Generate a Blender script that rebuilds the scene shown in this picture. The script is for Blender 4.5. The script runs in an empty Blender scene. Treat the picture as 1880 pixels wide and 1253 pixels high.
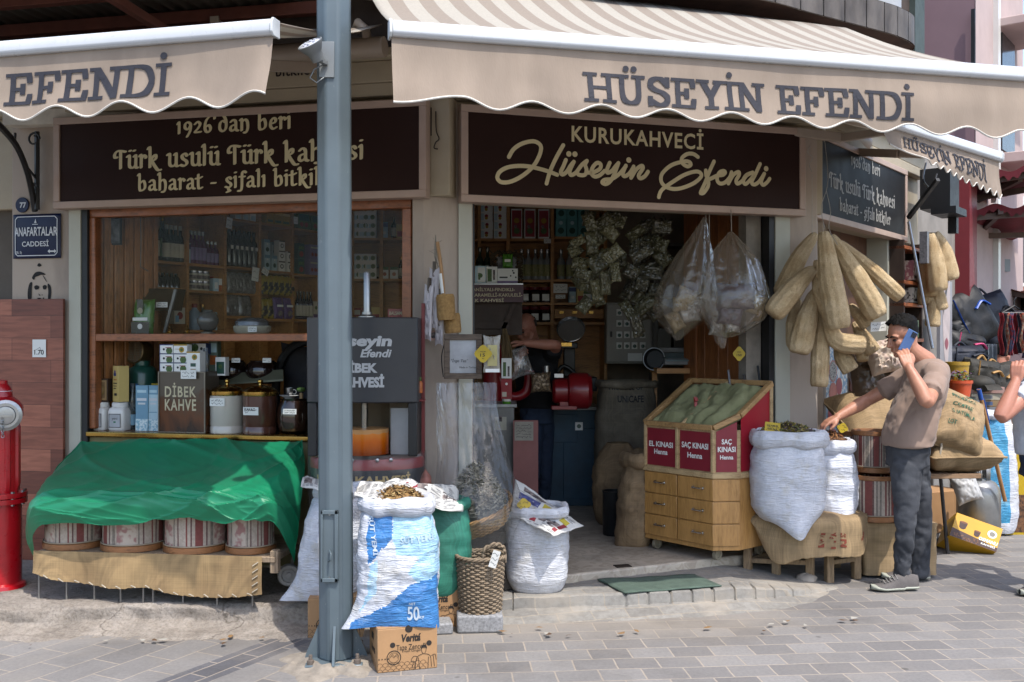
import bpy,math,random
from mathutils import Vector,Matrix,noise
R=math.radians
V=Vector
S=bpy.context.scene
COL=S.collection
# camera, sky, sun, exposure
F,CX,CY,CZ=1828.0,940.0,626.5,1.55
cam_d=bpy.data.cameras.new('camera');cam=bpy.data.objects.new('camera',cam_d);COL.objects.link(cam)
cam.location=(0,0,CZ);cam.rotation_euler=(R(90),0,0)
cam_d.sensor_width=36;cam_d.lens=36*F/1880;cam_d.clip_start=.05;cam_d.clip_end=2000
S.camera=cam
SUN=V((.27,-.45,1)).normalized()
sl=bpy.data.lights.new('sun','SUN');sl.energy=2.0;sl.angle=R(.53);sl.color=(1,.955,.89)
so=bpy.data.objects.new('sun',sl);COL.objects.link(so)
so.rotation_euler=SUN.to_track_quat('Z','Y').to_euler();so.location=SUN*20
W=bpy.data.worlds.new('World');S.world=W;W.use_nodes=True
sky=W.node_tree.nodes.new('ShaderNodeTexSky');sky.sky_type='NISHITA';sky.sun_disc=False
sky.sun_elevation=math.asin(SUN.z);sky.sun_rotation=math.atan2(SUN.x,SUN.y);sky.dust_density=2.0;sky.air_density=1.0
bg=W.node_tree.nodes['Background'];bg.inputs[1].default_value=.15
W.node_tree.links.new(sky.outputs[0],bg.inputs[0])
S.view_settings.view_transform='Standard';S.view_settings.look='None';S.view_settings.gamma=1
S.view_settings.exposure=1.36
S.render.engine='CYCLES'
S.cycles.use_denoising=True;S.cycles.max_bounces=10;S.cycles.transparent_max_bounces=24;S.cycles.diffuse_bounces=8
S.cycles.caustics_reflective=False;S.cycles.caustics_refractive=False;S.cycles.sample_clamp_indirect=6
# helpers
def at(px,py,Y):return V(((px-CX)/F*Y,Y,CZ-(py-CY)/F*Y))
def gnd(px,py,z=0.0):
 Y=(CZ-z)*F/(py-CY);return at(px,py,Y)
def zof(py,Y):return CZ-(py-CY)/F*Y
class Pl:
 def __init__(s,a,b):
  s.o=V((a[0],a[1],0));s.u=(V((b[0],b[1],0))-s.o).normalized();s.n=V((s.u.y,-s.u.x,0));s.rz=math.atan2(s.u.y,s.u.x)
 def px(s,px,py,off=0):
  d=V(((px-CX)/F,1,-(py-CY)/F));c=V((0,0,CZ));o=s.o+s.n*off
  return c+d*((o-c).dot(s.n)/d.dot(s.n))
 def t(s,px,off=0):return(s.px(px,CY,off)-s.o).dot(s.u)
 def p(s,t,z,off=0):return s.o+s.u*t+s.n*off+V((0,0,z))
def nz(x,y=0.,z=0.):return noise.noise(V((x,y,z)))
WM={}
class MB:
 def __init__(s):s.v=[];s.f=[];s.m=[];s.g=[]
 def add(s,vs,fs,mi=0,smooth=True):
  b=len(s.v);s.v+=[V(p)for p in vs]
  for f in fs:s.f.append([b+i for i in f]);s.m.append(mi);s.g.append(smooth)
  return s
 def quad(s,a,b,c,d,mi=0):return s.add([a,b,c,d],[(0,1,2,3)],mi,False)
 def box(s,c,size,rz=0,mi=0,rot=None):
  x,y,z=size[0]/2,size[1]/2,size[2]/2
  m=rot.to_3x3()if rot is not None else Matrix.Rotation(rz,3,'Z')
  vs=[V(c)+m@V((sx*x,sy*y,sz*z))for sx in(-1,1)for sy in(-1,1)for sz in(-1,1)]
  return s.add(vs,[(0,1,3,2),(4,6,7,5),(0,4,5,1),(2,3,7,6),(0,2,6,4),(1,5,7,3)],mi,False)
 def pbox(s,pl,t0,t1,z0,z1,off,th,mi=0):
  return s.box(pl.p((t0+t1)/2,(z0+z1)/2,off-th/2),(abs(t1-t0),th,z1-z0),pl.rz,mi)
 def prism(s,pts,d,mi=0):
  n=len(pts);a=[V(p)for p in pts];b=[p+V(d)for p in a]
  return s.add(a+b,[tuple(range(n))[::-1],tuple(range(n,2*n))]+[(i,(i+1)%n,n+(i+1)%n,n+i)for i in range(n)],mi,False)
 def beam(s,a,b,w,h,mi=0,up=V((0,0,1))):
  a=V(a);b=V(b);d=(b-a).normalized();sx=d.cross(up).normalized()*w/2;sy=sx.cross(d).normalized()*h/2
  return s.prism([a-sx-sy,a+sx-sy,a+sx+sy,a-sx+sy],b-a,mi)
 def tube(s,pts,r,n=8,mi=0,caps=True,flat=1,rib=None):
  pts=[V(p)for p in pts];k=len(pts)
  rr=r if isinstance(r,(list,tuple))else[r]*k
  t0=(pts[1]-pts[0]).normalized();ref=V((0,0,1))if abs(t0.z)<.9 else V((1,0,0))
  nx=t0.cross(ref).normalized();vs=[]
  for i in range(k):
   t=(pts[min(i+1,k-1)]-pts[max(i-1,0)]).normalized()
   nx=(nx-t*nx.dot(t)).normalized();ny=t.cross(nx)
   for j in range(n):
    a=2*math.pi*j/n;q=rr[i]*(rib(j,i)if rib else 1)
    vs.append(pts[i]+nx*math.cos(a)*q+ny*math.sin(a)*q*flat)
  fs=[(i*n+j,i*n+(j+1)%n,(i+1)*n+(j+1)%n,(i+1)*n+j)for i in range(k-1)for j in range(n)]
  if caps:fs+=[tuple(range(n))[::-1],tuple(range((k-1)*n,k*n))]
  return s.add(vs,fs,mi)
 def ring(s,c,R_,r,n=32,m=8,mi=0,rot=None,arc=2*math.pi,rx=1,ry=1):
  c=V(c);full=arc>6.28;k=n if full else n+1;vs=[]
  for i in range(k):
   a=arc*i/n
   for j in range(m):
    b=2*math.pi*j/m;q=R_+r*math.cos(b)
    p=V((q*math.cos(a)*rx,q*math.sin(a)*ry,r*math.sin(b)))
    vs.append(c+(rot@p if rot else p))
  fs=[(i*m+j,((i+1)%k)*m+j,((i+1)%k)*m+(j+1)%m,i*m+(j+1)%m)for i in range(n)for j in range(m)]
  return s.add(vs,fs,mi)
 def lathe(s,prof,n=24,c=(0,0,0),mi=0,mis=None,sx=1,sy=1,rot=None,caps=True):
  c=V(c);vs=[];k=len(prof)
  for r,z in prof:
   for j in range(n):
    a=2*math.pi*j/n;p=V((r*math.cos(a)*sx,r*math.sin(a)*sy,z));vs.append(c+(rot@p if rot else p))
  b=len(s.v)
  s.v+=vs
  for i in range(k-1):
   for j in range(n):
    s.f.append([b+i*n+j,b+i*n+(j+1)%n,b+(i+1)*n+(j+1)%n,b+(i+1)*n+j]);s.m.append(mis[i]if mis else mi);s.g.append(True)
  if caps:
   s.f.append([b+j for j in range(n)][::-1]);s.m.append(mis[0]if mis else mi);s.g.append(True)
   s.f.append([b+(k-1)*n+j for j in range(n)]);s.m.append(mis[-1]if mis else mi);s.g.append(True)
  return s
 def grid(s,fn,nu,nv,mi=0,cu=False,mf=None):
  vs=[fn(i/(nu if cu else nu-1),j/(nv-1))for j in range(nv)for i in range(nu)]
  b=len(s.v);s.v+=[V(p)for p in vs]
  for j in range(nv-1):
   for i in range(nu if cu else nu-1):
    s.f.append([b+j*nu+i,b+j*nu+(i+1)%nu,b+(j+1)*nu+(i+1)%nu,b+(j+1)*nu+i])
    s.m.append(mf(i/(nu-1),j/(nv-1))if mf else mi);s.g.append(True)
  return s
 def ell(s,c,r,n=14,m=9,mi=0,rot=None):
  return s.lathe([(math.sin(math.pi*(.02+.96*i/(m-1)))*1,-math.cos(math.pi*(.02+.96*i/(m-1))))for i in range(m)],n,(0,0,0),mi)if False else s.add([V(c)+((rot@V((r[0]*math.sin(p)*math.cos(q),r[1]*math.sin(p)*math.sin(q),-r[2]*math.cos(p))))if rot else V((r[0]*math.sin(p)*math.cos(q),r[1]*math.sin(p)*math.sin(q),-r[2]*math.cos(p))))for p in[math.pi*(.02+.96*i/(m-1))for i in range(m)]for q in[2*math.pi*j/n for j in range(n)]],[(i*n+j,i*n+(j+1)%n,(i+1)*n+(j+1)%n,(i+1)*n+j)for i in range(m-1)for j in range(n)]+[tuple(range(n))[::-1],tuple(range((m-1)*n,m*n))],mi)
 def disc(s,c,r,u=V((1,0,0)),v=V((0,0,1)),mi=0,n=20,ry=None):
  return s.add([V(c)+u*math.cos(2*math.pi*i/n)*r+v*math.sin(2*math.pi*i/n)*(ry or r)for i in range(n)],[tuple(range(n))],mi,False)
 def sheet(s,pts2,o,u,v,mi=0):return s.add([V(o)+u*a+v*b for a,b in pts2],[tuple(range(len(pts2)))],mi,False)
 def rect(s,o,u,v,x0,x1,y0,y1,mi=0):return s.sheet([(x0,y0),(x1,y0),(x1,y1),(x0,y1)],o,u,v,mi)
 def text(s,body,o,u,v,w=None,h=None,mi=0,bold=0.,sp=1.,shear=0,align=.5,fn=None):
  vs,fs,x0,x1,y0,y1=glyphs(body,bold,sp,shear)
  kx=w/(x1-x0)if w else h/(y1-y0);ky=h/(y1-y0)if h else kx
  g=[((a-x0-(x1-x0)*align)*kx,(b-(y0+y1)/2)*ky)for a,b in vs]
  return s.add([fn(a,b)for a,b in g]if fn else[V(o)+u*a+v*b for a,b in g],fs,mi,False)
 def strokes(s,lines,o,u,v,pen,mi=0,lift=.00012,k=1.,fn=None):
  n=(u.cross(v)).normalized()if u is not None else None;c=0
  if fn:lines=[[(a[0]+(b[0]-a[0])*i/m,a[1]+(b[1]-a[1])*i/m)for a,b in zip(l[:-1],l[1:])for m in[max(1,int(math.hypot(b[0]-a[0],b[1]-a[1])/.14))]for i in range(m)]+[l[-1]]for l in lines]
  for ln in lines:
   for a,b in zip(ln[:-1],ln[1:]):
    h=hull([(a[0]+x,a[1]+y)for x,y in pen]+[(b[0]+x,b[1]+y)for x,y in pen]);c+=1
    e=lift*(c%9)
    s.add([fn(x*k,y*k,e)for x,y in h]if fn else[V(o)+u*x*k+v*y*k+n*e for x,y in h],[tuple(range(len(h)))],mi,False)
  return s
 def build(s,name,mats,parent=None,bevel=0,seg=2,sub=0,local=False,sharp=38,solid=0,origin=None):
  me=bpy.data.meshes.new(name)
  inv=None
  if parent is not None and not local:inv=WM[parent].inverted()
  vs=[inv@p for p in s.v]if inv is not None else([p-V(origin)for p in s.v]if origin is not None else s.v)
  me.from_pydata([tuple(p)for p in vs],[],s.f)
  mats=mats if isinstance(mats,(list,tuple))else[mats]
  for m in mats:me.materials.append(m)
  me.polygons.foreach_set('material_index',s.m);me.polygons.foreach_set('use_smooth',s.g)
  me.update();me.validate()
  if sharp:me.set_sharp_from_angle(angle=R(sharp))
  o=bpy.data.objects.new(name,me);COL.objects.link(o)
  if parent is not None:o.parent=parent;WM[o]=WM[parent].copy()
  else:
   o.location=origin if origin is not None else(0,0,0);WM[o]=Matrix.Translation(o.location)
  if solid:md=o.modifiers.new('solid','SOLIDIFY');md.thickness=solid;md.offset=0
  if bevel:
   md=o.modifiers.new('bevel','BEVEL');md.width=bevel;md.segments=seg;md.limit_method='ANGLE';md.angle_limit=R(40);md.harden_normals=False
  if sub:md=o.modifiers.new('sub','SUBSURF');md.levels=sub;md.render_levels=sub
  return o
def tag(o,label,cat,group=None,kind=None):
 if label:o['label']=label;o['category']=cat
 if group:o['group']=group
 if kind:o['kind']=kind
 return o
def thing(name,label,cat,loc=(0,0,0),rz=0,group=None):
 o=bpy.data.objects.new(name,None);COL.objects.link(o);o.location=loc;o.rotation_euler=(0,0,rz);o.empty_display_size=.05
 WM[o]=Matrix.Translation(loc)@Matrix.Rotation(rz,4,'Z')
 return tag(o,label,cat,group)
def struct(mb,name,mats,**k):return tag(mb.build(name,mats,**k),None,None,kind='structure')
def dup(o,loc,rz=None,label=None,group=None,rot=None,sc=None):
 def cp(a,par):
  c=a.copy();COL.objects.link(c)
  if par is not None:c.parent=par
  for ch in a.children:cp(ch,c)
  return c
 c=cp(o,None);c.location=loc
 if rot is not None:c.rotation_euler=rot
 elif rz is not None:c.rotation_euler=(0,0,rz)
 if sc:c.scale=sc if isinstance(sc,(tuple,list))else(sc,)*3
 if label:c['label']=label
 if group:c['group']=group
 WM[c]=c.matrix_basis.copy()
 return c
def hull(P):
 P=sorted(set((round(x,6),round(y,6))for x,y in P))
 def half(Q):
  h=[]
  for p in Q:
   while len(h)>1 and(h[-1][0]-h[-2][0])*(p[1]-h[-2][1])-(h[-1][1]-h[-2][1])*(p[0]-h[-2][0])<=0:h.pop()
   h.append(p)
  return h
 return half(P)[:-1]+half(P[::-1])[:-1]
_g={}
def glyphs(body,bold=0.,sp=1.,shear=0):
 k=(body,bold,sp,shear)
 if k not in _g:
  cu=bpy.data.curves.new('t','FONT');cu.body=body;cu.size=1;cu.offset=bold;cu.space_character=sp;cu.shear=shear;cu.fill_mode='FRONT';cu.resolution_u=3
  ob=bpy.data.objects.new('t',cu);me=bpy.data.meshes.new_from_object(ob)
  vs=[(p.co.x,p.co.y)for p in me.vertices];fs=[tuple(f.vertices)for f in me.polygons]
  bpy.data.objects.remove(ob);bpy.data.curves.remove(cu);bpy.data.meshes.remove(me)
  xs=[a for a,b in vs]or[0,1];ys=[b for a,b in vs]or[0,1]
  _g[k]=(vs,fs,min(xs),max(xs),min(ys),max(ys))
 return _g[k]
def smooth(P,n=6,closed=False):
 P=[tuple(p)for p in P];out=[];k=len(P)
 for i in range(k if closed else k-1):
  q=[P[(i+d)%k]if closed else P[min(max(i+d,0),k-1)]for d in(-1,0,1,2)]
  for j in range(n):
   t=j/n
   out.append(tuple(.5*(2*b+(c-a)*t+(2*a-5*b+4*c-d)*t*t+(3*b-a-3*c+d)*t**3)for a,b,c,d in zip(*q)))
 out.append(P[0]if closed else P[-1]);return out
def V3(l):return[V(p)for p in l]
# materials
def lin(h,k=1.):
 h=h.lstrip('#');c=[int(h[i:i+2],16)/255 for i in(0,2,4)]
 return tuple(k*(x/12.92 if x<=.04045 else((x+.055)/1.055)**2.4)for x in c)+(1,)
_M={}
def base(name):
 m=bpy.data.materials.new(name);m.use_nodes=True;nt=m.node_tree
 return m,nt,nt.nodes['Principled BSDF']
def N(nt,t,**k):
 n=nt.nodes.new(t)
 for a,b in k.items():
  if a.startswith('i_'):n.inputs[a[2:].replace('_',' ')].default_value=b
  else:setattr(n,a,b)
 return n
def coords(nt,st=(1,1,1),rz=0,gen='Object',loc=(0,0,0)):
 tc=N(nt,'ShaderNodeTexCoord');mp=N(nt,'ShaderNodeMapping');mp.inputs['Scale'].default_value=st;mp.inputs['Rotation'].default_value=(0,0,rz);mp.inputs['Location'].default_value=loc
 nt.links.new(tc.outputs[gen],mp.inputs[0]);return mp.outputs[0]
def ramp(nt,fac,stops):
 r=N(nt,'ShaderNodeValToRGB');e=r.color_ramp.elements
 while len(e)<len(stops):e.new(.5)
 for x,(p,c)in zip(e,stops):x.position=p;x.color=c
 nt.links.new(fac,r.inputs[0]);return r.outputs[0]
def mixc(nt,fac,a,b,bt='MIX'):
 m=N(nt,'ShaderNodeMix',data_type='RGBA',blend_type=bt)
 for s_,x in((0,fac),(6,a),(7,b)):
  if isinstance(x,(int,float,tuple)):m.inputs[s_].default_value=x
  else:nt.links.new(x,m.inputs[s_])
 return m.outputs[2]
def bumpn(nt,h,b,strength,dist=.01,prev=None):
 n=N(nt,'ShaderNodeBump');n.inputs['Strength'].default_value=strength;n.inputs['Distance'].default_value=dist
 nt.links.new(h,n.inputs['Height'])
 if prev is not None:nt.links.new(prev,n.inputs['Normal'])
 nt.links.new(n.outputs[0],b.inputs['Normal']);return n.outputs[0]
def dark(c,k):return(c[0]*k,c[1]*k,c[2]*k,1)
def M(name,col,rough=.6,metal=0,var=.22,vs=7,col2=None,bump=0,bs=90,st=(1,1,1),lo=.3,hi=.7,coat=0,det=6,sheen=0,trans=0,ior=1.45,rv=.12,spec=.5,sub=0,chip_c=None):
 if name in _M:return _M[name]
 m,nt,b=base(name);a=lin(col)if isinstance(col,str)else col;c2=lin(col2)if col2 else dark(a,1-var*1.6)
 co=coords(nt,st)
 n=N(nt,'ShaderNodeTexNoise',i_Scale=vs,i_Detail=det,i_Roughness=.62);nt.links.new(co,n.inputs[0])
 cc=ramp(nt,n.outputs[0],[(lo,c2),(hi,a)])
 if chip_c:w=N(nt,'ShaderNodeTexNoise',i_Scale=16,i_Detail=7,i_Roughness=.7,i_Distortion=1.5);nt.links.new(coords(nt,(1,1,.5)),w.inputs[0]);cc=mixc(nt,ramp(nt,w.outputs[0],[(.66,(0,0,0,1)),(.70,(.8,.8,.8,1))]),cc,lin(chip_c))
 nt.links.new(cc,b.inputs['Base Color'])
 n2=N(nt,'ShaderNodeTexNoise',i_Scale=vs*3.1,i_Detail=3);nt.links.new(co,n2.inputs[0])
 mr=N(nt,'ShaderNodeMapRange');mr.inputs[3].default_value=max(rough-rv,.02);mr.inputs[4].default_value=min(rough+rv,1)
 nt.links.new(n2.outputs[0],mr.inputs[0]);nt.links.new(mr.outputs[0],b.inputs['Roughness'])
 b.inputs['Metallic'].default_value=metal;b.inputs['Coat Weight'].default_value=coat;b.inputs['Coat Roughness'].default_value=.12
 b.inputs['Sheen Weight'].default_value=sheen;b.inputs['Transmission Weight'].default_value=trans;b.inputs['IOR'].default_value=ior;b.inputs['Specular IOR Level'].default_value=spec
 if sub:b.inputs['Subsurface Weight'].default_value=sub;b.inputs['Subsurface Radius'].default_value=(.02,.008,.004)
 if bump:
  n3=N(nt,'ShaderNodeTexNoise',i_Scale=bs,i_Detail=4);nt.links.new(co,n3.inputs[0]);bumpn(nt,n3.outputs[0],b,bump,.004)
 _M[name]=m;return m
def wood(name,c1,c2,sc=9,axis='x',rough=.5,coat=.0,dist=4):
 if name in _M:return _M[name]
 m,nt,b=base(name);st={'x':(.35,2.2,2.2),'y':(2.2,.35,2.2),'z':(2.2,2.2,.35)}[axis]
 co=coords(nt,st)
 n=N(nt,'ShaderNodeTexNoise',i_Scale=sc,i_Detail=8,i_Roughness=.7,i_Distortion=.6);nt.links.new(co,n.inputs[0])
 w=N(nt,'ShaderNodeTexNoise',i_Scale=sc*7,i_Detail=3);nt.links.new(co,w.inputs[0])
 f=mixc(nt,.4,n.outputs[0],w.outputs[0])
 nt.links.new(ramp(nt,f,[(.33,lin(c2)),(.52,lin(c1)),(.72,dark(lin(c1),1.2))]),b.inputs['Base Color'])
 b.inputs['Roughness'].default_value=rough;b.inputs['Coat Weight'].default_value=coat
 bumpn(nt,w.outputs[0],b,.25,.003);_M[name]=m;return m
def weave(name,col,col2,sc=260,rough=.85,vs=5,bump=.6,wk=.55):
 if name in _M:return _M[name]
 m,nt,b=base(name);co=coords(nt)
 n=N(nt,'ShaderNodeTexNoise',i_Scale=vs,i_Detail=6);nt.links.new(co,n.inputs[0])
 c=ramp(nt,n.outputs[0],[(.32,lin(col2)),(.62,lin(col))])
 hs=[]
 for ax,st in(('x',(1,.02,.02)),('z',(.02,.02,1)),('y',(.02,1,.02))):
  k=N(nt,'ShaderNodeTexNoise',i_Scale=sc,i_Detail=1);mp=coords(nt,st);nt.links.new(mp,k.inputs[0]);hs.append(k.outputs[0])
 f=mixc(nt,.5,mixc(nt,.5,hs[0],hs[1]),hs[2])
 nt.links.new(mixc(nt,wk,c,ramp(nt,f,[(.38,(.42,.42,.42,1)),(.6,(1,1,1,1))]),'MULTIPLY'),b.inputs['Base Color'])
 b.inputs['Roughness'].default_value=rough;bumpn(nt,f,b,bump,.004);_M[name]=m;return m
def film(name,tint='#f4f4f2',glossy=.22,rough=.12,milk=.12,bump=.5,bs=14):
 if name in _M:return _M[name]
 m,nt,b=base(name);nt.nodes.remove(b);out=nt.nodes['Material Output']
 tr=N(nt,'ShaderNodeBsdfTransparent');tr.inputs[0].default_value=(.93,.93,.93,1)
 gl=N(nt,'ShaderNodeBsdfGlossy');gl.inputs['Roughness'].default_value=rough;gl.inputs[0].default_value=(.9,.9,.9,1)
 df=N(nt,'ShaderNodeBsdfDiffuse');df.inputs[0].default_value=lin(tint)
 n=N(nt,'ShaderNodeTexNoise',i_Scale=bs,i_Detail=4,i_Distortion=1.2);nt.links.new(coords(nt),n.inputs[0])
 bp=N(nt,'ShaderNodeBump');bp.inputs['Strength'].default_value=bump;bp.inputs['Distance'].default_value=.02;nt.links.new(n.outputs[0],bp.inputs['Height']);nt.links.new(bp.outputs[0],gl.inputs['Normal'])
 fr=N(nt,'ShaderNodeLayerWeight');fr.inputs[0].default_value=.35;nt.links.new(bp.outputs[0],fr.inputs['Normal'])
 mr=N(nt,'ShaderNodeMapRange');mr.inputs[3].default_value=glossy*.35;mr.inputs[4].default_value=min(1,glossy*3);nt.links.new(fr.outputs['Fresnel'],mr.inputs[0])
 m1=N(nt,'ShaderNodeMixShader');m1.inputs[0].default_value=milk;nt.links.new(tr.outputs[0],m1.inputs[1]);nt.links.new(df.outputs[0],m1.inputs[2])
 m2=N(nt,'ShaderNodeMixShader');nt.links.new(mr.outputs[0],m2.inputs[0]);nt.links.new(m1.outputs[0],m2.inputs[1]);nt.links.new(gl.outputs[0],m2.inputs[2])
 nt.links.new(m2.outputs[0],out.inputs[0]);_M[name]=m;return m
def glass(name='window_glass',k=.07,tint=(.97,.98,.98,1)):
 if name in _M:return _M[name]
 m,nt,b=base(name);nt.nodes.remove(b);out=nt.nodes['Material Output']
 tr=N(nt,'ShaderNodeBsdfTransparent');tr.inputs[0].default_value=tint
 gl=N(nt,'ShaderNodeBsdfGlossy');gl.inputs['Roughness'].default_value=.015
 fr=N(nt,'ShaderNodeFresnel');fr.inputs[0].default_value=1.5
 n=N(nt,'ShaderNodeTexNoise',i_Scale=1.3);nt.links.new(coords(nt),n.inputs[0])
 bp=N(nt,'ShaderNodeBump');bp.inputs['Strength'].default_value=.015;nt.links.new(n.outputs[0],bp.inputs['Height']);nt.links.new(bp.outputs[0],gl.inputs['Normal'])
 kk=N(nt,'ShaderNodeMath',operation='MULTIPLY');kk.inputs[1].default_value=.12;nt.links.new(fr.outputs[0],kk.inputs[0])
 m2=N(nt,'ShaderNodeMixShader');nt.links.new(kk.outputs[0],m2.inputs[0]);nt.links.new(tr.outputs[0],m2.inputs[1]);nt.links.new(gl.outputs[0],m2.inputs[2])
 nt.links.new(m2.outputs[0],out.inputs[0]);_M[name]=m;return m
def translucent(nt,b,c,k):
 t=N(nt,'ShaderNodeBsdfTranslucent');nt.links.new(c,t.inputs[0]);m=N(nt,'ShaderNodeMixShader');m.inputs[0].default_value=k
 nt.links.new(b.outputs[0],m.inputs[1]);nt.links.new(t.outputs[0],m.inputs[2]);nt.links.new(m.outputs[0],nt.nodes['Material Output'].inputs[0])
def stripes(name,axis,period,stops,rough=.8,bump=.2,rv=40,soft=True,noise_amt=.18,trans=0):
 if name in _M:return _M[name]
 m,nt,b=base(name);tc=N(nt,'ShaderNodeTexCoord');sp=N(nt,'ShaderNodeSeparateXYZ')
 nt.links.new(tc.outputs['UV' if axis=='uv' else 'Object'],sp.inputs[0])
 d=N(nt,'ShaderNodeMath',operation='DIVIDE');d.inputs[1].default_value=period;nt.links.new(sp.outputs['x' if axis in('x','uv')else axis]if False else sp.outputs[{'x':0,'uv':0,'y':1,'z':2}[axis]],d.inputs[0])
 fr=N(nt,'ShaderNodeMath',operation='FRACT');nt.links.new(d.outputs[0],fr.inputs[0])
 r=N(nt,'ShaderNodeValToRGB');r.color_ramp.interpolation='CONSTANT';e=r.color_ramp.elements
 while len(e)<len(stops):e.new(.5)
 for x,(p,c)in zip(e,stops):x.position=p;x.color=lin(c)
 nt.links.new(fr.outputs[0],r.inputs[0])
 n=N(nt,'ShaderNodeTexNoise',i_Scale=rv,i_Detail=5);nt.links.new(tc.outputs['Object'],n.inputs[0])
 c=mixc(nt,1.,r.outputs[0],ramp(nt,n.outputs[0],[(.3,(1-noise_amt*1.6,)*3+(1,)),(.7,(1,1,1,1))]),'MULTIPLY')
 nt.links.new(c,b.inputs['Base Color']);b.inputs['Roughness'].default_value=rough
 if bump:bumpn(nt,n.outputs[0],b,bump,.004)
 if trans:translucent(nt,b,c,trans)
 _M[name]=m;return m
def sackmat(name,col,col2,dirt='#a9a59c'):
 if name in _M:return _M[name]
 m,nt,b=base(name);n=N(nt,'ShaderNodeTexNoise',i_Scale=5,i_Detail=7,i_Roughness=.65);nt.links.new(coords(nt),n.inputs[0])
 c=ramp(nt,n.outputs[0],[(.3,lin(dirt)),(.46,lin(col2)),(.65,lin(col))]);hs=[]
 for st,s_ in(((3,3,26),1.6),((7,7,40),2.2),((22,22,9),1.0)):
  k=N(nt,'ShaderNodeTexNoise',i_Scale=s_,i_Detail=3,i_Distortion=.7);nt.links.new(coords(nt,st),k.inputs[0])
  a=N(nt,'ShaderNodeMath',operation='SUBTRACT');a.inputs[1].default_value=.5;nt.links.new(k.outputs[0],a.inputs[0]);q=N(nt,'ShaderNodeMath',operation='ABSOLUTE');nt.links.new(a.outputs[0],q.inputs[0]);hs.append(q.outputs[0])
 h=mixc(nt,.45,hs[0],hs[1]);h=mixc(nt,.2,h,hs[2])
 nt.links.new(mixc(nt,.6,c,ramp(nt,h,[(.0,(.72,.72,.74,1)),(.07,(1,1,1,1))]),'MULTIPLY'),b.inputs['Base Color']);b.inputs['Roughness'].default_value=.5
 bumpn(nt,h,b,.75,.04);_M[name]=m;return m
rnd=random.Random(11)
def ri(a,b):return rnd.uniform(a,b)
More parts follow.
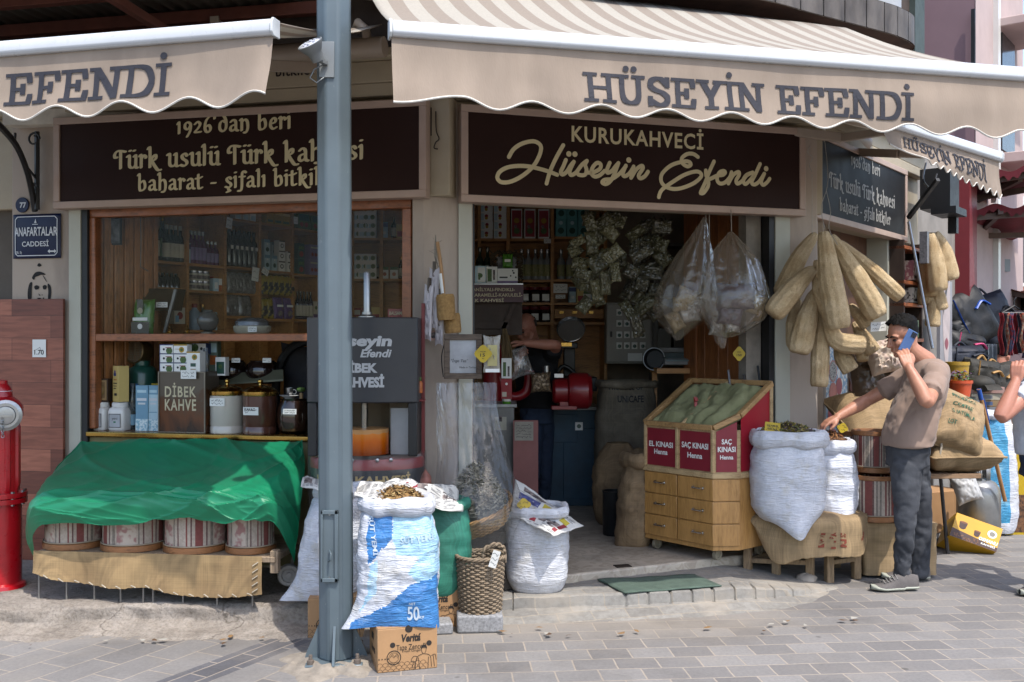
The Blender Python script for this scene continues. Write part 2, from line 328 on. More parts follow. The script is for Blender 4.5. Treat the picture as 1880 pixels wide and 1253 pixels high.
# shared materials
def paving():
 m,nt,b=base('stone_pavers')
 def bricks(rz,bw,rh,c1,c2,loc):
  t=N(nt,'ShaderNodeTexBrick');t.offset=.5;t.squash=1
  co=coords(nt,(1,1,1),rz,loc=loc)
  w=N(nt,'ShaderNodeTexNoise',i_Scale=3.5,i_Detail=4);nt.links.new(co,w.inputs[0])
  v=N(nt,'ShaderNodeVectorMath',operation='SCALE');v.inputs['Scale'].default_value=.018;nt.links.new(w.outputs[1],v.inputs[0])
  a=N(nt,'ShaderNodeVectorMath',operation='ADD');nt.links.new(co,a.inputs[0]);nt.links.new(v.outputs[0],a.inputs[1])
  nt.links.new(a.outputs[0],t.inputs[0])
  t.inputs['Color1'].default_value=lin(c1);t.inputs['Color2'].default_value=lin(c2);t.inputs['Mortar'].default_value=lin('#968c80')
  t.inputs['Scale'].default_value=1;t.inputs['Mortar Size'].default_value=.005;t.inputs['Mortar Smooth'].default_value=.35;t.inputs['Bias'].default_value=0
  t.inputs['Brick Width'].default_value=bw;t.inputs['Row Height'].default_value=rh
  return t
 right=bricks(R(-5),.205,.155,'#6b6866','#807d7a',(0,0,0))
 left=bricks(R(-63),.31,.185,'#6d6a68','#827f7c',(0,.035,0))
 tc=N(nt,'ShaderNodeTexCoord');sp=N(nt,'ShaderNodeSeparateXYZ');nt.links.new(tc.outputs['Object'],sp.inputs[0])
 def lin_d(p,ang):
  mp=N(nt,'ShaderNodeMapping');mp.vector_type='TEXTURE';mp.inputs['Location'].default_value=(p[0],p[1],0);mp.inputs['Rotation'].default_value=(0,0,R(ang))
  nt.links.new(tc.outputs['Object'],mp.inputs[0]);s2=N(nt,'ShaderNodeSeparateXYZ');nt.links.new(mp.outputs[0],s2.inputs[0]);return s2
 side=N(nt,'ShaderNodeMath',operation='GREATER_THAN');side.inputs[1].default_value=-.86;nt.links.new(sp.outputs[0],side.inputs[0])
 col=mixc(nt,side.outputs[0],left.outputs[0],right.outputs[0])
 fac=N(nt,'ShaderNodeMix');nt.links.new(side.outputs[0],fac.inputs[0]);nt.links.new(left.outputs[1],fac.inputs[2]);nt.links.new(right.outputs[1],fac.inputs[3])
 d=lin_d((-1.31,4.87),61)
 def cmp(o,v,eps):
  c=N(nt,'ShaderNodeMath',operation='COMPARE');c.inputs[1].default_value=v;c.inputs[2].default_value=eps;nt.links.new(o,c.inputs[0]);return c.outputs[0]
 def mul(a,c):
  q=N(nt,'ShaderNodeMath',operation='MULTIPLY');nt.links.new(a,q.inputs[0]);nt.links.new(c,q.inputs[1]);return q.outputs[0]
 band=mul(cmp(d.outputs[1],0,.105),cmp(d.outputs[0],-.9,1.28))
 row=bricks(R(-61),.34,.105,'#4e4d50','#616064',(.06,.0,0))
 col=mixc(nt,band,col,row.outputs[0])
 n1=N(nt,'ShaderNodeTexNoise',i_Scale=55,i_Detail=6,i_Roughness=.7);nt.links.new(tc.outputs['Object'],n1.inputs[0])
 n2=N(nt,'ShaderNodeTexNoise',i_Scale=2.3,i_Detail=7,i_Roughness=.65);nt.links.new(tc.outputs['Object'],n2.inputs[0])
 col=mixc(nt,.8,col,ramp(nt,n1.outputs[0],[(.3,(.72,.72,.73,1)),(.62,(1,1,1,1))]),'MULTIPLY')
 st=N(nt,'ShaderNodeTexVoronoi',i_Scale=1.1);nt.links.new(tc.outputs['Object'],st.inputs[0])
 bw=N(nt,'ShaderNodeRGBToBW');nt.links.new(st.outputs['Color'],bw.inputs[0]);col=mixc(nt,.1,col,bw.outputs[0],'SOFT_LIGHT')
 dust=ramp(nt,n2.outputs[0],[(.5,(0,0,0,1)),(.85,(.6,.6,.6,1))])
 yy=N(nt,'ShaderNodeMapRange');yy.inputs[1].default_value=4.95;yy.inputs[2].default_value=5.42;nt.links.new(sp.outputs[1],yy.inputs[0])
 xx=N(nt,'ShaderNodeMapRange');xx.inputs[1].default_value=1.9;xx.inputs[2].default_value=1.0;nt.links.new(sp.outputs[0],xx.inputs[0])
 e=N(nt,'ShaderNodeMath',operation='MULTIPLY_ADD');nt.links.new(n2.outputs[0],e.inputs[0]);e.inputs[1].default_value=1.3;e.inputs[2].default_value=-.85
 ad=N(nt,'ShaderNodeMath',operation='ADD',use_clamp=True);nt.links.new(mul(yy.outputs[0],xx.outputs[0]),ad.inputs[0]);nt.links.new(e.outputs[0],ad.inputs[1])
 mx=N(nt,'ShaderNodeMath',operation='MAXIMUM');nt.links.new(dust,mx.inputs[0]);nt.links.new(ad.outputs[0],mx.inputs[1])
 dd=N(nt,'ShaderNodeMath',operation='MULTIPLY');dd.inputs[1].default_value=.72;nt.links.new(mx.outputs[0],dd.inputs[0])
 col=mixc(nt,dd.outputs[0],col,lin('#8b8276'))
 gs=N(nt,'ShaderNodeTexVoronoi',i_Scale=2.7);nt.links.new(tc.outputs['Object'],gs.inputs[0]);g2=N(nt,'ShaderNodeTexNoise',i_Scale=.9,i_Detail=8,i_Roughness=.7);nt.links.new(tc.outputs['Object'],g2.inputs[0])
 col=mixc(nt,.75,col,ramp(nt,gs.outputs['Distance'],[(.045,(.45,.44,.43,1)),(.06,(1,1,1,1))]),'MULTIPLY');col=mixc(nt,.8,col,ramp(nt,g2.outputs[0],[(.36,(.72,.71,.7,1)),(.52,(1,1,1,1))]),'MULTIPLY')
 nt.links.new(col,b.inputs['Base Color']);b.inputs['Roughness'].default_value=.8
 inv=N(nt,'ShaderNodeMath',operation='SUBTRACT');inv.inputs[0].default_value=1;nt.links.new(fac.outputs[0],inv.inputs[1])
 h=N(nt,'ShaderNodeMath',operation='MULTIPLY_ADD');nt.links.new(n1.outputs[0],h.inputs[0]);h.inputs[1].default_value=.3;nt.links.new(inv.outputs[0],h.inputs[2])
 bumpn(nt,h.outputs[0],b,.45,.006);return m
PLASTER=M('cream_plaster','#a39587',.75,vs=2.6,col2='#887b70',lo=.3,hi=.52,bump=.15,bs=60,st=(1,1,.35),det=9)
TRIM=M('cream_metal_trim','#9f9081',.45,var=.1,vs=5)
TRIM2=M('pale_grey_trim','#aaa99b',.5,var=.07,vs=5)
BLACKM=M('black_metal','#17181a',.45,var=.2)
STEEL=M('bare_steel','#9a9b9c',.32,1,var=.1,vs=20)
CHROME=M('chrome','#cfd0d2',.12,1,var=.05)
BRASS=M('brass','#b08d4a',.25,1,var=.12,vs=12)
PINE=wood('pine_wood','#8a5230','#54301b',7,'x',.4,.15)
PINEV=wood('pine_wood_upright','#6f4227','#3f2415',7,'z',.45,.1)
SHELFW=wood('shelf_wood','#a4743f','#6d4826',8,'x',.5)
OLDWOOD=wood('weathered_wood','#8f7c66','#5d4c3b',8,'z',.8)
WHITE=M('white_card','#d8d8d3',.6,var=.05)
INK=M('black_ink','#16161a',.6,var=.1)
JUTE=weave('jute_cloth','#a38a68','#86704f',230)
JUTE2=weave('brown_jute','#8b7355','#6d583f',230)
SACKW=sackmat('white_woven_sack','#c6c7cc','#b6b9c1')
CONC=M('rough_concrete','#a89c8f',.9,var=.2,vs=6,col2='#877b6e',bump=.8,bs=45)
GRANITE=M('grey_granite','#8d8d8e',.8,var=.25,vs=70,bump=.4,bs=90,lo=.35,hi=.6)
# ground, step, apron, floor
g=MB();g.grid(lambda u,v:(-30+60*u,-12+72*v,0),13,13);struct(g,'ground',paving())
def step_fn(u,v):
 x=-4.6+3.55*u;prof=[(5.05,-.02),(5.2,.006),(5.35,.018),(5.385,.035),(5.40,.10),(5.43,.118),(5.7,.12),(6.62,.122)]
 k=v*(len(prof)-1);i=min(int(k),len(prof)-2);f=k-i
 y=prof[i][0]*(1-f)+prof[i+1][0]*f;z=prof[i][1]*(1-f)+prof[i+1][1]*f
 rough=1 if y<5.6 else .35
 y+=.10*(u-.75)if y<5.6 else 0
 return V((x,y+rough*(.03*nz(x*2.3,v*3)+.02*nz(x*9,v*6)),z+rough*(.014*nz(x*3,y*7,2)+.008*nz(x*14,y*14)+.005*nz(x*31,y*31))))
def concrete():
 m,nt,b=base('worn_concrete');n=N(nt,'ShaderNodeTexNoise',i_Scale=4,i_Detail=10,i_Roughness=.72);nt.links.new(coords(nt),n.inputs[0]);v=N(nt,'ShaderNodeTexVoronoi',feature='DISTANCE_TO_EDGE',i_Scale=1.6)
 w=N(nt,'ShaderNodeTexNoise',i_Scale=5,i_Detail=6);nt.links.new(coords(nt),w.inputs[0]);a=N(nt,'ShaderNodeMix',data_type='VECTOR');a.inputs[0].default_value=.25;nt.links.new(coords(nt),a.inputs[4]);nt.links.new(w.outputs[1],a.inputs[5]);nt.links.new(a.outputs[1],v.inputs[0])
 k=N(nt,'ShaderNodeTexNoise',i_Scale=60,i_Detail=6,i_Roughness=.7);nt.links.new(coords(nt),k.inputs[0]);c=ramp(nt,n.outputs[0],[(.3,lin('#6f675e')),(.47,lin('#8b8278')),(.62,lin('#9d948a'))])
 c=mixc(nt,.8,c,ramp(nt,k.outputs[0],[(.34,(.55,.53,.5,1)),(.56,(1,1,1,1))]),'MULTIPLY');cr=ramp(nt,v.outputs[0],[(.0,(.4,.38,.36,1)),(.012,(1,1,1,1))]);nt.links.new(mixc(nt,.85,c,cr,'MULTIPLY'),b.inputs['Base Color']);b.inputs['Roughness'].default_value=.9
 p=bumpn(nt,k.outputs[0],b,.7,.01);bumpn(nt,n.outputs[0],b,.8,.04,p);return m
g=MB();g.grid(step_fn,150,61);e=[step_fn(1,j/60)for j in range(61)]
g.add(e+[V((p.x,p.y,-.03))for p in e],[(j,j+1,62+j,61+j)for j in range(60)])
struct(g,'pavement',concrete())
FLZ=.15
kerb=[(-1.15,5.5),(-.6,5.54),(-.058,5.61),(.1235,5.645),(.602,5.706),(1.0,5.77),(1.257,5.83),(1.5,5.91),(1.75,6.03),(2.05,6.25)]
def apron_fn(u,v):
 k=u*(len(kerb)-1);i=min(int(k),len(kerb)-2);f=k-i
 x=kerb[i][0]*(1-f)+kerb[i+1][0]*f;y=kerb[i][1]*(1-f)+kerb[i+1][1]*f
 fade=max(0,min(1,(2.15-x)/.8))
 pr=[(-.24,-.012),(-.16,.006),(-.06,.03),(-.012,.04),(-.005,.094),(.012,.1),(.2,.1),(.5,.1),(1.1,.1)]
 k=v*8;j=min(int(k),7);f=k-j
 dy=pr[j][0]*(1-f)+pr[j+1][0]*f;z=pr[j][1]*(1-f)+pr[j+1][1]*f
 st=(x*7.7)%1
 groove=.012 if(st<.07 and-.02<dy<.14)else 0
 return V((x,y+dy+(.012*nz(x*4,dy*9)if dy<-.02 else 0)+groove*.6*(dy<.005),(z-groove+.004*nz(math.floor(x*7.7)*3.1,5)*(dy>-.012)+.006*nz(x*9,dy*20))*fade-.012*(1-fade)))
g=MB();g.grid(apron_fn,300,49)
def apron_mat():
 m,nt,b=base('apron_stone');t=N(nt,'ShaderNodeTexBrick');t.offset=.5;co=coords(nt,(1,1,1),R(-12));nt.links.new(co,t.inputs[0])
 t.inputs['Color1'].default_value=lin('#77746f');t.inputs['Color2'].default_value=lin('#8b8882');t.inputs['Mortar'].default_value=lin('#8f877b');t.inputs['Scale'].default_value=1
 t.inputs['Mortar Size'].default_value=.004;t.inputs['Brick Width'].default_value=.2;t.inputs['Row Height'].default_value=.1
 n=N(nt,'ShaderNodeTexNoise',i_Scale=30,i_Detail=7,i_Roughness=.7);nt.links.new(coords(nt),n.inputs[0])
 n2=N(nt,'ShaderNodeTexNoise',i_Scale=3,i_Detail=6);nt.links.new(coords(nt),n2.inputs[0])
 c=mixc(nt,.8,t.outputs[0],ramp(nt,n.outputs[0],[(.32,(.66,.64,.62,1)),(.62,(1,1,1,1))]),'MULTIPLY')
 nt.links.new(mixc(nt,ramp(nt,n2.outputs[0],[(.5,(0,0,0,1)),(.7,(.7,.7,.7,1))]),c,lin('#968d80')),b.inputs['Base Color']);b.inputs['Roughness'].default_value=.85
 bumpn(nt,n.outputs[0],b,.5,.006);return m
struct(g,'pavement',apron_mat())
def marble():
 m,nt,b=base('worn_marble');n=N(nt,'ShaderNodeTexNoise',i_Scale=2.2,i_Detail=9,i_Roughness=.7,i_Distortion=1.5);nt.links.new(coords(nt),n.inputs[0])
 w=N(nt,'ShaderNodeTexNoise',i_Scale=9,i_Detail=6,i_Distortion=2.5);nt.links.new(coords(nt),w.inputs[0])
 c=ramp(nt,n.outputs[0],[(.3,lin('#8d8478')),(.6,lin('#b3a898'))]);nt.links.new(mixc(nt,.5,c,ramp(nt,w.outputs[0],[(.44,(.62,.58,.54,1)),(.5,(1,1,1,1))]),'MULTIPLY'),b.inputs['Base Color'])
 b.inputs['Roughness'].default_value=.5;bumpn(nt,w.outputs[0],b,.12,.004);return m
g=MB();fl=[(-1.1,5.76),(-.3,5.68),(.326,5.96),(1.52,6.51),(1.9,6.86),(2.8,8.1),(2.4,9.6),(-1.6,9.5),(-3.1,6.9),(-3.0,6.6),(-.75,6.1)]
g.prism([V((x,y,FLZ-.07))for x,y in fl],V((0,0,.07)));struct(g,'floor',marble(),bevel=.012)
g=MB()
g.box(at(1143,1040,(CZ-FLZ)*F/(1040-CY))+V((0,0,.002)),(.1,.07,.006),R(15));o=g.build('drain_cover',M('rusty_iron','#3a3029',.7,.4),origin=at(1143,1040,(CZ-FLZ)*F/(1040-CY)),bevel=.002)
tag(o,'small rusty iron cover let into the marble floor of the entrance','drain cover')
mq=[gnd(1097,1066,.102),gnd(1275,1057,.102),gnd(1325,1078,.102),gnd(1146,1091,.102)]
g=MB();g.grid(lambda u,v:mq[0].lerp(mq[1],u).lerp(mq[3].lerp(mq[2],u),v)+V((0,0,.006+.006*nz(u*4,v*4))),24,14);o=g.build('door_mat',M('green_carpet','#4f5f54',.95,var=.2,vs=14,bump=.6,bs=260),origin=mq[0],solid=.008);tag(o,'faded grey green door mat lying on the kerb stones before the doorway','mat')
# the shop building
FL=Pl((-2.94,6.50),(-.5,5.97));FC=Pl((-.3,6.1),(1.98,6.80));FR=Pl((2.02,6.92),(3.33,8.61))
shop=thing('shop_building','cream corner shop with open doorway, wood framed window and dark sign boards','building',(.8,6.5,0))
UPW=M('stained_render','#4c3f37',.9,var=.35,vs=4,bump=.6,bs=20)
tl=FL.t
g=MB();g.pbox(FL,tl(-260),tl(22),.1,3.3,-.06,.3);g.build('wall',M('grey_brown_wall','#5f574e',.85,var=.2,vs=4),shop)
g=MB();g.pbox(FL,tl(22),tl(128),.1,3.0,0,.3);g.build('wall',PLASTER,shop,bevel=.006)
g=MB();g.pbox(FL,tl(128),tl(150),.1,2.42,.012,.2);g.build('jamb',TRIM2,shop,bevel=.003)
g=MB();g.pbox(FL,tl(150),tl(161),.1,2.42,.004,.12);g.build('jamb',BLACKM,shop,bevel=.002)
pa=FL.p(tl(757),0);pb=FL.p(tl(778),0);pc=FC.p(FC.t(840),0);pd=FC.p(FC.t(868),0);back=V((-.05,.35,0))
g=MB();g.prism([p+V((0,0,.1))for p in(pa,pb,pc,pd,pd+back,pa+V((.1,.4,0)))],V((0,0,2.9)));g.build('pillar',PLASTER,shop,bevel=.004)
g=MB();g.prism([p+V((0,0,.1))+V((.0,-.004,0))for p in(FC.p(FC.t(841),0),FC.p(FC.t(866),0),FC.p(FC.t(866),0,.012),FC.p(FC.t(841),0,.012))],V((0,0,2.32)));g.build('jamb',TRIM2,shop,bevel=.003)
g=MB();g.pbox(FC,FC.t(868.5),FC.t(871.5),.15,2.42,-.006,.1);g.build('jamb',BLACKM,shop)
q=[FC.p(FC.t(1424),0),FC.p(FC.t(1500),0),FR.p(FR.t(1502),0),FR.p(FR.t(1502),0,-.3),FC.p(FC.t(1424),0,-.3)]
g=MB();g.prism([p+V((0,0,.1))for p in q],V((0,0,2.9)));g.build('pillar',PLASTER,shop,bevel=.004)
g=MB();g.pbox(FC,FC.t(1422),FC.t(1449),.15,2.42,.012,.1);g.build('jamb',TRIM2,shop,bevel=.003)
g=MB();g.pbox(FC,FC.t(1412),FC.t(1421.5),.15,2.42,.002,.1);g.build('jamb',BLACKM,shop)
g=MB();g.pbox(FC,FC.t(1384),FC.t(1411),.15,2.6,-.10,.1);g.build('jamb',M('dirty_white_paint','#8d8478',.7,var=.3,vs=8),shop)
g=MB();g.pbox(FR,FR.t(1627),FR.t(1655),0,2.45,.01,.25);g.build('jamb',TRIM2,shop,bevel=.003)
g=MB();g.pbox(FR,FR.t(1502),FR.t(1627),.02,2.6,-.16,.05)
for k in range(3):
 for i in range(2):
  t0=FR.t(1512)+(FR.t(1622)-FR.t(1512))*i/2;g.pbox(FR,t0+.06,t0+.42,.25+.75*k,.85+.75*k,-.145,.02)
dr=g.build('door',wood('dark_door_wood','#5a3a28','#2c1b12',7,'z',.45,.1),shop,bevel=.012)
def fascia(pl,t0,t1):
 g=MB();g.pbox(pl,t0,t1,2.42,3.02,-.004,.25);g.pbox(pl,t0,t1,3.02,3.10,.064,.33);g.pbox(pl,t0,t1,3.10,3.235,.06,.3);g.pbox(pl,t0,t1,3.235,3.29,.13,.36)
 g.build('fascia',M('cream_fascia','#a3967f',.6,var=.1,vs=4),shop,bevel=.008)
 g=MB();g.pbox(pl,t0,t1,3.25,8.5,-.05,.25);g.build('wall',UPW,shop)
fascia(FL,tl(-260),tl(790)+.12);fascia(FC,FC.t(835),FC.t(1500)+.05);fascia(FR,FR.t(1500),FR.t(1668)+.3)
g=MB();nb=[FL.t(512),FL.t(660)];u,vz=FL.u,V((0,0,1))
c=FL.px(543,130,.065);g.text('bitkiler',c,u,vz,h=.062,bold=.02,sp=1.08)
c=FL.px(538,88,.10)
g.build('lettering',M('dark_brown_paint','#241a18',.6),shop)
A0=V((-2.74,6.75,0));A1=V((-1.42,9.05,0));B1=V((2.75,9.35,0))
SL=Pl(A0,A1);BK=Pl(A1,B1)
g=MB();g.pbox(SL,-.1,(A1-A0).length,FLZ,3.1,-.36,.1);g.build('wall',M('brown_board','#8d6a4a',.7,var=.25,vs=3),shop)
g=MB();g.pbox(BK,-.6,(B1-A1).length+.4,FLZ,3.1,-.36,.1);g.build('wall',M('dark_back_wall','#9a8a78',.8,var=.3,vs=3),shop)
g=MB();g.prism([V((-3.3,6.45,2.95)),V((-.3,6.25,2.95)),V((2.2,7.0,2.95)),V((3.3,9.9,2.95)),V((-2.2,9.9,2.95))],V((0,0,.1)));g.build('ceiling',M('dim_ceiling','#d2cabc',.8),shop)
g=MB()
wa,wb=FC.p(FC.t(1400),0,-.12),FC.p(FC.t(1400),0,-.12)+V((-.29,.956,0))*1.05
PW=Pl(wb,wa);n=9;Lw=(wb-wa).length
for i in range(n):g.pbox(PW,Lw*i/n+.003,Lw*(i+1)/n-.003,FLZ,2.95,(.012 if i%3==1 else 0),.03)
g.build('planked_wall',wood('orange_planks','#8a5530','#522f15',6,'z',.45,.1),shop,bevel=.003)
g=MB();g.prism([V((2.0,7.05,FLZ)),V((2.2,7.05,FLZ)),V((3.1,9.5,FLZ)),V((2.9,9.5,FLZ))],V((0,0,2.8)));g.build('wall',M('dark_back_wall','#9a8a78'),shop)
g=MB();ra=FL.p(tl(163),0,-.1);rb=A0+V((.0,.12,0));RIBP=Pl(ra,rb+V((.28,.05,0)));Lr=(rb+V((.28,.05,0))-ra).length
for i in range(12):g.pbox(RIBP,Lr*i/12+.002,Lr*(i+1)/12-.004,.2,2.7,.01*(i%2),.04)
g.build('panelling',wood('ribbed_panel','#8f5f36','#54351c',6,'z',.4,.15),shop,bevel=.003)
def zf(py,px,off=0):return FL.px(px,py,off).z
wz=zf(386,170);wm1,wm0=zf(613,300),zf(627,300)
g=MB();a,b=tl(161,-.02),tl(755,-.02)
g.pbox(FL,a,b,wz-.045,wz+.02,-.02,.07);g.pbox(FL,a,a+.055,.98,wz-.045,-.02,.07);g.pbox(FL,b-.06,b,.98,wz-.045,-.02,.07)
g.pbox(FL,a+.055,b-.06,wm0,wm1,-.018,.07)
wf=g.build('window_frame',PINE,shop,bevel=.006)
g=MB();g.pbox(FL,a+.03,b-.03,wm1-.01,wz-.04,-.05,.006);g.build('pane',glass(),wf)
g=MB();g.pbox(FL,tl(161),tl(757),FLZ,.93,-.02,.5);g.build('counter',M('olive_counter','#7d744d',.6,var=.15),shop)
g=MB();g.pbox(FL,tl(159),tl(757),.93,.965,.015,.62);g.build('counter_edge',BRASS,shop,bevel=.008)
# balcony of the floor above and the canopy on the left
bal=thing('corner_balcony','dark metal clad curved balcony edge above the wide striped awning','balcony',(1.6,6.9,3.75))
bp=[(-2.6,5.15),(-.9,5.6),(.4,6.0),(1.1,6.22),(1.626,6.42),(1.98,6.65),(2.29,6.85),(2.6,7.05),(2.82,7.21),(3.0,7.42),(3.04,7.7),(2.95,8.3)]
bp=smooth(bp,5);n=len(bp)
g=MB()
for i in range(0,n-3,3):
 for k in range(3):
  a,b=V((*bp[i+k],3.75)),V((*bp[i+k+1],3.75));a2,b2=a.lerp(b,.07 if k==0 else 0),a.lerp(b,.93 if k==2 else 1)
  g.quad(a2,b2,b2+V((0,0,.21)),a2+V((0,0,.21)),0)
g.add([V((x*.996,y+.012,3.75))for x,y in bp]+[V((x*.996,y+.012,3.96))for x,y in bp],[(i,i+1,n+i+1,n+i)for i in range(n-1)],1,False)
g.build('cladding',[M('tarnished_zinc','#6a625b',.55,.2,vs=7,col2='#3d3631',st=(1,1,.4),bump=.3,bs=30),M('seam_zinc','#99948c',.6,var=.2)],bal,sharp=0)
g=MB();g.add([V((x,y,3.755))for x,y in bp]+[V((x-.3,y+1.6,3.755))for x,y in bp],[(i,i+1,n+i+1,n+i)for i in range(n-1)],0,False)
g.add([V((x,y,3.962))for x,y in bp]+[V((x-.3,y+1.6,3.962))for x,y in bp],[(i,i+1,n+i+1,n+i)for i in range(n-1)],0,False)
g.build('soffit',M('brown_soffit','#4a332a',.8,var=.4,vs=3,bump=.3,bs=15),bal)
ip=[V((x-.06,y+.10,0))for x,y in bp]
g=MB();g.add([p+V((0,0,3.95))for p in ip]+[p+V((0,0,6.5))for p in ip],[(i,i+1,n+i+1,n+i)for i in range(n-1)],0,False)
g.build('curved_wall',M('grey_panel','#a5a6a8',.5,var=.08),bal)
cn=thing('metal_canopy','rusty red steel framed canopy with corrugated sheet over the narrower awning','canopy',(-2.2,6.3,3.55))
REDST=M('red_oxide_steel','#6b3a2c',.7,var=.3,vs=5)
def crf(u,v):
 t=tl(-220)+(tl(560)-tl(-220))*u;o=-.3+1.6*v
 return FL.p(t,3.63+.012*math.sin(u*2*math.pi*34)+.22*(-v)*0,o)
g=MB();g.grid(crf,34*8+1,3);g.build('roof_sheet',M('grey_corrugated','#8f8a80',.5,.3,var=.25,vs=2),cn,solid=.003)
for o_ in(.06,.55,1.1):
 g=MB();g.beam(FL.p(tl(-200),3.575,o_),FL.p(tl(640),3.575,o_),.06,.075);g.build('beam',REDST,cn,bevel=.004)
for px in(-120,30,385):
 g=MB();g.beam(FL.p(tl(px),3.33,.02),FL.p(tl(px)-.25,3.53,1.0),.05,.05);g.build('brace',REDST,cn)
g=MB();g.pbox(FL,tl(400),tl(416),3.4,3.56,.1,.06);g.build('bracket',PLASTER,cn)
# sign boards
SIGNB=M('dark_brown_board','#2f1f1b',.5,var=.12,vs=2,spec=.1);GOLD=M('pale_gold_letters','#cdbf96',.5,var=.1,vs=6);GREYL=M('grey_letters','#94918a',.6,var=.1)
def nib(rx,ry,ang,n=10):return[(rx*math.cos(a)*math.cos(ang)-ry*math.sin(a)*math.sin(ang),rx*math.cos(a)*math.sin(ang)+ry*math.sin(a)*math.cos(ang))for a in[2*math.pi*i/n for i in range(n)]]
def dotp(x,y,r):return[(x+r*math.cos(a),y+r*math.sin(a))for a in[i*math.pi/5 for i in range(11)]]
LG={'u':(.8,[[(-.04,.95),(.12,1),(.12,.25),(.25,.05),(.48,.08),(.62,.3)],[(.48,.95),(.62,1),(.62,.12),(.76,.03)]],[]),'i':(.34,[[(-.02,.95),(.1,1),(.1,.03)]],[(.1,1.42)]),'ı':(.34,[[(-.02,.95),(.1,1),(.1,.03)]],[]),'r':(.55,[[(-.02,.95),(.1,1),(.1,.03)],[(.12,.72),(.3,1),(.46,.9),(.47,.8)]],[]),'k':(.82,[[(-.04,1.5),(.1,1.55),(.1,.03)],[(.15,.5),(.4,.95),(.56,.95),(.54,.68),(.2,.48)],[(.25,.5),(.48,.1),(.7,-.22),(.92,-.22)]],[]),'T':(.86,[[(.14,.92),(-.02,.92),(-.04,1.18),(.15,1.42),(.45,1.44),(.8,1.36)],[(.42,1.42),(.42,.03)]],[]),'s':(.66,[[(.5,.82),(.36,1),(.13,.86),(.2,.6),(.44,.42),(.5,.2),(.3,.02),(.03,.1)]],[]),'l':(.34,[[(-.04,1.5),(.1,1.55),(.1,.03)]],[]),'b':(.8,[[(-.04,1.5),(.1,1.55),(.1,.2),(.3,.03),(.56,.2),(.6,.6),(.46,.96),(.16,.75)]],[]),'a':(.8,[[(.12,.84),(.3,1),(.52,.85),(.55,.15),(.72,.03)],[(.5,.58),(.17,.46),(.08,.18),(.25,.03),(.5,.22)]],[]),'h':(.8,[[(-.04,1.5),(.1,1.55),(.1,.03)],[(.14,.78),(.4,1),(.6,.76),(.62,.2),(.48,-.16),(.3,-.16)]],[]),'t':(.58,[[(.12,1.35),(.13,.18),(.28,.03),(.46,.12)],[(-.1,.98),(.2,1),(.44,1.12)]],[]),'-':(.6,[[(.05,.5),(.4,.5)]],[]),' ':(.42,[],[]),'f':(.5,[[(.55,1.38),(.4,1.5),(.22,1.3),(.2,.1),(.1,-.3),(-.12,-.32)],[(0,1),(.44,1)]],[]),'v':(.78,[[(-.02,.95),(.1,1),(.12,.3),(.3,.04),(.54,.25),(.6,.75),(.5,1)]],[]),'e':(.7,[[(.12,.5),(.45,.6),(.52,.85),(.35,1),(.13,.75),(.09,.3),(.3,.03),(.56,.16)]],[]),'n':(.8,[[(-.02,.95),(.1,1),(.1,.03)],[(.12,.78),(.38,1),(.58,.76),(.6,.2),(.46,-.16),(.3,-.16)]],[]),'d':(.78,[[(.18,1.48),(.42,1.42),(.62,.95),(.6,.3),(.36,.03),(.1,.25),(.12,.75),(.35,.98),(.56,.84)]],[]),'1':(.4,[[(0,.88),(.12,1),(.12,.03)]],[]),'2':(.7,[[(.08,.8),(.3,1),(.52,.8),(.35,.42),(.08,.08),(.56,.08)]],[]),'9':(.75,[[(.55,.68),(.35,.36),(.11,.5),(.12,.85),(.35,1),(.58,.8),(.54,.2),(.28,-.3)]],[]),'6':(.75,[[(.52,1.45),(.22,1.1),(.09,.5),(.2,.08),(.44,.05),(.58,.35),(.42,.66),(.14,.46)]],[]),"'":(.26,[[(.05,1.5),(.04,1.22)]],[]),}
LG['ü']=(.8,LG['u'][1],[(.18,1.42),(.5,1.42)]);LG['ş']=(.66,LG['s'][1]+[[(.28,0),(.28,-.18),(.42,-.3),(.14,-.4)]],[])
def penned(s):
 x=0;L=[]
 for c in s:
  w,st,dt=LG[c]
  for l in st:L.append([(x+a,b)for a,b in smooth(l,4)])
  for d in dt:L.append([(x+d[0]-.03,d[1]),(x+d[0]+.03,d[1])])
  x+=w+.13
 return L,x-.13
def old_text(mb,s,o,u,v,w,mi,pen=nib(.135,.075,R(24))):
 L,tw=penned(s);k=w/(tw-.15)
 mb.strokes([[(a-tw/2+.08,b-.5)for a,b in l]for l in L],o,u,v*.86,pen,mi,k=k)
def board(name,pl,px0,px1,z0,z1,label,mat,off=.10):
 t0,t1=pl.t(px0,off),pl.t(px1,off);sg=thing(name,label,'sign',pl.p((t0+t1)/2,z0,0),pl.rz)
 f=.045;g=MB();g.pbox(pl,t0+f,t1-f,z0+f,z1-f,off-.012,off-.015);g.build('panel',mat,sg)
 g=MB();g.pbox(pl,t0,t1,z0,z0+f,off,off-.01);g.pbox(pl,t0,t1,z1-f,z1,off,off-.01);g.pbox(pl,t0,t0+f,z0+f,z1-f,off-.002,off-.012);g.pbox(pl,t1-f,t1,z0+f,z1-f,off-.002,off-.012)
 g.build('trim',M('rose_cream_trim','#a89182',.5,var=.1,vs=6),sg,bevel=.004);return sg
ZU=V((0,0,1))
sl_=board('shop_sign',FL,97,782,2.40,2.985,'long dark brown sign with three gold lines about Turkish coffee, behind the pole',SIGNB)
g=MB();o_=.0902
old_text(g,"1926'dan beri",FL.px(428,231,o_),FL.u,ZU,FL.t(530)-FL.t(327),0)
old_text(g,'Türk usulü Türk kahvesi',FL.px(432,290,o_),FL.u,ZU,FL.t(654)-FL.t(208),0)
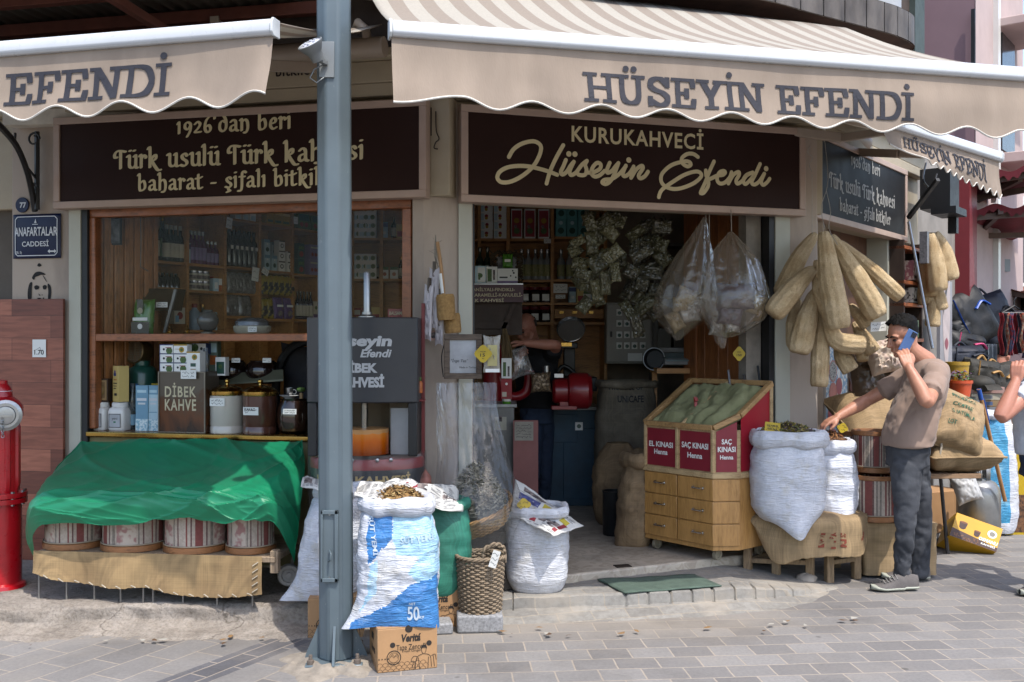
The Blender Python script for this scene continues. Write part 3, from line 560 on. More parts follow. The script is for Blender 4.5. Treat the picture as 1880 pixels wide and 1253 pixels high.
old_text(g,'baharat - şifalı bitkiler',FL.px(431,335,o_),FL.u,ZU,FL.t(611)-FL.t(255),0)
g.build('lettering',GOLD,sl_)
sc_=board('shop_sign',FC,847,1480,2.39,2.98,'brown sign over the doorway with a large gold handwritten shop name',SIGNB)
g=MB();g.text('KURUKAHVECİ',FC.px(1173,249,o_),FC.u,ZU,w=FC.t(1292)-FC.t(1054),h=.135,bold=.022,sp=1.12)
def scr(lines,ox,oy,k=6.267):
 out=[]
 for l in lines:
  q=[]
  for a,b in smooth(l,5):
   p=FC.px(ox+a/k,oy+b/k,o_)-FC.px(1173,300,o_);q.append((p.dot(FC.u),p.z))
  out.append(q)
 return out
Hs=scr([[(215,430),(270,340),(370,275),(500,250),(580,300),(570,400),(500,530),(380,640),(240,712),(130,720),(82,670),(110,600),(200,550),(320,533),(450,540),(580,570),(680,600),(770,635)],[(840,295),(780,400),(720,520),(680,620),(648,735)],[(870,465),(840,540),(812,600),(830,632),(880,600),(925,530),(962,485)],[(962,485),(915,590),(930,637),(985,610),(1055,520),(1112,475)],[(1112,475),(1092,520),(1108,580),(1088,635),(1020,635),(996,600)],[(1105,610),(1190,605),(1262,565),(1270,515),(1230,498),(1182,545),(1162,610),(1200,655),(1260,640),(1315,590)],[(1375,497),(1342,580),(1352,612),(1400,590),(1440,540),(1475,500)],[(1475,500),(1430,620),(1385,705),(1330,742),(1288,722),(1320,692),(1400,682),(1490,620),(1560,535)],[(1560,530),(1526,620),(1546,652),(1600,620),(1650,545)],[(1650,540),(1620,670)],[(1620,670),(1680,575),(1740,532),(1757,560),(1708,640),(1728,676),(1780,650),(1815,600)]],900,220)
Es=scr([[(635,430),(580,395),(510,397),(450,445),(458,505),(515,538),(552,520),(535,487),(470,482),(330,525),(228,615),(210,700),(250,762),(340,797),(450,787),(590,730),(672,655),(655,607),(590,600),(470,640),(340,720),(240,790),(200,840),(185,892)],[(820,482),(770,590),(720,720),(670,828),(672,848),(705,838),(752,765),(752,690),(728,640),(726,585)],[(752,690),(800,672),(855,645),(920,637),(948,610),(928,590),(880,612),(855,680),(880,732),(940,727),(1000,665),(1022,605)],[(1022,605),(985,735)],[(985,735),(1040,640),(1098,602),(1110,632),(1075,700),(1090,737),(1145,705),(1190,640),(1265,608)],[(1265,608),(1200,640),(1158,702),(1182,742),(1240,690),(1292,620)],[(1350,510),(1300,620),(1254,722),(1290,747),(1345,705),(1398,622)],[(1398,622),(1364,712),(1385,752),(1430,722),(1460,680)]],1180,220)
rp=.0128;g.strokes(Hs+Es,FC.px(1173,300,o_),FC.u,ZU,nib(rp,rp,0,12))
for ox,l in((900,((905,395),(975,398),(1595,465))),(1180,((1420,565),))):
 for a,b in l:g.disc(FC.px(ox+a/6.267,220+b/6.267,o_+.0014),.0175,FC.u,ZU)
g.build('lettering',GOLD,sc_)
sr_=board('shop_sign',FR,1496,1667,2.40,3.01,'black side street sign with three grey lines, at right angles above hanging loofahs',M('black_board','#232222',.5,var=.15,vs=2,spec=.1))
g=MB()
old_text(g,"1926'dan beri",FR.px(1590,307,o_),FR.u,ZU,FR.t(1616,.1)-FR.t(1564,.1),0)
old_text(g,'Türk usulü Türk kahvesi',FR.px(1587,356,o_),FR.u,ZU,FR.t(1647,.1)-FR.t(1529,.1),0)
old_text(g,'baharat - şifalı bitkiler',FR.px(1591,394,o_),FR.u,ZU,FR.t(1637,.1)-FR.t(1545,.1),0)
g.build('lettering',GREYL,sr_)
# awnings
def sv(x,up=1,dn=1):return[[(x,.05),(x,.95)]]+([[(x-.15,.95),(x+.15,.95)]]if up else[])+([[(x-.15,.05),(x+.15,.05)]]if dn else[])
SG={'H':(1.02,sv(.17)+sv(.77)+[[(.17,.5),(.77,.5)]],[]),'S':(.86,[smooth([(.68,.76),(.46,.95),(.2,.88),(.14,.7),(.28,.56),(.55,.46),(.7,.3),(.62,.1),(.4,.04),(.14,.18)],5),[(.7,.95),(.7,.7)],[(.12,.05),(.12,.28)]],[]),'Ü':(1.0,[smooth([(.2,.95),(.2,.35),(.28,.12),(.47,.05),(.66,.12),(.74,.35),(.74,.95)],5),[(.05,.95),(.35,.95)],[(.6,.95),(.88,.95)]],[(.34,1.2),(.6,1.2)]),'E':(.88,[[(.2,.05),(.2,.95)],[(.05,.05),(.7,.05),(.74,.28)],[(.05,.95),(.68,.95),(.72,.74)],[(.2,.5),(.5,.5)],[(.5,.38),(.5,.62)]],[]),'F':(.84,sv(.2,0,1)+[[(.05,.95),(.68,.95),(.72,.74)],[(.2,.5),(.5,.5)],[(.5,.38),(.5,.62)]],[]),'Y':(.9,[[(.44,.05),(.44,.45)],[(.16,.95),(.44,.45)],[(.72,.95),(.44,.45)],[(.02,.95),(.3,.95)],[(.6,.95),(.86,.95)],[(.3,.05),(.58,.05)]],[]),'İ':(.42,sv(.19),[(.19,1.22)]),'N':(1.0,[[(.18,.05),(.18,.95)],[(.2,.95),(.76,.05)],[(.78,.05),(.78,.95)],[(.04,.05),(.33,.05)],[(.64,.95),(.92,.95)],[(.04,.95),(.2,.95)]],[]),'D':(.95,[[(.2,.05),(.2,.95)],smooth([(.05,.95),(.45,.95),(.68,.86),(.8,.6),(.8,.4),(.68,.14),(.45,.05),(.05,.05)],4)],[]),' ':(.45,[],[])}
def slab(s):
 x=0;L=[];D=[]
 for c in s:
  w,st,dt=SG[c];L+=[[(x+a,b)for a,b in l]for l in st];D+=[(x+a,b)for a,b in dt];x+=w
 return L,D,x
VALC=M('beige_canvas','#a99888',.85,var=.17,vs=3.5,bump=.25,bs=150,st=(1,1,.25))
_nt=VALC.node_tree;_b=_nt.nodes['Principled BSDF'];translucent(_nt,_b,_b.inputs['Base Color'].links[0].from_socket,.3)
NAVY=M('faded_navy_print','#2c2c34',.8,var=.2,vs=40);PIPE=M('white_piping','#d5cfc4',.7)
BARW=M('white_enamel','#b9bbbd',.3,var=.04,coat=.2)
def awning(label,a,b,drop,back_l,back_r,text,tc,th,low0,per,endup,z_drop_r=None,amp=.03,flip=False,seed=0,taper=0):
 a,b=V(a),V(b);L=(b-a).length;u=(b-a).normalized();n=V((u.y,-u.x,0)).normalized()
 aw=thing('awning',label,'awning',(a+b)/2,math.atan2(u.y,u.x))
 g=MB()
 def top(i,j):
  p=a.lerp(b,i).lerp(V(back_l).lerp(V(back_r),i),j);return p+V((0,0,.03-.05*math.sin(math.pi*j)+.012*nz(i*9+seed,j*2)))
 g.grid(top,90,9)
 g.build('canopy_cloth',stripes('striped_canvas','x',.176,[(0,'#a2968a'),(.48,'#bdb7ac'),(.985,'#978a7c')],.8,.12,90,noise_amt=.1,trans=.38),aw,solid=.004)
 g=MB();pr=[(-.028,-.035),(.026,-.035),(.04,-.02),(.04,.02),(.026,.038),(-.028,.038)]
 g.prism([a+n*x+V((0,0,y))for x,y in pr],b-a);g.build('front_bar',BARW,aw,bevel=.006)
 for e_,s_ in((a,-1),(b,1)):
  g=MB();g.prism([e_+n*x*1.12+V((0,0,y*1.12))for x,y in pr],u*s_*.012);g.build('end_cap',M('pale_plastic','#c5c8c8',.5),aw,bevel=.003)
 def low(t):
  ph=(t-low0)/per
  if t<low0-per*.5 and not flip:ph=-.5-(low0-per*.5-t)/(low0-per*.5)*.5
  return(drop-amp+amp*math.cos(2*math.pi*ph))*(1-taper+taper*t/L)
 def vp(t,s):
  f=.035*nz(t*1.7+seed,s*1.3)*s+.012*nz(t*5+seed,3+s)*s+endup*.05*s*math.exp(-((t if not flip else L-t)/.35)**2)
  return a+u*(t+.0*s)+n*(.012+f+.03*s*s)+V((0,0,-.036-s*low(t)))
 g=MB();nu=int(L/.02);g.grid(lambda i,j:vp(L*i,j),nu,14);g.build('valance',VALC,aw)
 g=MB();g.tube([vp(L*i/nu,1.0)for i in range(nu+1)],.005,5);g.build('piping',PIPE,aw)
 if text:
  Ls,D,tw=slab(text);k=th;x0=tc-tw*k*tc_w[text]/2 if False else tc-tw*k/2
  g=MB();sk=D_W[0]
  def fn(x,y,e):p=vp(tc+(x-tw/2)*k*sk,.0);t_=tc+(x-tw/2)*k*sk;s_=(D_W[1]-y*k)/(drop if taper else low(t_));return vp(t_,s_)+n*(.004+e)
  g.strokes([[q for q in l]for l in Ls],None,None,None,[(-.085,-.055),(.085,-.055),(.085,.055),(-.085,.055)],0,fn=lambda x,y,e:fn(x,y,e))
  for dx,dy in D:g.add([fn(x,y,.0012)for x,y in dotp(dx,dy,.105)[:-1]],[tuple(range(10))],0,False)
  g.build('lettering',NAVY,aw)
 for f in(.12,.88):
  p=a.lerp(b,f);q=V(back_l).lerp(V(back_r),f);e=p.lerp(q,.5)+u*(.25 if f<.5 else-.25)+V((0,0,-.14));g=MB()
  g.beam(p+V((0,0,-.02)),e,.04,.05);g.beam(e,q+V((0,0,-.2)),.045,.06);g.build('folding_arm',TRIM,aw,bevel=.005)
 r0,r1=V(back_l)+V((0,0,-.1)),V(back_r)+V((0,0,-.1));g=MB();g.tube([r0-u*.02,r1+u*.02],.06,16);g.build('roller',TRIM,aw)
 return aw,vp,L,u,n
D_W=[.98,.29]
zb=2.918
def pt_t(a,b,px):
 a,b=V(a),V(b);d=(px-CX)/F;t=(d*a.y-a.x)/((b.x-a.x)-d*(b.y-a.y));return t*(b-a).length
def bar_awning(label,a,b,drop,bl,br,text,p0,p1,th,top,low_px,per_px,endup,flip=False,seed=0,amp=.03,taper=0):
 t0,t1=pt_t(a,b,p0),pt_t(a,b,p1);tw=slab(text)[2]if text else 1
 D_W[0]=(t1-t0)/((tw-.1)*th);D_W[1]=top+th
 return awning(label,a,b,drop,bl,br,text,(t0+t1)/2,th,pt_t(a,b,low_px),per_px,endup,flip=flip,seed=seed,amp=amp,taper=taper)
bar_awning('wide beige striped awning over the doorway, lettered with both words in navy',(-.534,4.4,2.925),(2.70,5.17,2.925),.302,(-.91,5.93,3.75),(2.24,6.68,3.62),'HÜSEYİN EFENDİ',1073,1668,.142,.10,911,.325,1,seed=1,amp=.024)
fa,fb=V((-3.0,4.87,2.93)),V((-1.05,4.40,2.93))
nb_=V((.205,.979,0));ext=(fa-fb).normalized()
bar_awning('shorter awning with one navy word and a dipping corner, over the street window',fa+ext*.9,fb,.315,fa+ext*.9+nb_*1.42+V((0,0,.43)),fb+nb_*1.42+V((0,0,.43)),'EFENDİ',22,316,.152,.085,294,.34,1,flip=True,seed=5)
ra_,rb_=V((2.20,5.92,2.86)),V((3.46,7.1,2.86));nr=V((-.69,.73,0))
bar_awning('small grey beige awning of the side street with zigzag hem under the wide one',ra_,rb_,.27,ra_+nr*1.0+V((0,0,.35)),rb_+nr*1.0+V((0,0,.35)),'HÜSEYİN EFENDİ',1655,1803,.14,.06,1700,.11,0,seed=9,amp=.022,taper=.6)
g=MB();e=at(664,52,5.8);g.tube([e+V((-.05,.1,.02)),e+V((-.02,0,.03)),e+V((.025,-.01,-.01)),e+V((.03,0,-.06)),e+V((.03,.02,-.17))],.027,10);o=g.build('awning_bracket',TRIM,origin=e,sharp=60)
tag(o,'cream curved awning bracket just beside the top of the grey pole','bracket')
# lamp post
px_,py_=-.85,4.82
pole=thing('lamp_post','tall blue grey steel post standing on the paving before the shop','pole',(px_,py_,0))
GREYP=M('grey_post_paint','#58646a',.42,var=.15,vs=2.5,bump=.08,bs=30,coat=.1,chip_c='#8f938f')
oc=[(px_+.0865*math.cos(R(22.5+45*i+4)),py_+.0865*math.sin(R(22.5+45*i+4)))for i in range(8)]
g=MB();g.prism([V((x,y,.02))for x,y in oc],V((-.02,0,5.0)));g.build('shaft',GREYP,pole,bevel=.012,seg=3)
g=MB();g.box((px_,py_,.012),(.27,.27,.022),R(4));g.build('base_plate',GREYP,pole,bevel=.004)
g=MB();g.grid(lambda u,v:V((px_+(.12+.16*v)*(1+.35*nz(math.cos(6.28*u)*2,math.sin(6.28*u)*2))*math.cos(6.2832*u),py_+(.12+.16*v)*(1+.35*nz(math.cos(6.28*u)*2,math.sin(6.28*u)*2))*math.sin(6.2832*u),.03-.034*v+.014*nz(u*20,v*4))),60,8,cu=True);g.build('mortar',M('old_mortar','#8d8478',.9,var=.25,vs=20,bump=.7,bs=60),pole)
for i in range(4):
 a=R(4+45+90*i)if False else R(4+90*i+45*0);d=V((math.cos(a),math.sin(a),0));s_=V((-d.y,d.x,0))*.006
 c=V((px_,py_,.022));g=MB();g.prism([c+d*.08-s_,c+d*.15-s_,c+d*.145-s_+V((0,0,.02)),c+d*.08-s_+V((0,0,.17))],s_*2);g.build('gusset',GREYP,pole)
for i in range(4):
 g=MB();a=R(49+90*i);c=V((px_+.155*math.cos(a),py_+.155*math.sin(a),.022));g.lathe([(.017,0),(.017,.02),(.009,.022),(.009,.045)],8,c);g.build('bolt',M('rusty_bolt','#7a6f66',.7,.5,var=.3),pole)
hx=at(605,1003,4.735);g=MB();w,h=.082,.34
for x0,x1,z0,z1 in((-w/2,w/2,h/2-.018,h/2),(-w/2,w/2,-h/2,-h/2+.018),(-w/2,-w/2+.01,-h/2,h/2),(w/2-.016,w/2,-h/2,h/2)):g.box(hx+V(((x0+x1)/2,.0,(z0+z1)/2)),(x1-x0,.022,z1-z0))
g.box(hx+V((0,.006,0)),(w-.012,.008,h-.02))
g.tube([hx+V((.0,-.004,-.02)),hx+V((.012,-.03,-.03)),hx+V((.012,-.032,-.06)),hx+V((-.005,-.006,-.07))],.005,6)
hd=g.build('hatch',GREYP,pole,bevel=.003)
for dz in(.15,-.15):g=MB();g.disc(hx+V((0,-.001,dz)),.005,V((1,0,0)),ZU);g.build('screw',STEEL,hd)
fl_=thing('floodlight','small round grey floodlight clamped high on the steel post','floodlight',at(590,120,4.74))
e=at(571,84,4.62);dl=V((-.38,-.5,.78)).normalized();ql=dl.to_track_quat('Z','Y').to_matrix()
GREYC=M('grey_cast','#7b7f80',.5,.3,var=.12)
g=MB();g.lathe([(.03,-.075),(.034,-.04),(.04,-.03),(.058,0),(.062,.012),(.056,.014),(.052,.008)],24,e,0,rot=ql);g.build('housing',GREYC,fl_)
g=MB();g.lathe([(.052,.008),(.045,.012),(.001,.013)],24,e,0,rot=ql,caps=False)
for i in range(6):g.ell(e+ql@V((.03*math.cos(i*1.047),.03*math.sin(i*1.047),.014)),(.009,.009,.004),8,5)
g.build('lens',M('pale_lens','#c9ccd6',.15,var=.1,vs=30),fl_)
g=MB();b0=at(600,110,4.735);g.box(b0,(.07,.012,.17),R(4));g.beam(e-dl*.07,b0+V((0,-.01,-.02)),.02,.02);g.tube([b0+V((-.015,-.02,-.03)),b0+V((-.05,-.05,-.06)),b0+V((-.07,-.05,-.1)),b0+V((-.04,-.04,-.12)),b0+V((-.01,-.02,-.09))],.004,6);g.build('bracket',GREYC,fl_,bevel=.002)
# generators for sacks, bags, baskets, cartons, bottles
def sack_fn(c,h,rx,ry,seed,bulge=.1,top=.92,pw=2.5,wr=.012,lean=(0,0),rz=0,tuck=.8,tail=None):
 c=V(c);ca,sa=math.cos(rz),math.sin(rz)
 def f(u,v):
  a=2*math.pi*u;t=v
  k=(tuck+(1-tuck)*min(1,t/.16)**.6)*(1+bulge*math.sin(math.pi*min(1,t*1.05)))*(1-(1-top)*max(0,(t-.72)/.28)**1.5)
  cs,sn=math.cos(a),math.sin(a);q=(abs(cs)**pw+abs(sn)**pw)**(-1/pw)
  x,y=rx*k*q*cs,ry*k*q*sn;z=h*t
  w=wr*(nz(math.cos(a)*1.4+seed,math.sin(a)*1.4,t*17*h)+.7*nz(math.cos(a)*3+seed,math.sin(a)*3,t*7)+.5*nz(cs*5+seed,sn*5,t*38*h))*(.4+.6*min(1,t*4))
  pl=1-.05*max(0,(t-.8)/.2)*(.5+.5*math.sin(a*13+seed))
  x,y=x*pl+w*cs,y*pl+w*sn
  if tail:
   for ta,tr,td in tail:
    g_=max(0,math.cos(a-ta))**7*max(0,1-t/.3)**2;x+=g_*tr*math.cos(ta);y+=g_*tr*math.sin(ta);z-=g_*td
  x+=lean[0]*t*t*h;y+=lean[1]*t*t*h
  return c+V((x*ca-y*sa,x*sa+y*ca,z))
 return f
def sack(name,label,mats,c,h,rx,ry,seed,group=None,content=None,mf=None,nu=72,nv=44,rim=.022,fill=.97,cat='sack',rim_mi=0,**k):
 t=thing(name,label,cat,c,0,group);f=sack_fn(c,h,rx,ry,seed,**k)
 g=MB();g.grid(f,nu,nv,cu=True,mf=mf)
 ctr=V((0,0,0))
 for i in range(24):ctr+=f(i/24,0)/24
 g.add([f(i/nu,0)for i in range(nu)]+[ctr],[(nu,(i+1)%nu,i)for i in range(nu)])
 if rim:
  rp=[]
  tc=sum((f(i/24,1)for i in range(24)),V((0,0,0)))/24
  def rf(u,v):
   p=f(u,1);d=(p-tc);d.z=0;d.normalize();a=2*math.pi*v
   rr=rim*(1+.35*nz(u*9+seed,3));return p+d*(rr*math.cos(a)+rr*.5)+V((0,0,rr*1.5*math.sin(a)-rr*.4+.012*nz(math.cos(6.28*u)*1.5+seed,math.sin(6.28*u)*1.5)))
  g.grid(rf,nu,11,rim_mi,cu=True)
 g.build('bag',mats,t,sharp=60)
 if content:
  tc=sum((f(i/24,fill)for i in range(24)),V((0,0,0)))/24
  g=MB();g.grid(lambda u,v:tc.lerp(f(u,fill),v)+V((0,0,.07*(1-v*v)+.012*nz(u*9,v*5,seed))),40,12,cu=True)
  base_m,chips,n,size=content
  r_=random.Random(seed)
  for i in range(n):
   u,v=r_.random(),math.sqrt(r_.random());p=tc.lerp(f(u,fill),v*.97)+V((0,0,.073*(1-v*v)+.004+r_.random()*.012))
   chip(g,p,size*r_.uniform(.6,1.4),r_,1+r_.randrange(len(chips)))
  g.build('contents',[base_m]+chips,t,sharp=0)
 return t,f
def chip(g,p,L,r_,mi):
 d=V((r_.uniform(-1,1),r_.uniform(-1,1),r_.uniform(-.5,.5))).normalized();s=d.cross(V((r_.uniform(-.4,.4),r_.uniform(-.4,.4),1))).normalized();n=d.cross(s)
 w=L*r_.uniform(.16,.3);g.add([p-d*L/2,p-s*w+n*w*.6,p+d*L/2,p+s*w+n*w*.6],[(0,1,2,3)],mi,False)
def pillow_fn(a,b,h,seed,ear=.1,p=2.6,wr=.01,sag=0):
 def f(u,v,s):
  x,y=u*2-1,v*2-1
  k=max(0,(1-abs(x)**p)*(1-abs(y)**p))**.5
  px=a*x*(1-ear*(1-y*y)*abs(x));py=b*y*(1-ear*(1-x*x)*abs(y))
  z=s*h*k*(1+.25*nz(x*2+seed,y*2,s*3))+wr*(nz(x*6+seed,y*6,s)+.6*nz(x*15+seed,y*15,s))*(.3+k)-sag*(x*x+y*y)
  return V((px,py,z))
 return f
def pillow(g,M4,a,b,h,seed,n=16,mi=0,mf=None,**k):
 f=pillow_fn(a,b,h,seed,**k)
 for s in(1,-1):g.grid((lambda u,v,s=s:M4@f(u if s>0 else 1-u,v,s)),n,n,mi,mf=mf)
def frame4(o,x,y):x=V(x).normalized();z=x.cross(V(y)).normalized();y=z.cross(x);m=Matrix.Identity(4);m.col[0][:3]=x;m.col[1][:3]=y;m.col[2][:3]=z;m.col[3][:3]=V(o);return m
FX,FZ,FN=V((1,0,0)),V((0,0,1)),V((0,-1,0))
def carton(name,label,cat,w,d,h,body,art=(),group=None,top=None,words=()):
 """a printed carton, front to -y, base at its origin; art: (x0, y0, x1, y1, material) rectangles or ('o', cx, cy, r, material) on the front face, in fractions"""
 t=thing(name,label,cat,(0,0,0),0,group)
 ms=[body];g=MB();g.box((0,0,h/2),(w,d,h));o=V((-w/2,-d/2-.0006,0))
 def mi(m):
  if m not in ms:ms.append(m)
  return ms.index(m)
 if top:g.rect(V((-w/2,-d/2,h+.0006)),FX,V((0,1,0)),0,w,0,d,mi(top))
 for k,a in enumerate(art):
  oo=o+FN*.0002*k
  if a[0]=='o':g.disc(oo+FX*w*a[1]+FZ*h*a[2],w*a[3],mi=mi(a[4]),n=14)
  else:g.rect(oo,FX,FZ,w*a[0],w*a[2],h*a[1],h*a[3],mi(a[4]))
 g.build('carton',ms,t,local=True,bevel=.0012,seg=1)
 if words:
  g=MB()
  for body_,x,y,ww,hh in words:g.text(body_,o+FN*.0016+FX*w*x+FZ*h*y,FX,FZ,w=w*ww,h=(h*hh if hh else None),bold=.02)
  g.build('lettering',words_mat[0],t,local=True)
 return t
words_mat=[INK]
def bottle(name,label,cat,prof,mats,mis,group=None,n=18,cap=None,lab=None):
 t=thing(name,label,cat,(0,0,0),0,group);g=MB();g.lathe(prof,n,mis=mis);g.build('bottle',mats,t,local=True,sharp=50)
 if lab:r_,z0,z1,m=lab;g=MB();g.lathe([(r_,z0),(r_,z1)],n,caps=False);g.build('label',m,t,local=True)
 if cap:pr,m=cap;g=MB();g.lathe(pr,n);g.build('cap',m,t,local=True,sharp=50)
 return t
def put(proto,used,loc,rz=0,label=None,group=None,sc=None):
 """the first placing moves the prototype itself, later ones copy it with its parts"""
 if id(proto)in used:
  return dup(proto,loc,rz,label,group,sc=sc)
 used.add(id(proto));proto.location=loc;proto.rotation_euler=(0,0,rz)
 if label:proto['label']=label
 if group:proto['group']=group
 if sc:proto.scale=(sc,)*3 if not isinstance(sc,(tuple,list))else sc
 return proto
USED=set()
def scribble(g,o,u,v,w,h,lines,seed,mi=0,pen=.0011):
 r_=random.Random(seed)
 for k in range(lines):
  y=h*(.5-(k+.5)/lines);x=-w/2;P=[]
  while x<w/2:P.append((x,y+r_.uniform(-.32,.32)*h/lines));x+=r_.uniform(.25,.6)*h/lines*.55
  cut=r_.randrange(2,max(3,len(P)-2))if len(P)>6 else 0
  for Q in((P[:cut],P[cut+1:])if cut else(P,)):
   if len(Q)>1:g.strokes([Q],o,u,v,nib(pen,pen,0,6),mi,lift=.00004)
def price_card(label,o,u,v,w,h,lines=2,seed=1,words=None,col=None,group=None,shape=None):
 n=u.cross(v).normalized();t=thing('price_tag',label,'price tag',o,0,group);g=MB();pts=shape or[(-.5,-.5),(.5,-.5),(.5,.5),(-.5,.5)]
 g.prism([V(o)+u*x*w+v*y*h-n*.0006 for x,y in pts],n*.0012);g.build('card',col or WHITE,t)
 g=MB()
 if words:
  for b,x,y,ww,hh in words:g.text(b,V(o)+n*.0016+u*x*w+v*y*h,u,v,w=ww*w,h=hh*h,bold=.02)
 if lines:scribble(g,V(o)+n*.0012,u,v,w*.8,h*.8,lines,seed)
 g.build('writing',INK,t);return t
# left wall: bracket, number, street sign, stencil, board
def wl(px,py,off=0):return FL.px(px,py,off)
br=thing('iron_bracket','black curved iron bracket under the left end of the lettered awning','bracket',wl(60,385,.05))
g=MB()
P=[wl(64,388,.03),wl(58,350,.10),wl(48,310,.25),wl(30,268,.5),wl(4,236,.8),wl(-30,205,1.2)]
q=smooth(P,5);g.tube(q,.02,6);g.build('main_bar',BLACKM,br)
g=MB();g.tube([wl(68,242,.05),wl(68,385,.05)],.016,6);g.build('upright',BLACKM,br)
g=MB();g.tube(smooth([wl(28,245,.2),wl(29,270,.15),wl(45,300,.1),wl(66,328,.06)],5),.008,6)
for cx_,cy_,rr in((62,256,.045),(62,345,.03)):
 c=wl(cx_,cy_,.06);g.tube([c+FL.u*(rr*(1-.5*i/14)*math.cos(i*.55))+ZU*(rr*(1-.5*i/14)*math.sin(i*.55))for i in range(15)],.007,6)
g.build('scroll',BLACKM,br)
BLUE=M('blue_enamel','#161e3e',.35,var=.12,vs=6,spec=.3);WP=M('white_paint','#c6c8cb',.5,var=.06)
hn=thing('house_number','small round blue enamel plate reading 77','number plate',wl(42,377,.01))
g=MB();g.prism([wl(42,377,.004)+FL.u*.05*math.cos(a)+ZU*.05*math.sin(a)for a in[i*math.pi/14 for i in range(28)]],FL.n*.01);g.build('plate',BLUE,hn,bevel=.003)
g=MB();g.text('77',wl(42,377,.016),FL.u,ZU,h=.036,bold=.03);g.build('lettering',WP,hn)
ss=thing('street_sign','square dark blue enamel street name plate with white lettering','sign',wl(69,434,.01))
a,b=FL.t(27),FL.t(114);zt,zb_=wl(69,394).z,wl(69,475).z;w,h=b-a,zt-zb_;c=FL.p((a+b)/2,(zt+zb_)/2,.012)
g=MB();g.grid(lambda u,v:c+FL.u*w*(u-.5)+ZU*h*(v-.5)+FL.n*(.016*(1-(2*u-1)**2)*(1-(2*v-1)**2)**.5),17,17);g.build('plate',BLUE,ss,solid=.003)
bow=lambda x,y:c+FL.u*x+ZU*y+FL.n*(.0065+.016*(1-(2*x/w)**2)*max(0,1-(2*y/h)**2)**.5)
g=MB();g.text('ANAFARTALAR',c,None,None,w=w*.9,h=h*.2,bold=.02,fn=lambda x,y:bow(x,y+h*.1));g.text('CADDESİ',c,None,None,w=w*.56,h=h*.155,bold=.015,fn=lambda x,y:bow(x,y-h*.16));g.text('(TR. 5)',c,None,None,w=w*.15,h=h*.07,bold=.02,fn=lambda x,y:bow(x-w*.37,y-h*.375))
e=.44;cr=[(-e+.05,-e),(e-.05,-e),(e,-e+.06),(e,e-.06),(e-.05,e),(-e+.05,e),(-e,e-.06),(-e,-e+.06),(-e+.05,-e)]
for(x0,y0),(x1,y1)in zip(cr[:-1],cr[1:]):
 for k in range(8):
  p=bow(w*(x0+(x1-x0)*k/8),h*(y0+(y1-y0)*k/8));q=bow(w*(x0+(x1-x0)*(k+1)/8),h*(y0+(y1-y0)*(k+1)/8));s_=(q-p).normalized().cross(FL.n)*.0028;g.add([p-s_,q-s_,q+s_,p+s_],[(0,1,2,3)],0,False)
for sgn in(-1,1):g.add([bow(w*(.34+.085*sgn),-h*.35),bow(w*(.34+.045*sgn),-h*.35-.014),bow(w*(.34+.045*sgn),-h*.35+.014)],[(0,1,2)],0,False)
g.add([bow(w*.29,-h*.35-.005),bow(w*.39,-h*.35-.005),bow(w*.39,-h*.35+.005),bow(w*.29,-h*.35+.005)],[(0,1,2,3)],0,False)
g.add([bow(-w*.02,h*.29),bow(w*.03,h*.29),bow(w*.005,h*.39)],[(0,1,2)],0,False);g.add([bow(-w*.06,h*.255),bow(w*.06,h*.255),bow(w*.06,h*.268),bow(-w*.06,h*.268)],[(0,1,2,3)],0,False)
g.build('lettering',WP,ss)
g=MB();o_=.0035
def blob(pts,n=5,mi=0):g.add([wl(*p,o_)for p in smooth(pts,n,True)[:-1]],[tuple(range(n*len(pts)))],mi,False)
SX,SY=4.175,4.177
def zz(*pts):return[(x/SX,380+y/SY)for x,y in pts]
blob(zz((245,545),(270,505),(310,498),(350,520),(320,522),(300,528),(270,540),(262,560)),4);blob(zz((325,520),(340,540),(362,580),(345,560)),3);blob(zz((245,580),(225,590),(212,650),(215,710),(240,708),(243,640)),4)
blob(zz((365,590),(388,610),(393,660),(385,708),(368,706),(370,650)),4);blob(zz((262,612),(280,602),(300,612),(292,632),(270,634)),4);blob(zz((328,608),(345,600),(358,610),(352,632),(332,632)),4)
blob(zz((295,665),(310,680),(300,680)),3);blob(zz((320,672),(328,676),(322,680)),3);blob(zz((282,702),(300,698),(318,702),(300,708)),3);blob(zz((326,700),(338,696),(336,708)),3);blob(zz((285,450),(300,432),(318,450),(300,460)),4)
o=g.build('wall_stencil',M('black_spray_paint','#1b1918',.8),origin=wl(73,520));tag(o,'black stencilled face sprayed on the cream wall above the wooden board','graffiti')
def laminate():
 m,nt,b=base('wood_laminate');tc=coords(nt);mp=N(nt,'ShaderNodeMapping');mp.inputs['Rotation'].default_value=(R(-90),0,0);nt.links.new(tc,mp.inputs[0])
 t=N(nt,'ShaderNodeTexBrick');t.offset=.37;t.offset_frequency=2;nt.links.new(mp.outputs[0],t.inputs[0])
 t.inputs['Scale'].default_value=1;t.inputs['Brick Width'].default_value=.46;t.inputs['Row Height'].default_value=.145;t.inputs['Mortar Size'].default_value=.0015
 t.inputs['Color1'].default_value=lin('#6a3627');t.inputs['Color2'].default_value=lin('#a8674f');t.inputs['Mortar'].default_value=lin('#4a2419')
 n=N(nt,'ShaderNodeTexNoise',i_Scale=9,i_Detail=8,i_Distortion=.8);nt.links.new(coords(nt,(.5,1,5)),n.inputs[0])
 nt.links.new(mixc(nt,.8,t.outputs[0],ramp(nt,n.outputs[0],[(.35,(.6,.55,.52,1)),(.62,(1,1,1,1))]),'MULTIPLY'),b.inputs['Base Color']);b.inputs['Roughness'].default_value=.4;return m
a,b=FL.t(-60),FL.t(124);c=FL.p((a+b)/2,.12,.035)
t=thing('wooden_board','tall reddish laminate board with plank pattern leaning against the wall behind the hydrant','board',c,FL.rz)
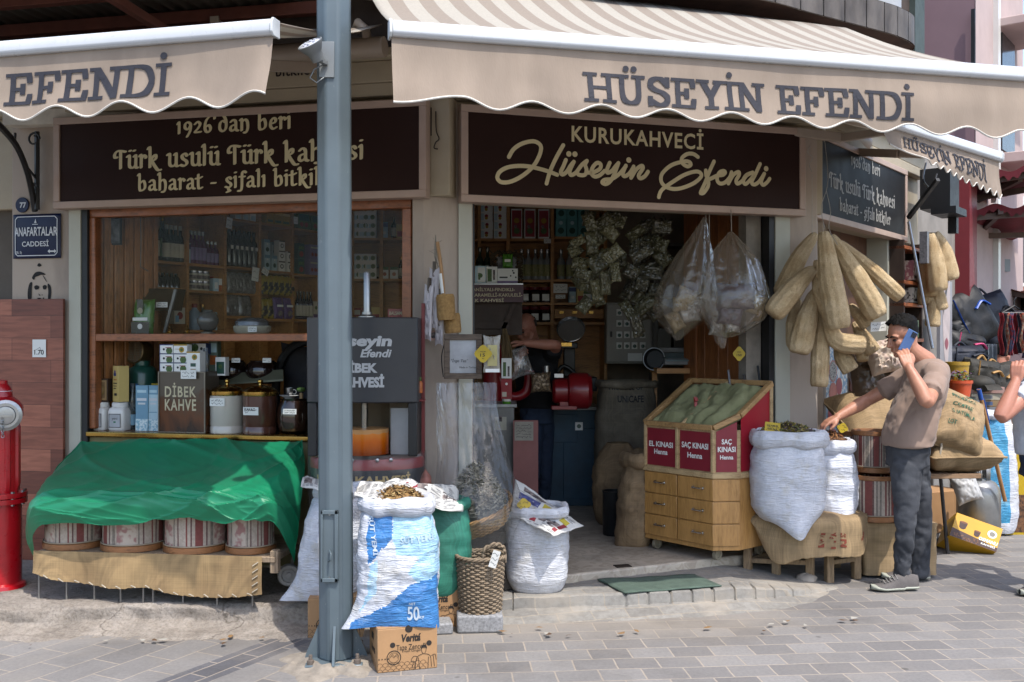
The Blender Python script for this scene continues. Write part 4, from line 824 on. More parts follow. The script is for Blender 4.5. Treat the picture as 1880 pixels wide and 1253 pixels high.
g=MB();zt=wl(60,550).z;g.box((0,0,(zt-.12)/2),(b-a,.022,zt-.12));g.build('board',laminate(),t,local=True,bevel=.002)
price_card('white handwritten price card pinned on the reddish wooden board',wl(72,640,.052),FL.u,ZU,.1,.115,1,3,[('1.70',0,-.22,.7,.28)])
# hydrant
RED=M('red_gloss_paint','#a5101c',.3,var=.2,vs=6,coat=.3,bump=.12,bs=40,chip_c='#5d2a26')
hx_,hy_=-2.97,5.80
hy=thing('fire_hydrant','tall red fire hydrant with a steel outlet cap and two white rings','fire hydrant',(hx_,hy_,.12))
def Z(py):return zof(py,5.72)
g=MB();g.lathe([(.13,.12),(.125,.14),(.105,.15),(.105,Z(925))],28,(hx_,hy_,0));g.build('standpipe',RED,hy)
g=MB();g.lathe([(.135,Z(927)),(.135,Z(918)),(.12,Z(917.5)),(.12,Z(917)),(.135,Z(916)),(.135,Z(907))],28,(hx_,hy_,0))
fl2=g.build('flange',RED,hy,bevel=.002)
for i in range(10):g=MB();a=i*.628;g.lathe([(.011,Z(930)),(.011,Z(904))],6,(hx_+.121*math.cos(a),hy_+.121*math.sin(a),0));g.build('bolt',STEEL,fl2)
g=MB();g.grid(lambda u,v:V((hx_+(.088+.012*(math.cos(u*2*math.pi*8)>.2)*(.03<v<.95))*math.cos(6.2832*u),hy_+(.088+.012*(math.cos(u*2*math.pi*8)>.2)*(.03<v<.95))*math.sin(6.2832*u),Z(907)+(Z(772)-Z(907))*v)),64,10,cu=True);g.build('barrel',RED,hy,sharp=30)
g=MB();g.lathe([(.09,Z(773)),(.112,Z(766)),(.112,Z(748)),(.09,Z(738)),(.058,Z(730)),(.053,Z(718)),(.045,Z(712)),(.03,Z(706)),(.03,Z(700)),(.001,Z(698))],28,(hx_,hy_,0));g.build('bonnet',RED,hy)
g=MB();g.lathe([(.0565,Z(729)),(.0545,Z(725))],28,(hx_,hy_,0),caps=False);g.lathe([(.0545,Z(722)),(.0535,Z(719))],28,(hx_,hy_,0),caps=False);g.build('white_ring',WP,hy)
oc_=V((hx_+.085,hy_-.13,Z(762)));dq=V((.42,-.9,0)).normalized().to_track_quat('Z','Y').to_matrix()
g=MB();g.lathe([(.07,-.11),(.075,-.03)],24,oc_,rot=dq);g.build('outlet',RED,hy)
g=MB();g.lathe([(.078,-.035),(.088,-.03),(.088,.0),(.07,.006),(.07,.0),(.055,0),(.05,.012),(.03,.014),(.001,.014)],28,oc_,rot=dq);g.box(oc_+dq@V((0,0,.022)),(.07,.012,.02),0,rot=dq);g.build('outlet_cap',STEEL,hy)
g=MB()
for i in range(7):g.ring(oc_+dq@V((-.01+.004*i,0,.03))+V((-.004*i,-.01,-.02-.016*i)),.0085,.0022,10,5,rot=Matrix.Rotation(R(90*(i%2)),3,'Z')@Matrix.Rotation(R(90),3,'X'))
g.build('chain',STEEL,hy)
t=MB();t.box(gnd(118,1035,.12)+V((0,.1,.05)),(.2,.2,.1),.2);o=t.build('concrete_block',GRANITE,origin=gnd(118,1035,.12)+V((0,.1,0)),bevel=.006);tag(o,'grey concrete block on the step between the hydrant and the burlap skirted stand','block')
# display stand, cloth-covered drums, green cloth
ds=thing('display_stand','low wooden stand on thin metal rods carrying four cloth covered drums','stand',(-1.95,5.65,.12))
sa,sb=at(66,1010,5.52),at(505,1015,5.36);sd=(sb-sa);sd.z=0;su=sd.normalized();sn=V((-su.y,su.x,0));PZ=.385
g=MB();p0=V((sa.x,sa.y,PZ-.03));g.prism([p0,p0+sd,p0+sd+sn*.62,p0+sn*.62],V((0,0,.03)));g.build('plank',OLDWOOD,ds,bevel=.004)
g=MB();e=at(503,1033,5.37);g.box(e+V((0,.03,0)),(.045,.06,.12));g.build('end_block',OLDWOOD,ds,bevel=.004)
for px,py in((69,1095),(121,1099),(173,1105),(222,1108),(264,1110),(282,1111),(337,1112),(399,1111),(463,1110)):
 p=V((sa.x,sa.y,0)).lerp(V((sb.x,sb.y,0)),(px-66)/439)+sn*.015;g=MB();g.tube([(p.x,p.y,.115),(p.x,p.y,PZ-.03)],.0055,8);g.build('leg',M('dull_rod','#8b8782',.45,.6,var=.2),ds)
for px in(140,350):
 p=V((sa.x,sa.y,0)).lerp(V((sb.x,sb.y,0)),(px-66)/439)+sn*.5;g=MB();g.tube([(p.x,p.y,.115),(p.x,p.y,PZ-.03)],.0055,8);g.build('leg',_M['dull_rod'],ds)
KC=M('kilim_cream','#b4a596',.9,var=.2,vs=60,bump=.4,bs=200);KR=M('kilim_red','#7d4640',.9,var=.15,vs=50,bump=.4,bs=200);KD=M('kilim_dark','#735650',.9,var=.3,vs=80);KG=M('kilim_grey','#8a7f73',.9,var=.3,vs=50)
KF=M('kilim_flower','#b4a596',.9,col2='#96706a',vs=17,lo=.42,hi=.52,bump=.4,bs=200,det=2)
PAT='ccrccdccrrrrrccdccggcfffffffffffffcgccdccc'
def drum(label,c,r,h,seed,group,rot=0,rim_top=True,pat=PAT,nrep=3,rimm=None):
 t=thing('drum',label,'drum',c,0,group);c=V(c);idx={'c':0,'r':1,'d':2,'g':3,'f':4};n=len(pat)*nrep
 g=MB();g.grid(lambda u,v:c+V(((r-.004+.004*nz(u*30,v*4,seed))*math.cos(6.2832*u),(r-.004+.004*nz(u*30,v*4,seed))*math.sin(6.2832*u),.02+(h-.02)*v)),n,6,cu=True,mf=lambda u,v:idx[pat[int(u*(n-1)+rot)%len(pat)]])
 g.lathe([(r-.02,h-.04),(.001,h-.04)],32,c,2,caps=False);g.build('cloth_cover',[KC,KR,KD,KG,KF],t)
 wm=wood('drum_rim_wood','#8d5e38','#5c3a20',9,'x',.5)
 g=MB();g.lathe([(r+.002,0),(r+.008,.004),(r+.008,.034),(r+.001,.037)],48,c);g.build('rim',wm,t)
 g=MB();g.ring(c+V((0,0,.042)),r+.003,.004,48,6);g.build('cord',M('rope','#a59681',.9),t)
 if rim_top:g=MB();g.lathe([(r-.012,h-.02),(r+.002,h-.03),(r+.006,h-.026),(r+.006,h),(r-.006,h),(r-.012,h-.02)],48,c,caps=False);g.build('rim',wm,t)
 return t
for i,(x0,x1,l)in enumerate(((78,182,'leftmost drum under the green cloth, its wooden rim overhanging the burlap'),(184,297,'second drum under the green cloth, with a loose scrap of wood veneer'),(299,411,'third drum under the green cloth, red stripes facing the street'),(413,500,'fourth drum under the green cloth, beside the hanging green corner'))):
 Yc=5.68-.045*i;cx_=((x0+x1)/2-CX)/F*(Yc-.05);drum(l,(cx_,Yc,PZ),(x1-x0)/2/F*(Yc-.04),.33,i,'cloth covered drums on the stand',rot=7*i+[30,8,20,2][i])
K=[[(150,818,6.42),(100,872,6.1),(66,925,5.72),(50,985,5.62),(64,1028,5.66)],[(158,815,6.40),(118,858,5.98),(84,902,5.55),(72,935,5.42),(79,966,5.43)],[(258,812,6.32),(235,862,5.92),(222,899,5.48),(224,925,5.36),(226,967,5.37)],[(360,809,6.24),(352,862,5.86),(346,896,5.43),(340,922,5.33),(330,952,5.34)],[(450,811,6.16),(445,860,5.82),(430,896,5.40),(430,925,5.30),(432,962,5.31)],[(530,815,6.09),(520,852,5.78),(492,898,5.40),(498,928,5.31),(500,962,5.32)],[(556,814,6.07),(560,862,5.84),(553,925,5.6),(548,980,5.5),(541,1033,5.5)]]
rows=[]
for col in K:rows.append(smooth([tuple(at(*p))for p in col],26))
cols=[smooth([r_[j]for r_ in rows],30)for j in range(len(rows[0]))];nr_,nc=len(cols),len(cols[0])
g=MB()
def gc(u,v):
 p=V(cols[min(int(v*(nr_-1)+.5),nr_-1)][min(int(u*(nc-1)+.5),nc-1)])
 rg_=lambda x:(1-abs(x)*2.2)**3 if abs(x)<.45 else 0
 w=.03*nz(u*6+v*2,v*2,1)*(.3+v)+.022*rg_(nz(u*5-v*3,v*1.6,2))+.018*rg_(nz(u*6+v*4,v*1.8-u*2,4))+.007*rg_(nz(u*12-v*9,v*5,8))+.02*math.sin(u*26+2*math.sin(v*5))*max(0,v-.6)
 return p+V((0,-.55*w,.6*w+.008*nz(u*20,7)*(v>.95)))
g.grid(gc,nc,nr_)
o=g.build('green_cloth',M('green_satin','#14734f',.42,var=.12,vs=3,rv=.05,bump=.05,bs=300),origin=at(330,905,5.45));tag(o,'shiny emerald green cloth draped from the counter over four drums','cloth')
g=MB();bl=smooth([(0,.262),(.1,.225),(.3,.205),(.45,.19),(.5,.20),(.7,.17),(.85,.155),(.95,.165),(1,.18)],10)
def jf(u,v):
 i=u*(len(bl)-1);zb2=bl[int(i)][1];p=V((sa.x,sa.y,0)).lerp(V((sb.x,sb.y,0)),u*.955-.005)-sn*(.012+.02*v*(.5+nz(u*5,v))+.012*math.sin(u*23)*v);return V((p.x,p.y,PZ+.006+(zb2-PZ)*v+.006*nz(u*60,2)*(v>.9)))
g.grid(jf,120,16);tt=thing('burlap_skirt','frayed burlap strip stitched with white twine along the front of the low stand','burlap cloth',(sa+sb)/2);g.build('cloth',weave('tan_burlap','#9d835c','#806848',190),tt)
g=MB()
for i in range(15):u=.06+i*.063;p=jf(u,.93);q_=jf(u+.02,.99);g.tube([p-sn*.006,p.lerp(q_,.5)-sn*.011+V((0,0,.004)),q_-sn*.006],.003,5)
for i in range(5):p=jf(.985,.15+.17*i);g.tube([p-sn*.006,p+su*-.03-sn*.008+V((0,0,-.02))],.003,5)
g.build('stitching',M('twine','#b5aa98',.9),tt)
wt=thing('trolley_wheel','pale grey plastic trolley wheel beside the hanging green cloth corner','wheel',at(530,1055,5.6));c=at(530,1056,5.6);q=V((.25,-1,0)).to_track_quat('Z','Y').to_matrix()
g=MB();g.lathe([(.035,-.02),(.055,-.022),(.062,-.012),(.062,.012),(.055,.022),(.04,.02),(.036,.008),(.016,.006),(.016,.022),(.001,.022)],28,c,rot=q);g.build('tyre',M('grey_plastic','#8f8d89',.6,var=.15),wt)
g=MB();g.tube([c+V((.0,.03,-.05)),V((c.x,c.y+.03,.122))],.008,6);g.tube([c+V((0,.03,0)),c+V((.02,.05,.12))],.01,6);g.build('frame',M('dull_rod','#8b8782'),wt)
# goods on the counter
CT=.966
def cp(px,off=-.12,z=CT):p=FL.px(px,790,off);return V((p.x,p.y,z))
def ps(px0,px1,off=-.12):return abs((FL.px(px1,790,off)-FL.px(px0,790,off)).length)
frz=FL.rz
WPL=M('white_plastic','#cfcdc8',.35,var=.04,coat=.2);SMK=M('smoked_glass','#2a211d',.12,var=.3,coat=.4)
def tub(px,lab):
 t=thing('plastic_tub',lab,'tub',cp(px),frz,'white plastic tubs on the counter');w=.062;pr=lambda k,z:[V((k*w*(abs(math.cos(a))**.45)*(1 if math.cos(a)>0 else-1),k*w*(abs(math.sin(a))**.45)*(1 if math.sin(a)>0 else-1),z))for a in[6.2832*i/32 for i in range(32)]]
 rs=[(.9,0),(1,.012),(1,.125),(.93,.14),(.72,.15),(.72,.152)];g=MB();vs=sum([pr(k,z)for k,z in rs],[]);g.add(vs,[(i*32+j,i*32+(j+1)%32,(i+1)*32+(j+1)%32,(i+1)*32+j)for i in range(len(rs)-1)for j in range(32)]+[tuple(range(160,192))]);g.build('tub',WPL,t,local=True)
 g=MB();g.lathe([(.05,.15),(.052,.152),(.052,.176),(.047,.182),(.001,.183)],30);g.build('lid',WPL,t,local=True)
 g=MB();o=V((0,-w-.0012,.065));g.rect(o,FX,FZ,-.043,.043,-.045,.045,0);g.rect(o+FN*.0004,FX,FZ,-.039,.039,-.041,.041,1);g.text('yeni',o+FN*.001+FZ*.012,FX,FZ,w=.04,mi=0);g.rect(o+FN*.001,FX,FZ,-.008,.008,-.014,-.004,2);g.build('label',[INK,M('grey_card','#aeb0b2'),M('green_ink','#1f6b48')],t,local=True)
tub(186,'left white plastic tub on the counter, under a small wooden box frame');tub(221,'right white plastic tub on the counter, under a tall yellow carton')
YEL=M('pale_yellow_card','#bfa767',.55,var=.06);YEL2=M('deep_yellow_card','#a4821f',.55);MIDB=M('dusty_blue','#6c93a8',.5,var=.08);PALEB=M('pale_blue_card','#a9c3cc',.5,var=.1,vs=20);TAN=M('tan_card','#9a7f58',.6);KRAFT=M('kraft_card','#a37e58',.75,var=.1,vs=8,bump=.1);NVY=M('navy_print','#283b70',.5);GRN=M('olive_print','#4d6a33',.5,var=.4,vs=90);DGR=M('deep_green','#1e4a3e',.35,var=.2,coat=.3);REDP=M('red_print','#8e2626',.5,var=.3,vs=60);PURP=M('purple_print','#5d4478',.5,var=.3,vs=40);ORG=M('orange_print','#b0602a',.5,var=.3,vs=50);SKYB=M('sky_print','#4d7fb0',.5)
t=carton('wooden_box_frame','small square wooden box frame with a round dial on a white tub','frame',.105,.05,.15,M('dark_frame','#3d2d22',.5),[(.08,.06,.92,.94,TAN),(.2,.15,.8,.85,M('tan_card2','#7c6342')),('o',.5,.5,.3,M('tarnished_brass','#8f7c4c',.35,.6)),('o',.5,.5,.22,TAN),('o',.5,.5,.06,BRASS)]);put(t,USED,cp(189,z=CT+.186),frz)
t=carton('tall_carton','tall yellow and cream carton standing on a white tub','carton',.085,.07,.235,YEL,[(0,0,.02,1,YEL2),(.15,.72,.6,.8,NVY),('o',.38,.83,.14,PURP),(.15,.6,.7,.63,ORG),(.12,.5,.75,.53,INK),(.12,.43,.7,.45,INK),(.15,.36,.6,.385,INK),(.3,.17,.75,.24,INK)]);put(t,USED,cp(222,z=CT+.186),frz+R(-32))
BLA=[(0,.8,1,1,MIDB),(.12,.84,.88,.9,PALEB),(.1,.66,.9,.72,WP),(.2,.58,.8,.62,WP),(0,0,1,.26,M('blue_floral','#7fa6b5',.5,col2='#c6d2d2',vs=60,lo=.45,hi=.55)),(.1,.4,.9,.42,MIDB)]
t=carton('blue_carton','upright dusty blue carton beside the coffee tin on the counter','carton',.088,.06,.295,MIDB,BLA[1:]);put(t,USED,cp(265),frz)
t=carton('blue_carton','upright pale blue carton squeezed against the coffee tin','carton',.07,.06,.295,PALEB,BLA);put(t,USED,cp(286,-.13),frz)
t=bottle('glass_bottle','clear conical glass bottle with a blue tag on the counter','bottle',[(.036,0),(.04,.01),(.04,.12),(.05,.14),(.02,.24),(.016,.3),(.018,.305)],[M('dim_glass','#8e9a9c',.08,trans=.85,var=.05)],[0]*6,lab=(.0405,.03,.1,MIDB));put(t,USED,cp(244,-.18),frz)
t=bottle('demijohn','big dark green glass jar with a blue picture label behind the cartons','jar',[(.09,0),(.1,.02),(.1,.24),(.085,.28),(.05,.3),(.05,.33)],[DGR],[0]*5,lab=None);put(t,USED,cp(262,-.32,CT+.12),frz)
g=MB();g.rect(V((0,-.1015,.12)),FX,FZ,-.028,.028,-.05,.06,0);g.rect(V((0,-.1019,.12)),FX,FZ,-.022,.022,-.044,.0,1);g.build('label',[SKYB,TAN],t,local=True)
t=carton('yellow_packet','bright yellow packet leaning behind the coffee tin','packet',.1,.04,.22,M('bright_yellow','#b39a22',.4),[(.1,.5,.5,.7,INK),(0,.05,.5,.35,WP)]);put(t,USED,cp(288,-.3,CT+.08),frz)
t=carton('cardboard_tray','brown woven mat lying under the tubs and cartons','mat',.52,.16,.012,M('brown_mat','#5b3d2a',.9,var=.3,vs=60));put(t,USED,cp(240,-.14,CT-.012),frz)
dw=ps(293,376);t=thing('coffee_tin','square rusty brown glass fronted coffee tin with cream letters','tin',cp(334,-.02),frz)
g=MB();hh=zof(683,6.3)-CT;g.box((0,.09,hh/2),(dw,.18,hh));
def rusty():
 m,nt,b=base('coffee_stained');sp=N(nt,'ShaderNodeSeparateXYZ');tc=N(nt,'ShaderNodeTexCoord');nt.links.new(tc.outputs['Object'],sp.inputs[0]);n=N(nt,'ShaderNodeTexNoise',i_Scale=9,i_Detail=8,i_Distortion=.6);nt.links.new(coords(nt,(1,1,.45)),n.inputs[0])
 a=N(nt,'ShaderNodeMath',operation='MULTIPLY_ADD');nt.links.new(sp.outputs[2],a.inputs[0]);a.inputs[1].default_value=2.2;nt.links.new(n.outputs[0],a.inputs[2])
 nt.links.new(ramp(nt,a.outputs[0],[(.45,lin('#1c0f09')),(.72,lin('#5a3115')),(.95,lin('#4a3424')),(1.0,lin('#4f463c'))]),b.inputs['Base Color']);b.inputs['Roughness'].default_value=.25;return m
g.build('body',rusty(),t,local=True,bevel=.003)
g=MB()
for s_,zz_,ww in(('DİBEK',hh*.68,.68),('KAHVE',hh*.455,.68)):g.text(s_,V((-.01,-.0015,zz_+(.008 if s_[0]=='D' else 0))),FX,FZ,w=dw*ww,h=hh*(.235 if s_[0]=='D' else .19),bold=.02,sp=1.15)
g.build('lettering',M('cream_letters','#c2b696',.5),t,local=True)
g=MB()
for x in(-dw/2,dw/2):g.box((x,-.003,hh/2),(.008,.008,hh))
for z_ in(.003,hh-.003):g.box((0,-.003,z_),(dw,.008,.006))
g.build('edging',M('dull_edge','#7f776a',.4,.5),t,local=True)
price_card('white handwritten price card stuck on the top edge of the brown coffee tin',cp(346,0,CT+hh*.955),FL.u,ZU,dw*.33,.055,2,5)
ws=ps(298,322);BX=[(0,.72,1,1,WHITE),(0,.9,1,1,NVY),('o',.72,.3,.24,GRN),('o',.32,.45,.08,INK),(.45,.6,.9,.68,REDP),(0,0,.04,1,NVY)]
bw=carton('tea_box','small white and blue printed box in the stack on the brown tin','box',ws,.06,.057,WHITE,BX,'small blue and white boxes stacked on the coffee tin')
for r_ in range(3):
 for c_ in range(2):
  if(r_,c_)!=(2,1):put(bw,USED,cp(310+25.5*c_,-.06,CT+hh+.058*r_),frz+ri(-.03,.03))
t=carton('tea_box','white and yellow printed box, topmost right of the two front columns','box',ws,.06,.057,WHITE,[(0,.85,1,1,YEL2),('o',.6,.4,.2,YEL2),('o',.6,.4,.1,GRN),(.1,.45,.4,.5,TAN)]);put(t,USED,cp(335.5,-.06,CT+hh+.116),frz)
t=carton('soap_box','tall white and gold box beside the small blue boxes on the tin','box',ws,.07,.128,WHITE,[(0,.93,1,1,YEL2),('o',.6,.72,.2,YEL2),('o',.6,.72,.1,GRN),(.3,.25,.7,.42,DGR),(.3,.1,.7,.14,TAN)]);put(t,USED,cp(360,-.05,CT+hh),frz)
t=carton('green_box','green framed box lying behind the stack on the tin','box',.1,.07,.07,GRN,[(.1,.1,.9,.9,KRAFT)]);put(t,USED,cp(345,-.2,CT+hh+.11),frz)
t=carton('tea_box','blue and white box standing highest behind the stack on the tin','box',.1,.07,.07,NVY,[(.04,0,.96,.96,WHITE),('o',.65,.5,.1,INK),('o',.2,.6,.25,GRN)]);put(t,USED,cp(371,-.2,CT+hh+.11),frz)
t=carton('green_box','grey green tall box behind the glass tubes','box',.06,.05,.2,M('grey_green','#6b7c6c',.5),[(.1,.6,.9,.9,PALEB),(.1,.2,.9,.5,ORG)]);put(t,USED,cp(395,-.25,CT+hh),frz)
t=carton('green_box','low white box with green plant print behind the canister lids','box',.07,.05,.12,WHITE,[(.1,.1,.9,.75,DGR),('o',.5,.5,.2,GRN)]);put(t,USED,cp(408,-.2,CT+hh-.03),frz)
gt=bottle('glass_tube','thin clear glass tube standing beside the white and gold box','tube',[(.011,0),(.012,.01),(.012,.12),(.007,.13),(.007,.15)],[_M['dim_glass']],[0]*4,'thin glass tubes on the tin',10)
for px in(375,380):put(gt,USED,cp(px,-.1,CT+hh),0)
def canister(px0,px1,fillm,label,seed,words):
 c=cp((px0+px1)/2,-.12);r=ps(px0,px1)/2;t=thing('canister',label,'canister',c,frz,'glass canisters with brass lids');zt=zof(726,6.28)-CT
 g=MB();g.lathe([(r,0),(r,.038),(r-.003,.042),(r-.003,.046),(r,.05),(r,zt)],36,mis=[0]*5);g.build('jar',fillm,t,local=True)
 g=MB();g.lathe([(r+.004,zt-.004),(r+.006,zt+.0),(r+.006,zt+.022),(r-.004,zt+.03),(r*.75,zt+.045),(r*.3,zt+.058),(.013,zt+.062),(.011,zt+.072),(.018,zt+.082),(.017,zt+.092),(.001,zt+.1)],36);g.build('lid',BRASS,t,local=True,sharp=30)
 price_card(label.split(' canister')[0]+' price card, handwritten, stuck on the canister front',c+FL.n*(r+.002)+FL.u*(-.01)+ZU*(zt*.82 if not words else zt*.6),FL.u,ZU,r*.95,.05,1 if words else 2,seed,words)
canister(389,445,M('white_powder_jar','#b9b3a8',.15,var=.05,coat=.5,vs=3),'tall white powder canister with a brass domed lid',21,None)
canister(449,507,M('cocoa_jar','#55352a',.15,var=.12,coat=.5,vs=4),'brown cocoa filled canister with a brass domed lid',22,[('KAKAO',-.05,.2,.7,.36)])
c=cp(540,-.14);r=.105;t=thing('round_jar','round dark glass jar of ground coffee beside the cocoa canister','jar',c,frz)
g=MB();g.lathe([(r*.6,0),(r*.88,.02),(r,.07),(r*1.02,.11),(r*.95,.165),(r*.8,.205),(r*.78,.21),(r*.84,.222)],36);g.build('jar',M('coffee_jar','#2b1c15',.08,var=.3,vs=5,coat=.6),t,local=True)
price_card('white handwritten price card on the round dark coffee jar',c+FL.n*(r+.004)+ZU*.145+FL.u*.02,FL.u,ZU,.09,.033,2,9)
t=thing('saucer','white saucer resting on the round dark jar','saucer',c+V((-.03,0,.222)),0);g=MB();g.lathe([(.03,0),(.035,.005),(.062,.018),(.06,.02),(.03,.008),(.001,.008)],28);g.build('dish',M('porcelain','#c9c9c8',.2,coat=.3),t,local=True)
t=thing('metal_cup','small steel cup standing in the white saucer','cup',c+V((-.03,0,.2325)),0);g=MB();g.lathe([(.018,0),(.02,.004),(.024,.055),(.021,.055),(.017,.006),(.001,.006)],20);g.build('cup',STEEL,t,local=True);g=MB();g.ring((.03,0,.03),.014,.003,14,6,rot=Matrix.Rotation(R(90),3,'X'));g.build('handle',STEEL,t,local=True)
t=thing('rose_ornament','tiny green leafed ornament with a cream base beside the steel cup','ornament',c+V((.045,0,.222)),0);g=MB();g.lathe([(.012,0),(.012,.03),(.006,.035)],10);g.build('base',TAN,t,local=True);g=MB();g.ell((0,0,.055),(.03,.03,.016),12,7);g.build('leaves',GRN,t,local=True)
c=FL.px(246,645,-.28);t=thing('round_strainer','round brass rimmed strainer with a fine mesh hanging below the window rail','strainer',c);q=(FL.n+V((-.25,0,.1))).to_track_quat('Z','Y').to_matrix()
g=MB();g.lathe([(.075,-.1),(.088,-.06),(.085,0),(.078,.006),(.072,.0)],32,c,rot=q,caps=False);g.build('rim',M('old_brass','#6a5738',.45,.6,var=.3),t)
g=MB()
for k in range(-6,7):
 w=math.sqrt(max(.0001,.073**2-(k*.0115)**2))
 g.beam(c+q@V((k*.0115,-w,-.002)),c+q@V((k*.0115,w,-.002)),.002,.002);g.beam(c+q@V((-w,k*.0115,0)),c+q@V((w,k*.0115,0)),.002,.002)
g.build('mesh',M('wire','#8f8670',.5,.5),t)
bo=bottle('glass_bowl','round glass bowl with dark contents behind the canisters','bowl',[(.06,0),(.1,.03),(.115,.08),(.1,.13),(.08,.15),(.085,.155)],[M('dark_bowl','#2a1d1a',.06,var=.5,vs=14,coat=.6)],[0]*5,'round glass bowls behind the canisters',28)
for px,l in((425,'round glass bowl of dark spice behind the white canister'),(482,'round glass bowl of reddish spice behind the cocoa canister')):
 o=put(bo,USED,cp(px,-.4,CT+.30),0,l);price_card('white handwritten card on the '+l.split(' behind')[0][6:],FL.px(px+8,662,-.27),FL.u,ZU,.06,.03,1,px)
t=thing('tray','slanted olive metal counter tray behind the canisters','tray',cp(450,-.4,CT+.2));g=MB();g.prism([FL.px(380,692,-.35),FL.px(520,682,-.35),FL.px(520,700,-.28),FL.px(395,708,-.28)],V((0,0,.012)));g.beam(FL.px(382,700,-.36),V((*FL.px(382,700,-.36).xy,CT-.01)),.02,.02);g.beam(FL.px(516,700,-.36),V((*FL.px(516,700,-.36).xy,CT-.01)),.02,.02);g.build('plate',M('olive_metal','#6a6b58',.5,.3),t)
t=thing('office_chair','dark padded chair back with a black rim behind the counter','chair',(-1.42,6.75,FLZ));c=FL.px(556,700,-.45);g=MB();M4=frame4(c+V((.05,.1,-.08)),FL.u,V((.1,0,1)));pillow(g,M4,.24,.34,.06,3,18);g.build('backrest',M('charcoal_pad','#26262a',.8),t)
g=MB();g.tube(smooth([c+V((-.2,.1,-.35)),c+V((-.2,.1,.0)),c+V((-.12,.1,.2)),c+V((.05,.1,.27)),c+V((.24,.1,.2))],5),.03,8);g.build('rim',BLACKM,t)
g=MB();g.tube([c+V((.05,.2,-.35)),V((c.x+.05,c.y+.2,FLZ))],.03,8);g.build('stem',BLACKM,t)
# coffee machine between the window and the pillar
mc=V((-.842,5.80,.12));mx=thing('coffee_machine','tall black coffee machine with a curved lettered head, orange filled tank and red drum base','coffee machine',mc)
DKP=M('charcoal_panel','#292a2d',.5,var=.18,vs=3,coat=.1);SILV=M('silver_letters','#9d9fa0',.4,var=.08);GOLDT=M('gold_print','#c4a566',.5)
R1,ZA,ZB=.66,zof(740,5.60),zof(583,5.60);hw=.313
def hp(x,z,lift=0):
 return V((mc.x+x,mc.y-.2-(math.sqrt(R1*R1-x*x)-math.sqrt(R1*R1-hw*hw))*.6-lift,z))
g=MB();n=20;fr_=[hp(-hw+2*hw*i/n,0)for i in range(n+1)];bk=[V((mc.x+hw,mc.y+.18,0)),V((mc.x-hw,mc.y+.18,0))]
g.prism([p+V((0,0,ZA))for p in fr_+bk],V((0,0,ZB-ZA)));g.build('head',DKP,mx,bevel=.008)
g=MB();mw=lambda px:(px-666)/F*5.6
def mtx(s_,px,py,pw,ph,sh=0,bold=.03):g.text(s_,None,None,None,w=pw/F*5.6,h=ph/F*5.6,shear=sh,bold=bold,fn=lambda x,y:hp(x+mw(px),y+zof(py,5.58),.003))
mtx('Hüseyin',658,629,128,26,.12,.045);mtx('Efendi',693,649,57,15,.25);mtx('DİBEK',662,673,68,23,0,.05);mtx('KAHVESİ',666,699,84,25,0,.05)
g.build('lettering',SILV,mx)
g=MB()
for sx in(-1,1):g.box((mc.x+sx*(hw-.03),mc.y-.05,(ZA+zof(838,5.6))/2),(.05,.3,ZA-zof(838,5.6)))
g.build('frame',BLACKM,mx,bevel=.004);g=MB();g.box((mc.x,mc.y+.12,(ZA+zof(838,5.6))/2),(2*hw-.1,.02,ZA-zof(838,5.6)));g.build('back_panel',M('pale_back_panel','#a39a8c',.4,var=.1),mx)
for px in(604,733):g=MB();g.box((mc.x+mw(px),mc.y-.1,(zof(752,5.6)+zof(838,5.6))/2),(.115,.01,.265));g.build('side_panel',M('brushed_panel','#8d9094',.4,.4,var=.1),mx)
zt,zl,zb3=zof(741,5.55),zof(790,5.55),zof(838,5.55);g=MB();tc_=V((mc.x-.0,mc.y-.12,0));rt=.143
g.lathe([(rt,zb3),(rt,zt)],40,tc_,caps=False);tk=g.build('tank',glass('tank_glass',tint=(.8,.77,.72,1)),mx)
g=MB();g.lathe([(rt-.004,zb3+.002),(rt-.004,zl),(.001,zl+.004)],40,tc_)
def orange():
 m,nt,b=base('orange_drink');sp=N(nt,'ShaderNodeSeparateXYZ');tc=N(nt,'ShaderNodeTexCoord');nt.links.new(tc.outputs['Object'],sp.inputs[0]);n_=N(nt,'ShaderNodeTexNoise',i_Scale=14,i_Detail=5);nt.links.new(coords(nt),n_.inputs[0])
 a=N(nt,'ShaderNodeMapRange');a.inputs[1].default_value=zb3-mc.z;a.inputs[2].default_value=zl-mc.z;nt.links.new(sp.outputs[2],a.inputs[0]);m_=N(nt,'ShaderNodeMath',operation='MULTIPLY_ADD');nt.links.new(n_.outputs[0],m_.inputs[0]);m_.inputs[1].default_value=.3;nt.links.new(a.outputs[0],m_.inputs[2])
 nt.links.new(ramp(nt,m_.outputs[0],[(.2,lin('#8a3a08')),(.7,lin('#d0690f')),(1.0,lin('#e08a35')),(1.15,lin('#c99a68'))]),b.inputs['Base Color']);b.inputs['Roughness'].default_value=.25;return m
g.build('drink',orange(),tk)
g=MB();g.lathe([(.02,zb3),(.02,zt),(.06,zt)],12,tc_);g.build('spindle',STEEL,tk)
g=MB();ZT=zof(846,5.55);prf=[(.33,.12),(.33,ZT-.11),(.333,ZT-.105),(.333,ZT-.1),(.33,ZT-.095),(.33,ZT-.012),(.322,ZT),(.001,ZT)]
g.lathe([(.33,0),(.33,ZT-.115-.12)],56,mc,0,sy=.7);g.lathe([(.331,ZT-.235),(.331,ZT-.18)],56,mc,0,sy=.7,caps=False);g.lathe([(.33,ZT-.18),(.33,ZT-.132),(.322,ZT-.12),(.001,ZT-.12)],56,mc,1,sy=.7)
g.build('drum',[M('black_print','#1d1d24',.4,coat=.3),M('red_band','#8d1c22',.35,var=.12,coat=.3)],mx)
